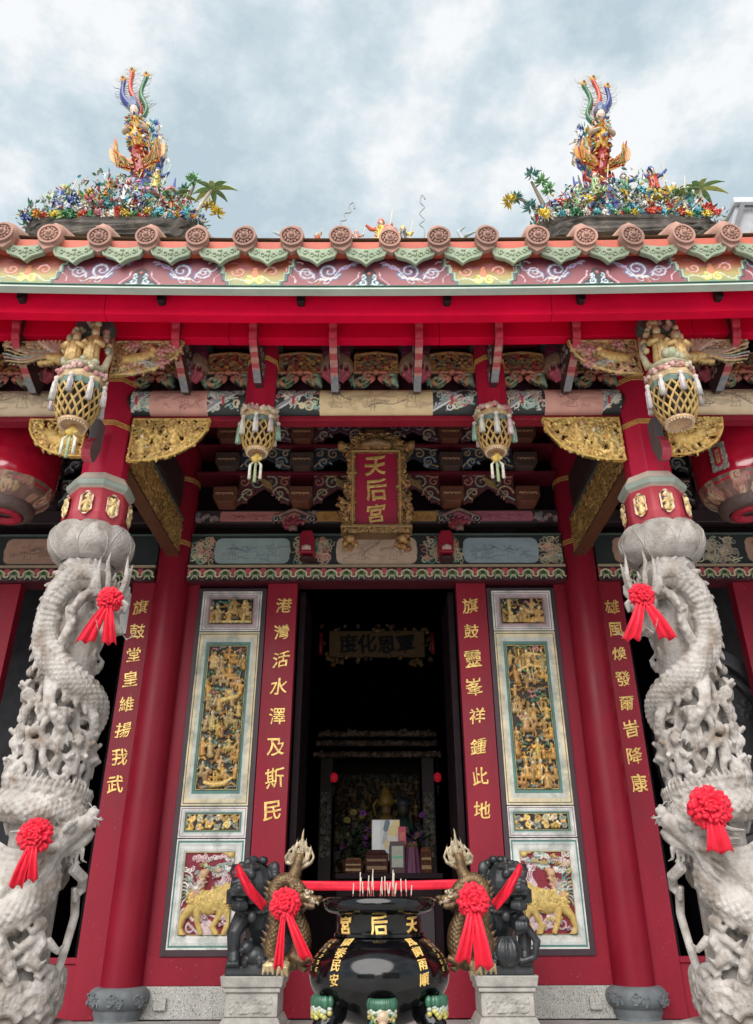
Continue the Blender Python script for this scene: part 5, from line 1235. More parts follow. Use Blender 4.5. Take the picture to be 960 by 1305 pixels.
for s in (-1, 1):
    root = thing('hanging_lantern_post', 'large basket lantern with gilt figures above it, hanging before the ' + ('left' if s < 0 else 'right') + ' dragon column', 'lantern', (s * HX, 4.82, 4.06), 'carved hanging lanterns under the eave')
    basket(root, .18, .51, .43, 15 + s, (.50, .36, .20), 8, tail=(s < 0), tassel_cols=((.50, .45, .45), (.54, .50, .47)))
    # gilt figures on a rocky seat above the basket
    b = B(); r = random.Random(70 + s)
    b.lathe([(.17, .54), (.15, .58), (.12, .60)], 10, col=(.46, .42, .28))
    for k in range(14): a = r.uniform(0, 6.3); b.ball((.14 * math.sin(a), -.14 * math.cos(a), .58 + r.uniform(0, .05)), r.uniform(.025, .05), 8, 6, jit((.45, .44, .30), .2))
    seat = b.out('rock_seat', M_vcol, root, smooth=True)
    for (x, y, hh) in ((-.05 * s, -.04, .36), (.075 * s, -.07, .27)):
        b = B(); c = jit((.66, .46, .20), .1); z = .60
        b.tube([(x, y, z), (x, y - .01, z + hh * .35), (x, y, z + hh * .68), (x, y, z + hh * .76)], [.068, .06, .05, .03], 12, c); b.ball((x, y - .008, z + hh * .86), (.032, .034, .042), 10, 8, (.72, .56, .34)); b.ball((x, y, z + hh * .97), (.026, .026, .035), 8, 6, c)
        for q in (-1, 1): b.tube([(x + q * .045, y, z + hh * .66), (x + q * .08, y - .03, z + hh * .48), (x + q * .03, y - .075, z + hh * .50)], [.026, .028, .016], 8, c); b.tube([(x + q * .03, y - .05, z), (x + q * .025, y - .055, z + hh * .5)], .016, 6, jit(c, .15))
        b.tube([(x - .03, y - .05, z + hh * .3), (x + .035, y - .055, z + hh * .45)], .014, 6, jit(c, .2)); b.out('gilt_figure', M_gild, root, smooth=True)
    b = B()                                                     # arch of flowers and clouds over the figures
    for k in range(46):
        t = r.random(); a = R(-15 + 210 * t); q = Vector((.16 * math.cos(a), r.uniform(-.05, .06), .72 + .30 * max(0, math.sin(a)) + r.uniform(-.02, .02))); b.ball(q, r.uniform(.018, .034), 7, 5, jit(r.choice(((.50, .44, .26), (.30, .34, .26), (.60, .46, .24), (.5, .30, .26))), .2))
    for q in (-1, 1): b.tube([(q * .15, .0, .58), (q * .17, .02, .72), (q * .16, .03, .9)], [.03, .024, .02], 8, (.46, .40, .26))
    b.out('flower_arch', M_vcol, root, smooth=True)
    b = B(); fr = [(-.30 + .05 * math.sin(k * .5) - .0, 1.06 - .0 * k) for k in range(2)]
    b.prism([(-.11, .95), (.11, .95), (.15, .99), (.15, 1.08), (-.15, 1.08), (-.15, .99)], .0, .12, 'y', (.07, .10, .09)); b.out('cap_block', M_paint, root, bevel=.012)
    b = B(); b.lathe([(.125, .50), (.125, 1.30)], 8, (0, .16, 0), a0=OCT); po = b.out('post', MATS['octagon_red_lacquer'], root, bevel=.008)
    b = B(); ringband(b, 0, .16, .124, .93, 8, OCT, (.66, .42, .12), 3, .018, .007); b.out('gold_band', M_gild, po)
    # curled foot of the bracket against the column
    b = B(); pts = [(.28, -.02), (.20, -.12), (.16, -.26), (.2, -.34), (.28, -.37), (.36, -.34), (.50, -.1), (.52, .3), (.30, .3)]
    pts = [(.30 + (y - .16) * .6, z * .62 + .02) for y, z in pts]; b.prism([(y, z + .18) for y, z in pts], -.034, .034, 'x', (.10, .09, .10)); ft = b.out('bracket_foot', M_paint, root, bevel=.006)
    b = B(); n = len(pts)
    for i in range(5):
        (y0, z0), (y1, z1) = pts[i], pts[i + 1]; b.add([(-.036, y0 - .005, z0 + .18), (.036, y0 - .005, z0 + .18), (.036, y1 - .005, z1 + .18), (-.036, y1 - .005, z1 + .18)], [(0, 1, 2, 3)], (.46, .05, .08))
    b.out('red_edge', M_vcol, ft)
# ------------------------------------------------------------------ name plaque over the door
root = thing('name_plaque', 'upright red name plaque in a gilt carved dragon frame above the doorway', 'plaque', (0, 7.35, 4.31))
TL = R(14)
def pm(x, y, z, t=TL): return plane_map(x, y, z, t)
b = B(); W2, H2 = .50, .82; f = pm(0, 0, .18)
X, Y, Z = f(np.array([-W2 / 2, W2 / 2, W2 / 2, -W2 / 2]), np.array([0, 0, H2, H2]), np.zeros(4)); X2, Y2, Z2 = f(np.array([-W2 / 2, W2 / 2, W2 / 2, -W2 / 2]), np.array([0, 0, H2, H2]), np.full(4, -.04))
b.add(np.concatenate([np.stack([X, Y, Z], 1), np.stack([X2, Y2, Z2], 1)]), [(0, 1, 2, 3), (4, 7, 6, 5), (0, 4, 5, 1), (1, 5, 6, 2), (2, 6, 7, 3), (3, 7, 4, 0)])
bd = b.out('board', mat('plaque_crimson', (.40, .006, .05), .5, var=.1), root)
write_chars('天后宮', [(0, .675), (0, .41), (0, .15)], .235, f, M_gold, bd, bold=.026, seed=4)
st = [];  w, h = .84, 1.04; r = random.Random(3); pal = [(.36, .20, .07), (.50, .30, .10), (.24, .13, .06), (.42, .18, .07)]
for k in range(1150):
    x = r.uniform(-w / 2, w / 2); v = r.uniform(0, h)
    if abs(x) < .25 and .0 < v < .835: continue
    edge = .345 + .035 * math.sin(v * 7) + (.06 if v > .84 else 0)
    if abs(x) > edge or (v > .88 and abs(x) > .41 - (v - .88) * 1.5) : continue
    q = r.random(); c = jit(r.choice(pal), .3)
    if q < .55: st.append(spiral(x, v, r.uniform(.018, .04), 1.3, r.random() * 6.3, .009, c, r.choice((1, -1)), .008))
    else: st.append(leaf(x, v, r.random() * 6.3, .06, .013, c, .014))
for a in (-1, 1): st.append(S([(a * .255, 0), (a * .255, .83)], .011, (.62, .38, .14), .03)); st += [S([(a * .385, .90)], .05, (.40, .22, .09), .02), spiral(a * .385, .9, .05, 1.3, 0, .012, (.5, .3, .1), a, .03)]
st += [S([(-.255, .832), (.255, .832)], .011, (.62, .38, .14), .03), S([(-.255, .004), (.255, .004)], .011, (.62, .38, .14), .03), S([(-.13, .91), (0, .94), (.13, .91)], [.04, .055, .04], (.34, .2, .09), .02), S([(0, 1.0)], .03, (.5, .3, .1), .02)]
b = B(); relief(b, w, h, .0058, st, (.05, .025, .015), pm(0, -.01, .18), openwork=True); fr = b.out('carved_frame', M_gild, root, smooth=True); so = fr.modifiers.new('t', 'SOLIDIFY'); so.thickness = .04; so.offset = -1
b = B(); b.box(-.38, .38, -.12, .12, .12, .155, (.40, .26, .11)); b.box(-.36, .36, -.10, .10, .07, .118, (.26, .15, .07)); sh_ = b.out('shelf', M_gild, root, bevel=.008)
b = B(); relief(b, .70, .07, .006, vine(.70, .07, 16, [(.46, .28, .11), (.34, .2, .08)], .01, .003, 1, 8), (.06, .03, .02), plane_map(0, -.104, .055)); b.out('shelf_carving', M_gild, sh_, smooth=True)
for s in (-1, 1):
    b = B(); r = random.Random(8 + s)
    for k in range(34): b.ball((s * .275 + r.uniform(-.07, .07), r.uniform(-.09, .04), -.03 + r.uniform(-.06, .075)), r.uniform(.018, .034), 7, 5, jit(r.choice(pal), .25))
    b.ball((s * .275, -.09, .0), (.05, .045, .045), 9, 7, (.5, .3, .12)); b.out('lion_bracket', M_gild, root, smooth=True)

# ------------------------------------------------------------------ big oiled-paper lanterns at both ends of the porch
for s in (-1, 1):
    root = thing('red_paper_lantern', 'big red lantern wrapped in clear plastic, hanging at the ' + ('left' if s < 0 else 'right') + ' edge of the porch', 'lantern', (s * 3.40, 6.2, 4.05), 'red lanterns in the side bays')
    prof = []
    for k in range(25):
        t = k / 24; z = .12 + .86 * t; rr = .40 * (1 - .42 * abs(2 * t - 1) ** 6) + .005 * (k % 2); prof.append((rr, z))
    b = B(); b.lathe(prof, 40, col=(.50, .010, .03))
    b.out('paper_body', mat('lantern_red_film', (.50, .010, .035), .14, var=.2, vscale=7, bump=.35, bscale=9, coat=.8), root, smooth=True)
    b = B(); st = []; r = random.Random(4)
    for k in range(60): st.append(spiral(r.uniform(-1.2, 1.2), r.uniform(.02, .16), r.uniform(.03, .06), 1.2, r.random() * 6, .014, jit(r.choice(((.5, .32, .2), (.42, .2, .16), (.55, .42, .3))), .2), r.choice((1, -1)), .0, .2))
    f = lambda U, V, H: ((np.interp(V, [0, .09, .18], [.245, .36, .392]) + H) * np.sin(U / .4), -(np.interp(V, [0, .09, .18], [.245, .36, .392]) + H) * np.cos(U / .4), .10 + V)
    relief(b, 2.5132, .18, .015, st, (.20, .11, .09), f); b.out('painted_band', mat('lantern_band_film', None, .2, coat=.6, bump=.3, bscale=12), root, smooth=True)
    b = B(); b.lathe([(.25, .12), (.26, .09), (.25, .03), (.19, .0), (.17, .02), (.17, .05), (.001, .05)], 32, col=(.12, .08, .07), cap=False); b.lathe([(.165, .012), (.16, -.012), (.10, -.018), (.09, .03)], 32, col=(.45, .02, .05), cap=False); b.out('bottom_rim', M_vcol, root, smooth=True)
    b = B(); b.lathe([(.27, .95), (.28, .98), (.26, 1.03), (.2, 1.05)], 32, col=(.03, .02, .02)); b.tube([(0, 0, 1.04), (0, 0, 1.75)], .012, 8, (.03, .03, .03)); b.out('top_rim', M_vcol, root, smooth=True)
    b = B(); g = lambda U, V, H: ((.405 + H) * np.sin(U / .4), -(.405 + H) * np.cos(U / .4), V)
    if s < 0: write_chars('宮后天', [(-.10, .86), (.12, .86), (.34, .86)], .19, g, M_black, root, bold=.03, seed=6)
    else:
        k0 = R(-48); 
        b = B(); f2 = lambda U, V, H: ((.43 + H) * math.sin(k0) + U * math.cos(k0), -(.43 + H) * math.cos(k0) + U * math.sin(k0), .30 + V)
        st = vine(.15, .27, 5, [(.30, .28, .27), (.4, .36, .3)], .009, .002, 1, 4); st += [S([(0, .07), (0, .2)], .035, (.45, .015, .04), .016, .02)]
        relief(b, .15, .27, .006, st, (.10, .09, .09), f2); tg = b.out('hanging_tablet', M_vcol, root, smooth=True); so = tg.modifiers.new('t', 'SOLIDIFY'); so.thickness = .015; so.offset = -1
        b = B(); write(b, '天后宮', [(0, .185), (0, .137), (0, .089)], .045, lambda U, V, H: f2(U, V, H + .017), col=(.6, .4, .2), bold=.02, seed=2); b.out('inscription', M_vcol, tg)
# ------------------------------------------------------------------ inside the hall: plaque, shrine, offering table
AY = 11.0
root = thing('inner_plaque', 'dim brown horizontal plaque with black characters hanging inside the dark hall', 'plaque', (0, AY, 4.05))
b = B(); W3, H3 = 1.42, .40; b.box(-W3 / 2, W3 / 2, 0, .05, .06, .06 + H3, (.16, .09, .038)); bd = b.out('board', M_paint, root, bevel=.004)
write_chars('度化恩覃', [(-.42, .26), (-.14, .26), (.14, .26), (.42, .26)], .27, plane_map(0, 0, 0), M_black, bd, bold=.03, seed=5)
b = B(); f = plane_map(0, -.005, 0); st = []; r = random.Random(6)
for k in range(150):
    x = r.uniform(-.84, .84); v = r.uniform(-.02, .54)
    if abs(x) < W3 / 2 - .02 and .07 < v < .45: continue
    st.append(spiral(x, v, r.uniform(.02, .035), 1.2, r.random() * 6.3, .01, jit(r.choice(((.20, .11, .05), (.10, .05, .03), (.28, .16, .07))), .3), r.choice((1, -1)), .006))
relief(b, 1.7, .60, .010, st, (.03, .015, .012), f, openwork=True, v0=-.04); fo_ = b.out('carved_frame', M_gild, root, smooth=True); fo_['kind'] = 'stuff'; so = fo_.modifiers.new('t', 'SOLIDIFY'); so.thickness = .04; so.offset = -1
for s in (-1, 1):
    b = B(); b.tube([(s * .83, -.02, .10), (s * .83, -.02, .42)], .03, 8); b.out('red_end', mat('plaque_end_red', (.35, .02, .03), .4), root, smooth=True)
    b = B(); r = random.Random(s + 5)
    for k in range(14): b.ball((s * .58 + r.uniform(-.08, .08), r.uniform(-.06, .04), -.03 + r.uniform(-.05, .05)), r.uniform(.02, .04), 7, 5, jit((.22, .13, .06), .3))
    b.out('lion_bracket', M_gild, root, smooth=True)
SYD = 13.0
root = thing('altar_shrine', 'dark carved altar shrine with a gilt seated goddess deep inside the hall', 'shrine', (0, SYD, 0))
p0 = P(420, 1000, SYD); p1 = P(568, 1000, SYD)
b = B(); b.box(-1.1, 1.1, -.2, .9, 0, 1.05); b.out('altar_base', M_dkbr, root, bevel=.01)
for s in (-1, 1):
    b = B(); b.box(min(s * .72, s * .92), max(s * .72, s * .92), -.06, .08, 1.05, 3.0, (.035, .02, .016)); pc = b.out('shrine_post', M_paint, root, bevel=.006)
    b = B(); relief(b, .16, .95, .012, vine(.16, .95, 2, [(.24, .22, .18), (.15, .13, .10)], .012, .002, 1, 5 + s), (.03, .018, .015), plane_map(s * .82, -.063, 1.5)); b.out('post_carving', M_vcol, pc, smooth=True)
for (z, w, d_) in ((2.98, 1.05, 0), (3.30, .98, -.05), (3.16, 1.0, .02)):
    b = B(); b.box(-w, w, -.10 + d_, .6, z, z + .10, (.03, .02, .018)); bm_ = b.out('shrine_cornice', M_paint, root, bevel=.008)
    b = B(); relief(b, 2 * w, .10, .016, vine(2 * w, .10, 28, [(.18, .11, .05), (.08, .05, .04), (.22, .14, .10)], .016, .004, 1, int(z * 10)), (.02, .012, .012), plane_map(0, -.105 + d_, z)); b.out('cornice_carving', M_gild, bm_, smooth=True)
b = B(); b.box(-.72, .72, .5, .56, 1.05, 3.0); b.out('shrine_back', mat('shrine_back_gold', (.020, .011, .006), .6, var=.6, vscale=6, spec=.1), root)
for s in (-1, 1):                                            # carved dragons' heads on the cornices
    for (x, z) in ((.95, 3.02), (.48, 3.02), (.85, 3.36), (.42, 3.36)):
        b = B(); r = random.Random(int(x * 50) + s)
        for k in range(10): b.ball((s * x + r.uniform(-.07, .07), -.14 + r.uniform(-.04, .04), z + r.uniform(-.02, .05)), r.uniform(.018, .035), 6, 5, jit((.36, .24, .20), .3))
        b.out('cornice_ornament', M_gild, root, smooth=True)
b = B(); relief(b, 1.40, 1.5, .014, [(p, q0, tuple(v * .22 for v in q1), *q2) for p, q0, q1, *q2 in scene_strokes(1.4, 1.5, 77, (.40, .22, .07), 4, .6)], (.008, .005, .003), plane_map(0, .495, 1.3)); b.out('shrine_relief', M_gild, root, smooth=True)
# goddess
gd = thing('goddess_statue', 'gilt seated goddess statue with a tall crown inside the altar shrine', 'statue', (.14, SYD + .15, 1.5))
b = B(); c = (.50, .30, .07)
b.tube([(0, 0, 0), (0, 0, .25), (0, 0, .50), (0, 0, .62)], [.26, .24, .17, .08], 14, c); b.ball((0, -.02, .70), (.085, .09, .11), 12, 9, (.34, .2, .1)); b.lathe([(.12, .76), (.14, .82), (.10, .92), (.05, 1.02), (.02, 1.06)], 10, col=c)
for s in (-1, 1): b.tube([(s * .15, 0, .50), (s * .25, -.06, .34), (s * .08, -.2, .30)], [.08, .085, .05], 9, c); b.tube([(s * .12, -.1, .05), (s * .13, -.22, .16), (s * .10, -.2, 0)], [.1, .1, .08], 9, c); b.tube([(s * .14, 0, .86), (s * .2, 0, .78), (s * .17, 0, .62)], .02, 6, c)
b.out('body', M_gild, gd, smooth=True)
b = B(); b.lathe([(.36, -.45), (.36, -.1), (.30, -.08), (.30, 0)], 12, col=(.06, .03, .02)); b.out('seat', M_gild, gd)
# red altar lamps
M_lamp = mat('red_lamp_glow', (.5, .02, .03), .4, emit=(1.0, .02, .05), estr=.05)
for s in (-1, 1):
    p = P(425 if s < 0 else 557, 991, 12.6)
    lp = thing('altar_lamp', 'small glowing red lamp hanging at the ' + ('left' if s < 0 else 'right') + ' post of the altar shrine', 'lamp', (p.x, 12.6, p.z - .12), 'red altar lamps')
    b = B(); b.lathe([(.02, .05), (.05, .07), (.06, .12), (.05, .17), (.02, .19)], 16); b.out('globe', M_lamp, lp, smooth=True)
    b = B(); b.tube([(0, 0, .19), (0, 0, .85)], .006, 6); b.lathe([(.03, -.02), (.03, .0)], 10); b.tube([(0, 0, -.02), (0, 0, -.14)], [.02, .012], 6); b.out('cord', M_black, lp)
# offering table and what stands on it
TY = 9.6
tb_ = thing('offering_table', 'dark wooden offering table standing behind the incense burner inside the doorway', 'table', (.13, TY, 0))
b = B(); b.box(-.60, .60, -.25, .35, 1.13, 1.19); b.out('table_top', M_dkbr, tb_, bevel=.008)
b = B(); b.box(-.585, .585, -.22, .32, .90, 1.128); b.out('apron', M_dkbr, tb_, bevel=.006)
for (x, y) in ((-.54, -.19), (.54, -.19), (-.54, .29), (.54, .29)): b = B(); b.box(x - .045, x + .045, y - .045, y + .045, 0, .9); b.out('leg', M_dkbr, tb_, bevel=.006)
b = B(); b.box(-.49, .49, -.17, -.15, .05, .899, (.05, .035, .045)); b.out('front_panel', M_paint, tb_)
ZT = 1.19
def on_table(px, d=TY): return (px - 480) * d / (FPX * CP + 420 * SP)
r = random.Random(2)
M_dimg = mat('gift_wrap_print', None, .6, var=.6, vscale=40, spec=.12)
def parcel(name, label, cat, x, y, w, d, h, cols, handle=True):
    o = thing(name, label, cat, (x, y, ZT)); b = B(); b.box(-w / 2, w / 2, -d / 2, d / 2, 0, h * .8, cols[0]); b.out('box', M_dimg, o, bevel=.01)
    b = B(); b.prism([(-w / 2, h * .8), (w / 2, h * .8), (w * .35, h), (-w * .35, h)], -d / 2 * .95, d / 2 * .95, 'y', cols[1]); b.out('lid', M_dimg, o, bevel=.006)
    b = B(); b.box(-w * .42, w * .42, -d / 2 - .006, -d / 2 - .001, h * .15, h * .3, cols[2]); b.box(-w * .42, w * .42, -d / 2 - .006, -d / 2 - .001, h * .5, h * .6, cols[2]); b.out('printed_band', M_glaze, o); return o
parcel('gift_box', 'small gold and red gift box at the left end of the offering table', 'box', on_table(450), TY - .08, .20, .16, .16, ((.06, .02, .01), (.10, .045, .02), (.26, .15, .05)))
parcel('gift_box', 'brown gift box standing below the framed picture on the offering table', 'box', on_table(479), TY - .10, .26, .18, .24, ((.045, .015, .012), (.035, .012, .012), (.18, .09, .035)))
parcel('gift_box', 'orange-brown gift box at the right end of the offering table', 'box', on_table(541), TY - .05, .13, .14, .27, ((.06, .02, .01), (.10, .035, .015), (.22, .12, .04)))
o = thing('fortune_card', 'pale printed card with green stripe standing on the offering table', 'card', (on_table(505), TY - .12, ZT)); b = B(); b.box(-.085, .085, -.01, .05, 0, .33, (.05, .014, .02)); b.out('stand', M_glaze, o, bevel=.004)
b = B(); b.box(-.065, .065, -.018, -.011, .06, .28, (.34, .35, .29)); cd = b.out('card_sheet', M_glaze, o); b = B(); b.box(-.06, .06, -.022, -.0185, .155, .18, (.10, .35, .22))
for q in range(5): b.box(-.05 + q * .022, -.04 + q * .022, -.022, -.0185, .075, .145, (.3, .32, .28)); b.box(-.05 + q * .022, -.04 + q * .022, -.022, -.0185, .195, .265, (.35, .33, .28))
b.out('print', M_glaze, cd)
o = thing('cloth_bag', 'dusky purple cloth bag beside the right gift box on the offering table', 'bag', (on_table(524), TY - .07, ZT)); b = B()
for k in range(1): b.grid([[((.10 + .012 * math.sin(9 * a)) * (1 - .35 * t) * math.sin(a), -(.07 + .010 * math.sin(7 * a)) * (1 - .35 * t) * math.cos(a), .27 * t) for a in np.linspace(0, 2 * math.pi, 40)] for t in np.linspace(0, 1, 9)], (.09, .018, .055))
b.tube([(-.04, 0, .26), (-.02, -.02, .33), (.03, -.02, .33), (.05, 0, .26)], .008, 6, (.2, .04, .12)); b.out('body', M_vcol, o, smooth=True)
o = thing('framed_picture', 'bright picture of a shrine scene propped up on the offering table', 'picture', (on_table(491), TY + .15, ZT + .13)); b = B(); b.box(-.17, .17, 0, .025, 0, .46, (.10, .06, .05)); b.out('frame', M_glaze, o, bevel=.004)
b = B(); r = random.Random(12); st = [S([(-.12, .05), (-.12, .42)], .06, (.72, .74, .74), .0005, .001), S([(.08, .30), (.15, .42)], .06, (.66, .52, .24), .0006, .001), S([(.06, .2), (.12, .12)], .07, (.62, .58, .52), .0007, .001), S([(.0, .34), (.02, .42)], .03, (.10, .14, .18), .0009, .001), S([(-.05, .0), (.03, .06), (.10, .10)], .02, (.25, .22, .2), .001, .001), S([(.0, .14), (.01, .2)], .02, (.62, .48, .2), .001, .001), S([(-.02, .2), (.0, .3)], .025, (.4, .42, .42), .0008, .001)]
relief(b, .325, .44, .008, st, (.58, .62, .62), plane_map(0, -.002, .01)); b.out('picture_print', mat('picture_print', None, .3, var=.08, emit=None), o)
o = thing('red_hanging_card', 'small red card leaning against the framed picture on the offering table', 'card', (on_table(512), TY + .05, ZT + .30)); b = B(); b.box(-.045, .045, 0, .012, 0, .20, (.42, .02, .06)); b.out('card_sheet', M_glaze, o, bevel=.003); b = B(); b.box(-.03, .03, -.004, -.0005, .05, .14, (.5, .10, .08)); b.out('print', M_glaze, o)
b = B(); b.box(on_table(505) - .09, on_table(505) + .09, TY - .02, TY + .12, ZT, ZT + .30, (.05, .02, .02))
tag(b.out('wooden_box', M_paint, None, bevel=.006), 'dark wooden box behind the pale printed card on the offering table', 'box')
for (px, lab, sd) in ((452, 'left', 3), (528, 'right', 4)):
    o = thing('flower_vase', 'vase of purple and yellow flowers on the ' + lab + ' side behind the offering table', 'vase', (on_table(px, 10.4), 10.4, 1.15), 'vases of altar flowers'); r = random.Random(sd)
    b = B(); b.lathe([(.06, 0), (.10, .08), (.06, .2), (.08, .24)], 16); b.out('vase', M_dkbr, o, smooth=True)
    b = B()
    for k in range(26): a = r.random() * 6.3; rr = r.uniform(.05, .26); z = .24 + r.uniform(.05, .5); b.tube([(0, 0, .22), (rr * .5 * math.cos(a), rr * .5 * math.sin(a), z * .8), (rr * math.cos(a), rr * math.sin(a), z)], [.006, .005, .003], 5, (.012, .03, .014)); b.tube([(rr * .5 * math.cos(a), rr * .5 * math.sin(a), z * .7), (rr * 1.2 * math.cos(a), rr * 1.2 * math.sin(a), z * .8)], [.03, .004], 5, (.012, .035, .016), .3)
    b.out('stems', M_vcol, o, smooth=True)
    for k in range(12):
        a = r.random() * 6.3; rr = r.uniform(.05, .27); z = .3 + r.uniform(.05, .5); c = r.choice(((.12, .02, .16), (.09, .02, .12), (.16, .13, .03), (.12, .10, .12))); b = B()
        for m_ in range(8): aa = m_ * .785; b.tube([(0, 0, 0), (.035 * math.cos(aa), .035 * math.sin(aa), .025), (.05 * math.cos(aa), .05 * math.sin(aa), .015)], [.008, .018, .005], 6, jit(c, .2), .4)
        q = b.out('flower', M_vcol, o, smooth=True); q.location = (rr * math.cos(a), rr * math.sin(a), z); q.rotation_euler = (R(60), 0, r.uniform(-1, 1))
b = B(); p = P(522, 1042, 10.0)
st_ = thing('attendant_statue', 'dark green robed statue standing beside the gilt goddess before the altar shrine', 'statue', (p.x - .05, 11.2, 1.0)); b.tube([(0, 0, 0), (0, 0, .5), (0, 0, .8), (0, 0, .92)], [.22, .2, .17, .07], 14, (.012, .03, .026)); b.ball((0, -.01, 1.02), (.09, .10, .12), 12, 9, (.03, .02, .016)); b.lathe([(.10, 1.05), (.095, 1.12), (.03, 1.17)], 14, col=(.02, .025, .03)); b.out('body', M_vcol, st_, smooth=True)
b = B(); b.box(-.25, .25, -.25, .25, -1.0, 0); b.out('plinth', M_dkbr, st_, bevel=.01)
# ------------------------------------------------------------------ stone lions
def lion_mesh(s, cub):
    """seated lion facing the yard, outer side = -x for s<0; base at z 0"""
    b = B(); r = random.Random(9 + s); X = lambda x: x * (1 if s < 0 else -1)
    b.box(-.235, .235, -.26, .28, 0, .07)
    def t(pts, rad, n=12): b.tube([(X(x), y, z) for x, y, z in pts], rad, n)
    def o(c, q, rot=None): b.ball((X(c[0]), c[1], c[2]), q, 14, 10)
    t([(.06, .20, .18), (.05, .12, .30), (.02, 0, .44), (-.02, -.08, .54)], [.17, .19, .19, .16], 16)       # trunk, haunches to chest
    for q in (-1, 1):
        o((.05 + q * .14, .16, .17), (.10, .15, .13)); t([(.05 + q * .16, .10, .10), (.05 + q * .17, -.06, .09)], [.06, .05])
        for k in range(4): o((.05 + q * .17 + (k - 1.5) * .025, -.10, .09), (.018, .03, .022))
    t([(-.13, -.12, .42), (-.19, -.20, .30), (-.18, -.19, .16), (-.17, -.22, .09)], [.085, .065, .055, .06])    # outer foreleg
    t([(.12, -.12, .40), (.16, -.22, .30), (.15, -.24, .20), (.14, -.27, .12)], [.085, .065, .055, .06])       # inner foreleg
    for (x, y, z) in ((-.17, -.26, .085), (.14, -.31, .10)):
        for k in range(4): o((x + (k - 1.5) * .028, y, z), (.02, .035, .026))
    if cub:                                               # cub under the paw
        o((.0, -.22, .14), (.10, .08, .07)); o((-.06, -.27, .20), (.06, .055, .055)); o((-.09, -.31, .185), (.03, .03, .025)); o((-.03, -.25, .25), (.02, .02, .025))
        for q in (-1, 1): t([(.0 + q * .06, -.26, .12), (q * .07, -.30, .08)], [.03, .025])
    else:                                                 # embroidered ball with ribbon
        o((-.02, -.27, .17), (.115, .105, .11))
        for k in range(9):
            a = k * .7; t([(-.02 + .115 * math.cos(a) * math.sin(q), -.27 + .105 * math.sin(a) * math.sin(q), .17 + .11 * math.cos(q)) for q in np.linspace(.3, 2.8, 8)], .010, 6)
        t([(-.10, -.30, .30), (-.20, -.33, .34), (-.27, -.32, .24), (-.24, -.31, .13), (-.12, -.30, .10)], [.03, .035, .035, .03, .02])
        t([(-.16, -.20, .36), (-.17, -.31, .38), (-.15, -.34, .33)], [.06, .055, .04])
        for k in range(4): o((-.185 + k * .027, -.35, .355), (.02, .03, .04))
    # head turned outwards and a little down
    hx, hy, hz = (-.06, -.16, .68)
    o((hx, hy, hz), (.17, .17, .155)); o((hx - .06, hy - .12, hz - .03), (.12, .11, .10))
    o((hx - .09, hy - .19, hz + .0), (.07, .06, .05)); o((hx - .08, hy - .15, hz + .085), (.11, .07, .045))
    for q in (-1, 1):
        o((hx - .06 + q * .07, hy - .18, hz + .06), (.042, .038, .042)); t([(hx - .06 + q * .05, hy - .18, hz + .11), (hx - .05 + q * .12, hy - .13, hz + .12)], [.03, .02])
        o((hx + .04 + q * .15, hy + .0, hz + .10), (.05, .035, .065)); o((hx - .09 + q * .045, hy - .235, hz - .005), (.022, .02, .02))
        t([(hx - .07 + q * .09, hy - .17, hz - .06), (hx - .07 + q * .10, hy - .14, hz - .16)], [.04, .03])
    t([(hx - .15, hy - .20, hz - .055), (hx - .08, hy - .235, hz - .05), (hx - .01, hy - .20, hz - .055)], .035)
    for k in range(7): t([(hx - .145 + k * .022, hy - .225, hz - .075), (hx - .145 + k * .022, hy - .225, hz - .105)], [.012, .009], 6)
    t([(hx - .13, hy - .16, hz - .175), (hx - .08, hy - .19, hz - .185), (hx - .02, hy - .15, hz - .175)], [.04, .045, .04]); t([(hx - .08, hy - .12, hz - .13), (hx - .08, hy - .17, hz - .135)], [.05, .04])
    for k in range(64):                                    # curled mane
        a = r.uniform(-1.9, 1.9); e_ = r.uniform(-1.1, 1.3); rr = .185
        c = (hx + .03 + rr * math.sin(a) * math.cos(e_), hy + .04 + rr * math.cos(a) * math.cos(e_), hz + .0 + rr * math.sin(e_))
        o(c, (.038, .038, .036)); 
        t([(c[0] + .03 * math.cos(q), c[1] + .012, c[2] + .03 * math.sin(q)) for q in np.linspace(0, 5, 8)], .010, 6)
    for k in range(6): t([(.04, .26, .22 + k * .01), (.0 + (k - 3) * .03, .33, .32), (.02 + (k - 3) * .04, .32, .42 + .02 * k)], [.05, .045, .02])   # tail plume
    for k in range(18):                                    # chest band and bells
        a = -1.6 + k * .19; o((-.02 + .17 * math.sin(a), -.08 - .15 * math.cos(a), .50 - .05 * math.cos(a)), (.02, .02, .022))
    o((-.03, -.26, .42), (.04, .035, .045))
    return fuse(b, 'lion_body', .0075, M_lion, 1, color=False)
LY = 7.25
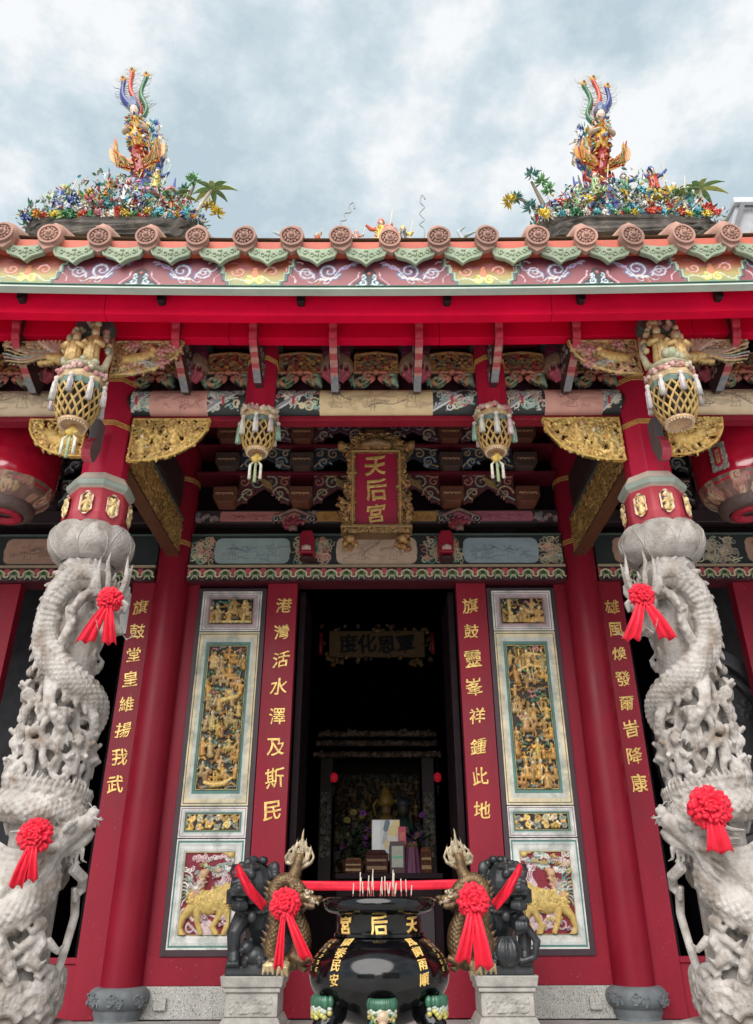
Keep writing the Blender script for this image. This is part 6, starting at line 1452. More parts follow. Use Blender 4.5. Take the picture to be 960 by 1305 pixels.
for s in (-1, 1):
    p = P(325 if s < 0 else 639, 1245, LY)
    ped = thing('lion_pedestal', 'stepped grey stone pedestal under the ' + ('left black lion with the cub' if s < 0 else 'right black lion with the ball'), 'pedestal', (p.x, LY, 0), 'lion pedestals')
    zt = .40
    for (w, z0, z1, nm) in ((.54, 0, .05, 'plinth'), (.50, .052, .12, 'base_moulding'), (.415, .122, .285, 'die'), (.45, .287, .32, 'neck_moulding'), (.515, .322, zt, 'cornice')):
        b = B(); k = .5
        if nm in ('base_moulding', 'cornice'):
            u, v = (w, w * .86) if nm == 'base_moulding' else (w * .92, w * .98)
            b.add([(-u * k, -u * k, z0), (u * k, -u * k, z0), (u * k, u * k, z0), (-u * k, u * k, z0), (-v * k, -v * k, z1), (v * k, -v * k, z1), (v * k, v * k, z1), (-v * k, v * k, z1)], [(3, 2, 1, 0), (4, 5, 6, 7), (0, 1, 5, 4), (1, 2, 6, 5), (2, 3, 7, 6), (3, 0, 4, 7)])
        else: b.box(-w / 2, w / 2, -w / 2, w / 2, z0, z1)
        b.out(nm, M_ped, ped, bevel=.008)
    b = B(); st = vine(.33, .11, 6, [(1, 1, 1)], .008, .002, .6, 3); relief(b, .33, .11, .007, st, (1, 1, 1), plane_map(0, -.2095, .148)); b.out('die_carving', M_ped, ped, smooth=True)
    li = thing('stone_lion', ('black stone lioness with open jaws and a cub under its paw, left of the doorway' if s < 0 else 'black stone lion resting its paw on a ball, right of the doorway'), 'lion', (p.x, LY, zt), 'guardian lions')
    o = link('body', lion_mesh(s, s < 0), li); li.scale = (.93, .93, .98)
    # red sash round the neck
    b = B(); X = lambda x: x * (1 if s < 0 else -1); G = []
    for t in np.linspace(0, 1, 22):
        x = -.19 + .27 * t; y = -.37 + .06 * t + .0; z = .79 - .30 * t
        G.append([(X(x + .03 * q), y - .02 * math.sin(3 * q + 6 * t) - .07 * math.sin(math.pi * t), z + .03 * q + .01 * math.sin(9 * q + 4 * t)) for q in np.linspace(-1, 1, 7)])
    b.grid(G); sa = b.out('red_sash', M_ribbon, li, smooth=True); so = sa.modifiers.new('t', 'SOLIDIFY'); so.thickness = .004
# ribbon barrier between the lions
b = B(); pa = P(360, 1128, 7.0); pb = P(615, 1126, 7.0); G = []
for t in np.linspace(0, 1, 30):
    c = pa.lerp(pb, t) + Vector((0, 0, -.012 * math.sin(math.pi * t))); G.append([(c.x, c.y + .004 * math.sin(20 * t + q), c.z + .035 * q) for q in (-1, -.4, .4, 1)])
b.grid(G); rb_ = b.out('red_ribbon', M_ribbon, None, smooth=True); so = rb_.modifiers.new('t', 'SOLIDIFY'); so.thickness = .003
tag(rb_, 'straight red ribbon stretched between the two black lions across the doorway', 'ribbon')

# ------------------------------------------------------------------ incense burner
PYD = 5.0; pc_ = P(482, 1200, PYD)
pot = thing('incense_burner', 'glossy black three-legged incense burner with gold characters and bronze dragon handles', 'incense burner', (pc_.x, PYD, 0))
prof_b = smoothpath([(0, .325, .05, 0), (0, .34, .16, 0), (0, .39, .27, 0), (0, .48, .36, 0), (0, .565, .393, 0), (0, .65, .374, 0), (0, .725, .305, 0), (0, .757, .252, 0)], 7)
b = B(); b.lathe([(q[2], q[1]) for q in prof_b], 72, cap=True); b.out('belly', M_pot, pot, smooth=True)
b = B(); b.lathe([(.250, .755), (.262, .758), (.262, .772), (.245, .778), (.242, .86), (.25, .872)], 64); b.out('neck', M_pot, pot, autosmooth=40)
b = B(); b.lathe([(.245, .868), (.29, .874), (.318, .895), (.325, .92), (.318, .948), (.30, .960), (.285, .958), (.28, .945), (.278, .905), (.001, .905)], 64, cap=False); b.out('rim', M_pot, pot, autosmooth=60)
b = B(); b.lathe([(.277, .915), (.2, .925), (.001, .93)], 32, cap=False); b.out('ash_bed', mat('incense_ash', (.42, .40, .37), .95, var=.2, vscale=20, bump=.5, bscale=60), pot, smooth=True)
f = lambda U, V, H: ((.243 + H) * np.sin(U / .243), -(.243 + H) * np.cos(U / .243), V)
write_chars('宮后天', [(-.205, .818), (0.0, .818), (.205, .818)], .095, f, M_gold, pot, bold=.03, ext=.03, seed=4, slant=.06)
zz = prof_b[:, 1]; rr_ = prof_b[:, 2]; s_len = np.concatenate([[0], np.cumsum(np.hypot(np.diff(zz), np.diff(rr_)))])
def belly_map(ang0):
    def f(U, V, H):   # V: arc length from the shoulder down is negative
        L = np.clip(s_len[-1] + V, 0, s_len[-1]); z = np.interp(L, s_len, zz); r0 = np.interp(L, s_len, rr_); a = ang0 + U / np.maximum(r0, .1)
        return (r0 + H + .001) * np.sin(a), -(r0 + H + .001) * np.cos(a), z
    return f
b = B()
for txt, deg, n in (('國泰民安', -37, 4), ('風調雨順', 37, 4)):
    write_chars(txt, [(0, -.04 - i * .07) for i in range(4)], .064, belly_map(R(deg)), M_gold, pot, bold=.022, ext=.02, seed=int(deg))
b = B()
for sg in (-1, 1):
    for deg in (62, 74):
        r = random.Random(int(deg * sg))
        for i in range(6):                                   # worn small dedication, legible only as strokes
            g = belly_map(R(sg * deg)); 
            for k in range(3):
                u0 = r.uniform(-.014, .0); V = np.array([[u0, -.03 - i * .034 - k * .008], [u0 + .024, -.03 - i * .034 - k * .008], [u0 + .024, -.034 - i * .034 - k * .008], [u0, -.034 - i * .034 - k * .008]]); X_, Y_, Z_ = g(V[:, 0], V[:, 1], np.full(4, .001)); b.add(np.stack([X_, Y_, Z_], 1), [(0, 1, 2, 3)])
b.out('side_inscription', M_gold, pot)['kind'] = 'stuff'
for deg in (0, 120, 240, 60 * 0 + 68, -68):
    pass
for deg in (2, -52, 52):                                      # legs with painted beast heads
    a = R(deg); rr = .345 if deg == 2 else .345; d_ = Vector((math.sin(a), -math.cos(a), 0)); sd = Vector((math.cos(a), math.sin(a), 0))
    b = B(); b.tube([d_ * (rr - .06) + Vector((0, 0, 0.445)), d_ * (rr + .02) + Vector((0, 0, 0.345)), d_ * (rr + .02) + Vector((0, 0, 0.250)), d_ * (rr - .02) + Vector((0, 0, 0.120)), d_ * (rr + .03) + Vector((0, 0, 0.030)), d_ * (rr + .06) + Vector((0, 0, 0.000))], [.075, .07, .052, .048, .06, .055], 16); lg = b.out('leg', M_pot, pot, smooth=True)
    b = B(); c = d_ * (rr + .03); r = random.Random(deg + 60); Zv = lambda z: Vector((0, 0, z))
    gr = (.03, .10, .06); ye = (.40, .36, .10); sk_ = (.40, .29, .19)
    # wavy painted collar: green cap with a pale and a yellow scalloped hem
    for k in range(13):
        q = (k - 6) / 6; p = c + sd * q * .062 + d_ * .045 * math.sqrt(max(0, 1 - q * q)); w_ = .010 * math.sin(k * 1.6)
        b.ball(p + Zv(.465), (.020, .020, .030), 8, 6, jit(gr, .25)); b.ball(p + d_ * .004 + Zv(.432 + w_), (.015, .015, .013), 8, 6, jit((.36, .40, .34), .15)); b.ball(p + d_ * .004 + Zv(.412 + w_ * 1.4), (.015, .015, .014), 8, 6, jit(ye, .2))
    if deg == 2:                                              # lion mask on the front leg
        b.ball(c + d_ * .045 + Zv(.415), (.038, .032, .034), 12, 8, sk_); b.ball(c + d_ * .070 + Zv(.385), (.024, .022, .018), 10, 7, jit(sk_, .1))
        for q in (-1, 1):
            b.ball(c + d_ * .058 + sd * q * .030 + Zv(.402), (.012, .011, .009), 8, 6, (.50, .44, .30)); b.ball(c + d_ * .067 + sd * q * .031 + Zv(.402), (.006, .006, .006), 6, 5, (.02, .02, .02)); b.tube([c + d_ * .055 + sd * q * .015 + Zv(.420), c + d_ * .058 + sd * q * .045 + Zv(.425)], [.010, .006], 7, gr); b.ball(c + d_ * .062 + sd * q * .020 + Zv(.375), (.020, .018, .014), 9, 6, jit(sk_, .15)); b.tube([c + d_ * .03 + sd * q * .045 + Zv(.41), c + d_ * .03 + sd * q * .058 + Zv(.38), c + d_ * .03 + sd * q * .05 + Zv(.34)], [.012, .013, .005], 7, gr)
        b.ball(c + d_ * .058 + Zv(.350), (.032, .026, .014), 10, 7, (.42, .11, .06))
        for k in range(6): b.tube([c + d_ * .082 + sd * (k - 2.5) * .009 + Zv(.366), c + d_ * .080 + sd * (k - 2.5) * .009 + Zv(.352)], [.004, .002], 5, (.6, .56, .46))
    b.out('beast_mask' if deg == 2 else 'painted_collar', M_glaze, lg, smooth=True)
# incense sticks
r = random.Random(21); n = 0
SX = [-.155, -.115, -.11, -.09, -.07, -.045, -.05, -.03, 0, .005, .02, .035, .05, .06, .075, .08, .085, .09, .13, .165, .18]
for x in SX:
    h = r.uniform(.10, .19); y = r.uniform(-.12, .08); tx = r.uniform(-.02, .02)
    sk = thing('incense_stick', 'thin pale incense stick standing upright in the black burner', 'incense', (pc_.x + x, PYD + y, .915), 'incense sticks in the burner')
    b = B(); b.tube([(0, 0, 0), (tx * .5, 0, h * .5)], .0022, 5, (.50, .12, .10)); b.out('bamboo', M_vcol, sk)
    b = B(); b.tube([(tx * .5, 0, h * .5), (tx, 0, h)], .0033, 6, (.52, .46, .38)); b.out('incense_paste', M_vcol, sk)

# bronze dragon handles
def handle_dragon(s):
    b = B(); X = lambda x: -x * (-s)                          # x grows outwards
    bz = (.13, .080, .036); dk = (.05, .026, .02); rd = (.34, .10, .09)
    def body(pts, c=bz):
        p = smoothpath(pts, 8); cpt = [Vector((s * q[0], q[2], q[1])) for q in p]; b.tube(cpt, [q[3] for q in p], 14, c)
        for i in range(1, len(cpt) - 1):                      # rows of scales standing proud
            t = (cpt[i + 1] - cpt[i - 1]).normalized(); n1 = t.orthogonal().normalized(); n2 = t.cross(n1)
            for k in range(9):
                a = 2 * math.pi * (k + (i % 2) * .5) / 9; d = n1 * math.cos(a) + n2 * math.sin(a)
                b.ball(cpt[i] + d * p[i][3] * .93, p[i][3] * .30, 6, 4, jit(bz, .2))
        return cpt
    # (outward, z, y, radius): foot low outside, up the side, arch over, head towards the pot
    body([(.57, .62, -.02, .022), (.61, .70, -.02, .036), (.585, .80, -.03, .040), (.60, .91, -.03, .036), (.605, 1.0, -.02, .036), (.56, 1.045, -.02, .036), (.50, 1.03, -.02, .033), (.45, .98, -.02, .033)])
    body([(.585, .63, .02, .028), (.50, .625, .03, .040), (.45, .69, .02, .048), (.45, .78, .02, .045), (.49, .87, .01, .036), (.54, .93, .0, .028)])
    dragon_head(b, frame((s * .455, -.02, .955), (-s, -.25, -.30), (-.3 * s, 0, 1)), .19, bz, bz, rd, (.5, .42, .3), dk)
    body([(.52, 1.03, -.01, .034), (.495, 1.09, 0, .03), (.48, 1.15, 0, .024), (.472, 1.19, 0, .016)])
    for k in range(9):                                         # flaming tail
        q = (k - 4) / 4; b.tube([(s * (.49 - .012 * q), 0, 1.08 + .06 * (k % 3) / 3), (s * (.478 + .075 * q), .01 * q, 1.14 + .02 * (k % 2)), (s * (.475 + .085 * q), 0, 1.20 - .03 * abs(q) + .03 * (k % 2)), (s * (.462 + .05 * q), 0, 1.24 + .075 * (1 - abs(q)) - .03 * (k % 2))], [.010, .011, .009, .002], 7, (.30, .24, .16))
    b.tube([(s * .47, 0, 1.2), (s * .462, 0, 1.26), (s * .455, 0, 1.33)], [.012, .010, .002], 7, (.30, .24, .16))
    for (x, z) in ((.60, .60), (.52, .59)):                    # claws
        for k in (-1, 0, 1): b.tube([(s * x, -.03, z + .03), (s * (x + .02 * k + .02), -.06, z + .01), (s * (x + .03 * k + .02), -.06, z - .03)], [.025, .018, .005], 7, (.52, .40, .22))
    b.tube([(s * .50, 0, .66), (s * .43, -.02, .63), (s * .385, -.02, .65)], [.03, .025, .02], 8, bz); b.tube([(s * .46, .02, .62), (s * .42, .0, .59), (s * .40, .0, .60)], [.02, .018, .01], 7, bz)
    b.tube([(s * .43, 0, .955), (s * .37, 0, .945), (s * .315, 0, .935)], .0085, 8, (.5, .46, .4))   # rod to the rim
    for k in range(12):
        t = k / 11; z = .66 + .36 * t; b.tube([(s * (.625 + .02 * math.sin(t * 9)), 0, z), (s * (.665 + .02 * math.sin(t * 9)), 0, z + .03)], [.018, .003], 6, dk)
    return fuse(b, 'dragon_handle', .0042, M_bronze, 1)
for s in (-1, 1): link('dragon_handle', handle_dragon(s), pot)

# ------------------------------------------------------------------ red satin rosettes
def rosette(name_label, p, rad, fwd, tails, seed):
    """tails: list of (dx, dz, width) in metres below the bloom, seen from the front"""
    r = random.Random(seed); M = frame(p, fwd, (0, 0, 1)); root = thing('ribbon_rosette', name_label, 'rosette', p, 'red ribbon rosettes')
    Mr = Matrix(((M[0][0], -M[0][1], M[0][2]), (M[1][0], -M[1][1], M[1][2]), (M[2][0], -M[2][1], M[2][2])))
    # local frame: f forward, a right (viewer), u up
    F = Vector((M[0][0], M[1][0], M[2][0])); U = Vector((M[0][2], M[1][2], M[2][2])); A = U.cross(F) * -1
    A = F.cross(U) * -1
    b = B()
    def loop(c, d, n_, w, l):   # folded ribbon loop: petal bulging along d
        sd = d.cross(n_).normalized(); G = []
        k0 = r.uniform(-.35, .35)
        for t in np.linspace(0, 1, 9):
            a = math.pi * t; ctr = c + d * l * math.sin(a) ** .8 + n_ * (.42 * l * (1 - math.cos(a)) / 2 - .2 * l)
            ww = w * (.35 + .65 * math.sin(a) ** .6)
            G.append([ctr + sd * ww * q + n_ * (.18 * w * math.cos(3 * q + k0 * 9) * math.sin(a)) + d * .10 * l * math.sin(5 * q + k0 * 7) for q in np.linspace(-1, 1, 6)])
        b.grid([[tuple(v) for v in g] for g in G])
    for ring, (n, tilt, l, w) in enumerate(((11, 4, .62, .30), (11, 24, .66, .28), (9, 46, .62, .25), (7, 66, .56, .22), (4, 84, .48, .18))):
        for k in range(n):
            a = 2 * math.pi * (k + r.uniform(-.2, .2)) / n + ring * .4; tl = R(tilt + r.uniform(-10, 10))
            rd = (A * math.cos(a) + U * math.sin(a)); d = (rd * math.cos(tl) + F * math.sin(tl)).normalized(); nn = (F * math.cos(tl) - rd * math.sin(tl)).normalized()
            loop(rd * rad * .30 * math.cos(tl) + F * rad * .05 * ring, d, nn, rad * w * r.uniform(.85, 1.2), rad * l * r.uniform(.9, 1.12))
    b.ball(F * rad * .15, rad * .45, 10, 8)
    bl = b.out('bloom', M_ribbon, root, smooth=True); so = bl.modifiers.new('t', 'SOLIDIFY'); so.thickness = .0025
    for (dx, dz, w) in tails:
        b = B(); G = []; ph = r.random() * 6; n = 16; end = A * dx + U * dz
        for t in np.linspace(0, 1, n):
            c = end * t + F * (rad * .15 + .05 * math.sin(t * 2.6)); ww = w * (.28 + .72 * t ** .8); row = []
            for q in np.linspace(-1, 1, 13):
                row.append(tuple(c + A * ww * q * (1 if abs(dx) < abs(dz) * 2 else .7) + F * (.016 * math.sin(q * 7 + ph) * (.5 + .5 * t) + .006 * math.sin(q * 13 + 5 * t)) + U * (.012 * math.sin(q * 5 + ph) if t > .95 else 0)))
            G.append(row)
        b.grid(G); tl_ = b.out('tail', M_ribbon, root, smooth=True); so = tl_.modifiers.new('t', 'SOLIDIFY'); so.thickness = .0025
    return root
def place_rosette(label, px, py, d, rpx, fwd, tails_px, seed):
    p = P(px, py, d); k = d / (FPX * CP - (652.5 - py) * SP) ; kz = k * 1.12
    rosette(label, p, rpx * k * 1.12, fwd, [(dx * k, -dy * kz, w * k) for dx, dy, w in tails_px], seed)
place_rosette('red satin rosette high on the left dragon column, its two tails parted', 140, 764, 5.24, 15, (.25, -1, -.15), [(-22, 50, 11), (7, 50, 9)], 1)
place_rosette('red satin rosette low on the left dragon column beside the lower dragon head', 45, 1064, 5.08, 20, (.2, -1, -.05), [(-12, 52, 9), (4, 46, 9)], 2)
place_rosette('red satin rosette high on the right dragon column, over the hanging dragon head', 817, 761, 5.24, 15, (-.1, -1, -.15), [(-21, 50, 11), (26, 50, 12)], 3)
place_rosette('red satin rosette low on the right dragon column with one pleated tail', 903, 1031, 5.12, 24, (-.2, -1, -.05), [(3, 46, 16)], 4)
place_rosette('red satin rosette tied to the left bronze dragon of the burner', 362, 1152, 4.88, 18, (.05, -1, 0), [(-4, 62, 6), (30, 54, 9)], 5)
place_rosette('red satin rosette tied to the right bronze dragon of the burner', 602, 1148, 4.88, 19, (-.05, -1, 0), [(-18, 60, 10), (9, 66, 12)], 6)
# ------------------------------------------------------------------ roof-ridge ornaments of cut porcelain
BR = [(.46, .05, .03), (.07, .25, .11), (.05, .09, .30), (.56, .40, .05), (.66, .64, .60), (.42, .15, .17), (.08, .29, .32), (.54, .22, .03), (.33, .46, .20)]
def shard(b, c, d, l, w, col, curl=.3):
    """one curved petal-shaped shard of glazed bowl"""
    d = Vector(d).normalized(); n = d.orthogonal().normalized(); n = (Matrix.Rotation(rnd.random() * 6.3, 3, d) @ n); sd = d.cross(n); c = Vector(c)
    b.add([tuple(c - sd * w * .4), tuple(c + sd * w * .4), tuple(c + d * l * .55 + sd * w + n * l * curl * .3), tuple(c + d * l * .55 - sd * w + n * l * curl * .3), tuple(c + d * l + n * l * curl), tuple(c + d * l * .5 + n * l * curl * .1 - n * .008)], [(0, 1, 2, 5), (0, 5, 3), (2, 4, 5), (3, 5, 4)], col)
def flowerhead(col, rad, seed):
    r = random.Random(seed); b = B()
    for ring, (n, tl, l) in enumerate(((9, 10, 1.0), (8, 40, .8), (5, 70, .55))):
        for k in range(n):
            a = 2 * math.pi * (k + ring * .4) / n; t = R(tl); d = Vector((math.cos(a) * math.cos(t), -math.sin(t), math.sin(a) * math.cos(t)))
            shard(b, d * rad * .15, d, rad * l, rad * .26, jit(col, .2), .25)
    b.ball((0, -rad * .2, 0), rad * .3, 7, 5, jit(OCHRE, .2)); return b.mesh('flower', M_glaze)
def warrior(root, p, s, cols, seed, mounted=False):
    r = random.Random(seed); b = B(); x, y, z = 0, 0, (.42 * s if mounted else 0)
    b.tube([(0, 0, z), (0, 0, z + .3 * s), (0, 0, z + .55 * s), (0, 0, z + .62 * s)], [.14 * s, .12 * s, .11 * s, .05 * s], 10, cols[0]); b.ball((0, -.02 * s, z + .70 * s), (.065 * s, .07 * s, .085 * s), 9, 7, (.66, .50, .40)); b.lathe([(.09 * s, 0), (.07 * s, .08 * s), (.01 * s, .16 * s)], 9, (0, 0, z + .73 * s), col=cols[1])
    for q in (-1, 1):
        e_ = (q * .25 * s, -.06 * s, z + (.42 + r.uniform(-.1, .2)) * s); b.tube([(q * .10 * s, 0, z + .54 * s), e_, (e_[0] + q * r.uniform(-.05, .1) * s, e_[1] - .1 * s, e_[2] + r.uniform(-.05, .15) * s)], [.05 * s, .05 * s, .03 * s], 8, cols[1]); b.tube([(q * .07 * s, 0, z + .05 * s), (q * .1 * s, -.04 * s, z - .1 * s)], .05 * s, 7, cols[2])
    for k in range(46):
        a = r.random() * 6.3; zz = z + r.uniform(-.02, .62) * s; shard(b, (.11 * s * math.cos(a), .11 * s * math.sin(a), zz), (math.cos(a), math.sin(a), r.uniform(-.6, .5)), r.uniform(.05, .11) * s, .022 * s, jit(r.choice(cols), .25))
    for k in range(7): a = R(20 + 23 * k); b.tube([(0, .05 * s, z + .6 * s), (.2 * s * math.cos(a), .06 * s, z + .6 * s + .25 * s * math.sin(a))], [.008 * s, .003], 5, jit(r.choice(cols), .2))
    b.tube([(.2 * s, -.1 * s, z + .1 * s), (.34 * s, -.1 * s, z + .95 * s)], .012 * s, 6, (.6, .5, .3))
    if mounted:
        c = cols[3 % len(cols)]; b.tube([(-.3 * s, 0, .30 * s), (0, 0, .30 * s), (.28 * s, 0, .36 * s), (.42 * s, 0, .56 * s)], [.13 * s, .14 * s, .13 * s, .08 * s], 10, c); b.tube([(.42 * s, 0, .58 * s), (.58 * s, 0, .48 * s)], [.08 * s, .045 * s], 8, c)
        for lx in (-.3, -.2, .2, .32): b.tube([(lx * s, 0, .26 * s), ((lx + .04) * s, 0, 0)], [.06 * s, .035 * s], 7, c)
        for k in range(30): a = r.random() * 6.3; xx = r.uniform(-.3, .35) * s; shard(b, (xx, .13 * s * math.cos(a), .3 * s + .13 * s * math.sin(a)), (r.uniform(-.4, .4), math.cos(a), math.sin(a)), .06 * s, .02 * s, jit(r.choice(cols + [c]), .25))
    o = b.out('warrior_figure', M_glaze, root); o.location = p; o.rotation_euler = (0, 0, r.uniform(-.5, .5)); return o
def phoenix(root, p, s, mir):
    """upright phoenix: red breast, open wings, three tall eye-feathers"""
    r = random.Random(3); b = B(); m = mir
    b.tube([(0, 0, 0), (.02 * m, -.04, .12), (0, -.06, .28), (-.02 * m, -.04, .42), (0, -.03, .52)], [.06, .085, .085, .065, .045], 12, (.26, .014, .018))
    for k in range(120):
        t = r.random(); a = r.random() * 6.3; q = Vector((0, -.04, .02 + .48 * t)); rr = .10 * (1 - .4 * t); d = Vector((math.cos(a), math.sin(a), -.6)); shard(b, q + Vector((math.cos(a), math.sin(a), 0)) * rr * .8, d, .07, .02, jit(r.choice(((.40, .05, .02), (.50, .32, .04), (.26, .02, .02), (.46, .17, .02))), .2))
    b.out('phoenix_breast', M_glaze, root).location = p
    for sg in (-1, 1):
        b = B()
        for lay, (col, l0, w0) in enumerate((((.38, .05, .02), .36, .03), ((.54, .26, .03), .32, .032), ((.16, .20, .06), .27, .032), ((.46, .15, .02), .20, .03))):
            for k in range(9):
                t = k / 8; base = Vector((sg * (.06 + .22 * t), -.08 - .01 * lay, .14 + .05 * t + .015 * lay)); an = R(35 + 55 * t); d = Vector((sg * math.cos(an), -.05, math.sin(an))); shard(b, base, d, l0 * (.55 + .5 * t), w0, jit(col, .18), .12 * sg)
        G = [[(sg * (.04 + .32 * t + .02 * math.sin(3 * q)), -.075 + .01 * q, .10 + .20 * t ** 1.6 + q * (.06 + .14 * t)) for q in np.linspace(0, 1, 5)] for t in np.linspace(0, 1, 9)]
        b.grid(G, (.48, .22, .03)); w_ = b.out('wing', M_glaze, root); w_.location = p; so = w_.modifiers.new('t', 'SOLIDIFY'); so.thickness = .008
    # crowned bust above the breast
    b = B(); b.tube([(0, -.02, .48), (0, -.05, .62), (0, -.04, .82), (0, -.03, .92)], [.08, .10, .08, .04], 10, (.62, .36, .06)); b.ball((0, -.06, 1.0), (.062, .065, .08), 10, 8, (.66, .50, .40)); b.lathe([(.075, 1.03), (.085, 1.08), (.05, 1.18), (.01, 1.24)], 10, (0, -.05, 0), col=(.10, .14, .24))
    for k in range(190): t = r.random(); a = r.random() * 6.3; q = Vector((.085 * math.cos(a), -.04 + .085 * math.sin(a), .50 + .4 * t)); shard(b, q, (math.cos(a), math.sin(a), -.5), .07, .02, jit(r.choice(((.66, .40, .06), (.08, .14, .4), (.62, .1, .05), (.66, .6, .5), (.1, .3, .2))), .2))
    for sg in (-1, 1): b.tube([(sg * .09, -.05, .80), (sg * .15, -.10, .66), (sg * .05, -.16, .66)], [.035, .035, .02], 8, (.40, .30, .22))
    b.out('crowned_figure', M_glaze, root).location = p
    # three plume feathers
    for (x0, x1, h, col) in ((.03, -.03, 1.72, (.55, .07, .03)), (.06 * -m, -.17 * m, 1.60, (.03, .045, .20)), (.08 * m, .17 * m, 1.62, (.03, .13, .05))):
        b = B(); pts = []; rad = []
        for t in np.linspace(0, 1, 18): pts.append((x0 + (x1 - x0) * t ** 1.2 + .05 * math.sin(t * 7) * m, .02 + .05 * math.sin(t * 3), .95 + (h - .95) * t)); rad.append(.040 + .016 * math.sin(t * 3.1) + .010 * (t > .9))
        b.tube(pts, rad, 9, col, .6)
        b.tube([(q[0], q[1] - .024, q[2]) for q in pts], .009, 6, (.72, .45, .12)); b.ball((pts[-1][0], pts[-1][1] - .02, pts[-1][2]), (.045, .03, .05), 9, 7, (.66, .32, .06)); b.ball((pts[-1][0], pts[-1][1] - .045, pts[-1][2]), (.02, .012, .024), 8, 6, (.03, .04, .05))
        pl = b.out('plume', M_glaze, root, smooth=True); pl.location = p
        b = B()
        for i in range(2, 18):
            for sg in (-1, 1):
                for k in range(2): q = pts[i]; L = r.uniform(.05, .11); b.tube([q, (q[0] + sg * (rad[i] + L * .5), q[1] + r.uniform(-.03, .03), q[2] + L * .35), (q[0] + sg * (rad[i] + L), q[1] + r.uniform(-.05, .05), q[2] + L * .8)], [.0035, .0022, .0008], 4, jit(r.choice(((.7, .7, .66), col, (.66, .66, .5))), .2))
        for k in range(9): a = R(20 + 17.5 * k); q = pts[-1]; b.tube([q, (q[0] + .14 * math.cos(a), q[1], q[2] + .14 * math.sin(a))], [.004, .001], 4, (.55, .52, .45))
        f_ = b.out('barbs', M_glaze, pl); f_['kind'] = 'stuff'
    # smaller side tail feathers curling behind
    for k in range(5):
        b = B(); x = m * (.10 + .055 * k); c = [(.62, .16, .04), (.70, .46, .08), (.1, .3, .3), (.10, .12, .4), (.66, .6, .5)][k]
        b.tube([(x * .6, .06, .15), (x * 1.1, .08, .45), (x * .9, .10, .75), (x * 1.25, .1, 1.0 - .08 * k)], [.02, .035, .03, .012], 8, c, .5)
        for q in range(18): t = r.random(); shard(b, (x * (1 + .1 * math.sin(t * 6)), .05, .2 + .7 * t), (m * r.uniform(-.3, 1), -.4, r.uniform(.1, 1)), .08, .018, jit(c, .25))
        b.out('tail_feather', M_glaze, root).location = p
def palm(root, p, h, lean, seed, n=8):
    r = random.Random(seed); b = B(); pts = [(lean * t * t, 0, h * t) for t in np.linspace(0, 1, 7)]
    b.tube(pts, [.022 - .008 * t for t in np.linspace(0, 1, 7)], 8, (.44, .38, .30)); tk = b.out('palm_trunk', M_vcol, root, smooth=True); tk.location = p
    for k in range(n):
        a = 2 * math.pi * k / n + r.uniform(-.2, .2); L = h * r.uniform(.32, .46); G = []
        for t in np.linspace(0, 1, 8):
            c = Vector((pts[-1][0] + L * t * math.cos(a), L * t * math.sin(a) * .7, h + L * (.55 * t - .75 * t * t))); w = .024 * math.sin(math.pi * min(1, t * .95 + .08)) + .002; sd = Vector((-math.sin(a), math.cos(a), 0)); G.append([tuple(c + sd * w * q - Vector((0, 0, abs(q) * w * .4))) for q in (-1, 0, 1)])
        b = B(); b.grid(G, jit((.20, .34, .14) if k % 3 else (.42, .48, .16), .25)); fr = b.out('palm_frond', M_glaze, tk, smooth=True); so = fr.modifiers.new('t', 'SOLIDIFY'); so.thickness = .004
    b = B(); b.tube([(pts[-1][0], 0, h), (pts[-1][0], 0, h * 1.3)], [.012, .002], 6, (.3, .3, .26)); b.out('palm_spear', M_vcol, tk)
def pine(root, p, h, m, seed):
    r = random.Random(seed); b = B(); b.tube([(0, 0, 0), (.05 * m, 0, h * .3), (-.02 * m, 0, h * .6), (.06 * m, 0, h * .95)], [.035, .03, .022, .012], 8, (.12, .09, .06)); b.tube([(.04 * m, 0, h * .35), (-.2 * m, 0, h * .5)], [.02, .008], 6, (.12, .09, .06)); b.tube([(0, 0, h * .55), (.22 * m, 0, h * .7)], [.018, .008], 6, (.12, .09, .06)); tk = b.out('pine_trunk', M_vcol, root, smooth=True); tk.location = p
    for k, (x, z) in enumerate(((.06, 1.0), (-.2, .52), (.22, .72), (-.08, .80), (.12, .5), (.3, .62), (-.26, .62), (-.04, .95))):
        b = B(); c = r.choice(((.10, .26, .16), (.16, .36, .14), (.12, .30, .28), (.62, .46, .06), (.20, .38, .12)))
        for q in range(34): a = r.random() * 6.3; e_ = r.uniform(-.3, 1.2); d = Vector((math.cos(a) * math.cos(e_), math.sin(a) * math.cos(e_), math.sin(e_))); shard(b, d * .012, d, r.uniform(.05, .085), .012, jit(c, .3))
        o = b.out('pine_pad', M_glaze, tk); o.location = (x * m, r.uniform(-.05, .05), h * z)
DY = 5.0
FLW = [flowerhead(c, .050, i) for i, c in enumerate(BR + [(.62, .08, .05), (.68, .5, .06), (.1, .36, .42)])]
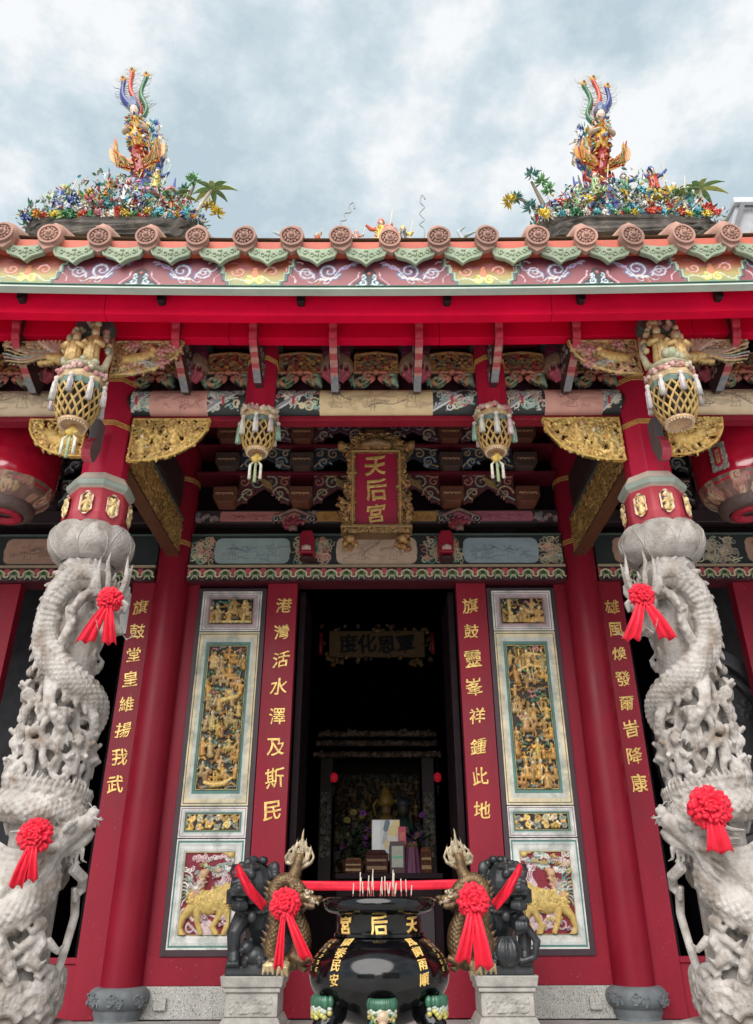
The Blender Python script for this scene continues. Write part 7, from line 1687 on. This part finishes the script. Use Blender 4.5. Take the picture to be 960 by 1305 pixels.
for s, (xa, xb, phx) in ((-1, (-3.06, -1.48, 185)), (1, (1.36, 3.0, 765))):
    cx = (xa + xb) / 2; w = xb - xa; zb = 6.13
    root = thing('roof_ridge_ornament', ('left' if s < 0 else 'right') + ' roof ornament: porcelain phoenix, warriors, flowers and palms on a dark shelf', 'roof ornament', (cx, DY, 5.75), 'porcelain ornaments on the roof ridges')
    r = random.Random(33 + s); Z = zb - 5.75
    # dark mortar shelf with a ragged face, carried on the ridge stub
    b = B(); G = []
    for v in range(9):
        row = []
        for i in range(64):
            a = 2 * math.pi * i / 63; rx = w / 2; ry = .34; z = Z - .20 + .20 * v / 8
            kx = 1 + r.uniform(-.015, .015) - .06 * (1 - v / 8); ex = abs(math.cos(a)) ** .35 * math.copysign(1, math.cos(a)); ey = abs(math.sin(a)) ** .6 * math.copysign(1, math.sin(a))
            row.append((rx * kx * ex, ry * (1 + r.uniform(-.05, .05)) * ey, z + r.uniform(-.012, .012)))
        row[-1] = row[0]; G.append(row)
    b.grid(G); b.grid([[tuple(np.array(q) * np.array((t, t, 1)) + np.array((0, 0, .0))) for q in G[-1]] for t in (1, .6, .01)]); b.grid([[tuple(np.array(q) * np.array((t, t, 1))) for q in G[0]] for t in (1, .5, .01)])
    b.out('mortar_shelf', M_rock, root)
    b = B(); b.box(-w * .42, w * .42, -.2, .26, -.35, Z - .19); b.out('ridge_stub', M_rock, root, bevel=.02)
    # flowers along the front edge and over the top
    for k in range(84):
        t = (k + .5) / 30 if k < 30 else r.random(); x = -w / 2 + .05 + (w - .1) * min(1, t); y = -.32 + r.uniform(-.03, .03) if k < 30 else r.uniform(-.28, .0); z = Z + (.0 if k < 30 else .06 + (.5 - .45 * abs(x / w * 2)) * r.random()) + r.uniform(0, .05)
        o = link('flower', FLW[r.randrange(len(FLW))], root); o.location = (x, y, z + .02); q = r.uniform(.7, 1.25); o.scale = (q, q, q); o.rotation_euler = (r.uniform(-.6, .2), r.uniform(-3, 3), r.uniform(-.6, .6))
    # leaves and shards between them
    b = B()
    for k in range(2200):
        x = r.uniform(-w / 2, w / 2); y = r.uniform(-.33, .25); h_ = max(.05, .62 - .56 * abs(x / w * 2) ** 2); z = Z + r.uniform(0, h_); shard(b, (x, y, z), (r.uniform(-1, 1), r.uniform(-1, .2), r.uniform(-.1, 1)), r.uniform(.03, .075), r.uniform(.008, .016), jit(r.choice([(.16, .34, .14), (.14, .30, .24), (.30, .42, .34), (.60, .62, .58), (.45, .50, .44), (.08, .10, .10), (.05, .05, .05), (.40, .46, .40), (.12, .22, .12), (.55, .56, .54)] + BR[:7]), .3))
    b.out('porcelain_shards', M_glaze, root)['kind'] = 'stuff'
    # dark rocky heap in the middle
    b = B()
    for k in range(70): x = r.gauss(0, w * .2); b.ball((x, r.uniform(-.1, .2), Z + r.uniform(0, .56 * max(.05, 1 - abs(x) / w * 2.0))), (r.uniform(.05, .11), .08, r.uniform(.04, .1)), 8, 6, jit((.09, .09, .085), .4))
    b.out('rock_heap', M_vcol, root)
    pts = P(phx, 236, DY + .05); px = pts.x - cx
    b = B(); b.tube([(px, .02, Z), (px + .02, .02, Z + .4), (px, .0, pts.z - 5.75 + .02)], [.20, .14, .07], 10, (.06, .08, .30))
    for k in range(40): a = r.random() * 6.3; shard(b, (px + .1 * math.cos(a), .1 * math.sin(a), Z + r.uniform(.05, .4)), (math.cos(a), math.sin(a), .6), .09, .02, jit(r.choice(((.06, .08, .34), (.66, .64, .6), (.1, .14, .4))), .2))
    b.out('phoenix_rock', M_glaze, root)
    b = B()                                                     # white and blue spires behind the phoenix
    for k in range(9): x = px - s * (.05 + .05 * k); hh = r.uniform(.6, 1.25) * (1.25 - .09 * k); b.tube([(x, .14, Z), (x + r.uniform(-.02, .02), .14, Z + hh * .6), (x, .14, Z + hh)], [.05, .035, .006], 7, jit(r.choice(((.62, .62, .62), (.10, .12, .40), (.5, .54, .56), (.3, .42, .34))), .15))
    b.out('rock_spires', M_glaze, root, smooth=True)
    phoenix(root, (px, -.02, pts.z - 5.75 - .06), 1.0, -s)
    for o in root.children:
        if o.name.split('.')[0] in ('phoenix_breast', 'wing', 'crowned_figure', 'plume', 'tail_feather'):
            o.rotation_euler = (0, R(-11 if s < 0 else 6), 0); o.scale = (.70, .8, 1.0 if s < 0 else .90)
    for k, (t, mt, sc) in enumerate(((.12, True, .42), (.30, False, .36), (.42, False, .34), (.52, False, .40), (.66, True, .36), (.78, False, .44)) if s < 0 else ((.30, False, .40), (.40, False, .42), (.55, False, .36), (.64, False, .34), (.72, True, .40), (.84, True, .34))):
        warrior(root, (-w / 2 + t * w, -.12 + r.uniform(-.08, .06), Z + .06 + .34 * math.sin(math.pi * t) + r.uniform(-.06, .1)), sc * .92, [r.choice(BR) for _ in range(4)], 50 + k + s, mt)
    if s < 0:
        palm(root, (w * .41, -.15, Z), .55, .14, 1); palm(root, (w * .30, -.1, Z + .04), .48, -.03, 2); pine(root, (w * .30, .1, Z), .92, 1, 3)
        for k in range(4):                                        # pale curling fronds
            b = B(); x0 = -w * .30 + k * .09; b.tube([(x0, 0, Z), (x0 - .03, 0, Z + .45), (x0 + .05, 0, Z + .60), (x0 + .14, 0, Z + .58), (x0 + .18, 0, Z + .42)], [.012, .02, .024, .02, .006], 7, jit((.46, .52, .26), .2), .5); b.out('curling_frond', M_glaze, root, smooth=True)
    else:
        palm(root, (w * .36, -.15, Z), .46, -.02, 4); palm(root, (w * .46, -.1, Z), .60, .03, 5); palm(root, (w * .24, .05, Z + .35), .34, .03, 6); pine(root, (-w * .40, .0, Z), .86, -1, 7)
    for k in range(3):                                            # tufts of real grass
        b = B(); x0 = r.uniform(-.48, -.40) * w if k == 0 else r.uniform(-.45, .45) * w
        for q in range(16): a = r.random() * 6.3; l = r.uniform(.06, .16); b.tube([(x0, -.25, Z), (x0 + .03 * math.cos(a), -.25 + .03 * math.sin(a), Z + l * .6), (x0 + .07 * math.cos(a), -.25 + .07 * math.sin(a), Z + l)], [.004, .003, .001], 4, jit((.14, .32, .07), .3))
        b.out('grass_tuft', M_glaze, root)['kind'] = 'stuff'
# ------------------------------------------------------------------ figures and whiskers on the main ridge behind
def ridge_item(px, py, d, nm, lab, cat, build):
    p = P(px, py, d); o = thing(nm, lab, cat, p, 'small ornaments on the main ridge'); build(o); return o
def fig(c1, c2, s):
    def f(o): warrior(o, (0, 0, 0), s, [c1, c2, (.66, .6, .5), c1], 5)
    return f
ZR = 8.55
for (px, c1, c2, s, lab) in ((487, (.70, .48, .06), (.6, .12, .06), .62, 'tall yellow porcelain figure standing on the ridge above the plaque'), (515, (.12, .12, .14), (.72, .52, .08), .46, 'dark and yellow porcelain figure on the ridge, right of the tall yellow one'), (455, (.50, .22, .18), (.55, .28, .24), .36, 'pink porcelain figure on the ridge, left of the tall yellow one'), (405, (.62, .10, .06), (.6, .3, .1), .3, 'small red porcelain figure on the ridge beside the grey end tile')):
    p = P(px, 309, 8.15); o = thing('ridge_figure', lab, 'figure', (p.x, 8.15, p.z - .06), 'small ornaments on the main ridge'); warrior(o, (0, 0, 0), s, [c1, c2, (.6, .5, .3), c1], int(px))
    b = B(); b.box(-.12, .12, -.1, .1, ZR - p.z + .06, .02); b.out('footing', M_rock, o)
def whisker(pts_px, lab, d=8.1):
    p0 = P(*pts_px[0], d); o = thing('wire_whisker', lab, 'wire', (p0.x, p0.y, p0.z - .5), 'curled wire whiskers on the main ridge'); b = B(); n = len(pts_px); q = []
    for (a, c) in pts_px: v = P(a, c, d) - Vector((p0.x, p0.y, p0.z - .5)); q.append((v.x, 0, v.z, .012))
    Q = smoothpath(q, 6); b.tube([(v[0], v[1], v[2]) for v in Q], .011, 6, (.30, .32, .33)); b.tube([(Q[0][0], 0, -.3), (Q[0][0], 0, Q[0][2])], .02, 6, (.25, .26, .27)); b.out('wire', M_vcol, o, smooth=True)
whisker([(434, 302), (437, 290), (435, 282), (442, 280), (440, 272), (448, 270), (446, 262), (452, 258), (453, 266)], 'left curled wire whisker rising from the main ridge')
whisker([(541, 305), (542, 292), (536, 286), (542, 280), (536, 272), (542, 264), (537, 258), (539, 248), (543, 254)], 'right curled wire whisker rising from the main ridge')
for (px, s_) in ((367, -1), (590, 1)):
    p = P(px, 303, 8.1); o = thing('ridge_horn', ('left' if s_ < 0 else 'right') + ' grey branching dragon horn showing above the eave tiles', 'ornament', (p.x, 8.1, p.z - .3), 'dragon horns on the main ridge'); b = B()
    b.tube([(0, 0, -.4), (0, 0, .3), (s_ * -.05, 0, .42), (s_ * .06, 0, .52)], [.05, .04, .03, .008], 8, (.35, .38, .38)); b.tube([(0, 0, .3), (s_ * .16, 0, .40), (s_ * .22, 0, .42)], [.03, .02, .006], 7, (.35, .38, .38)); b.out('horn', M_vcol, o, smooth=True)
# ------------------------------------------------------------------ neighbouring building behind on the right
NY = 13.0
pA = P(937, 257, NY); pB = P(915, 305, NY)
nb = thing('neighbour_building', 'grey stone-clad building whose stepped parapet shows behind the right roof ornament', 'building', (9.8, 16, -.6))
b = B(); x0 = pA.x - 9.8; zt = pA.z + .6; b.box(x0 + .5, x0 + 6, -2.4, 6, 0, zt - 1.6); b.out('wall', M_grey, nb)
b = B(); lo = zt - 1.5; b.add([(x0 - .55, -3.1, lo), (x0 + 6, -3.1, lo), (x0 + 6, 6, lo), (x0 - .55, 6, lo), (x0, -3.0, zt - .18), (x0 + 6, -3.0, zt - .18), (x0 + 6, 6, zt - .18), (x0, 6, zt - .18)], [(3, 2, 1, 0), (4, 5, 6, 7), (0, 1, 5, 4), (1, 2, 6, 5), (2, 3, 7, 6), (3, 0, 4, 7)]); pr = b.out('parapet', M_grey, nb, bevel=.02)
b = B(); b.box(x0 - .08, x0 + 6.1, -3.12, 6.1, zt - .18, zt); b.out('coping', mat('pale_coping', (.5, .51, .53), .6), nb, bevel=.02)
b = B(); b.prism([(x0 + .05, zt - .22), (x0 + 6, zt - .22), (x0 + 6, zt - .32), (x0 + .12, zt - .32), (x0 - .38, lo + .02), (x0 - .47, lo + .02)], -3.16, -3.125, 'y', (.12, .12, .13)); b.out('dark_moulding', M_paint, pr)
b = B(); b.box(x0 + .45, x0 + 6, -3.5, -3.13, lo - .5, lo + .45); b.out('parapet_step', M_grey, pr, bevel=.02)
for k in range(4):
    for j in range(4):
        b = B(); b.box(x0 + 1.0 + k * 1.2, x0 + 1.8 + k * 1.2, -2.45, -2.38, 2 + j * 2.6, 3.4 + j * 2.6, (.05, .06, .07)); w_ = b.out('window', M_glaze, nb); b = B(); b.box(x0 + .95 + k * 1.2, x0 + 1.85 + k * 1.2, -2.5, -2.37, 1.92 + j * 2.6, 1.99 + j * 2.6, (.4, .4, .42)); b.out('sill', M_paint, w_)

# ------------------------------------------------------------------ street houses across the yard (they show mirrored in the glossy burner)
M_far = mat('far_house_wall', (.22, .20, .19), .8, var=.2, vscale=.6)
for (x0, x1, h, c, lab) in ((-22, -5, 9, (.20, .19, .18), 'dark row house across the yard, mirrored left in the glossy burner'), (3, 20, 12, (.30, .27, .22), 'taller beige row house across the yard, mirrored right in the glossy burner')):
    hs = thing('street_house', lab, 'house', ((x0 + x1) / 2, -26, -.6), 'houses mirrored in the burner'); w = (x1 - x0) / 2
    b = B(); b.box(-w, w, -6, 0, 0, h, c); b.out('wall', mat('house_wall_paint', None, .8, var=.15, vscale=.8), hs); b = B(); b.box(-w - .2, w + .2, -6.2, .3, h, h + .35, (.12, .12, .12)); b.out('roof', M_paint, hs)
    for j in range(int(h / 3)):
        for i in range(int(w)):
            b = B(); xx = -w + 1 + i * 2.0; b.box(xx, xx + 1.1, .0, .05, 1 + j * 3, 2.5 + j * 3, (.03, .035, .04)); b.out('window', M_glaze, hs)
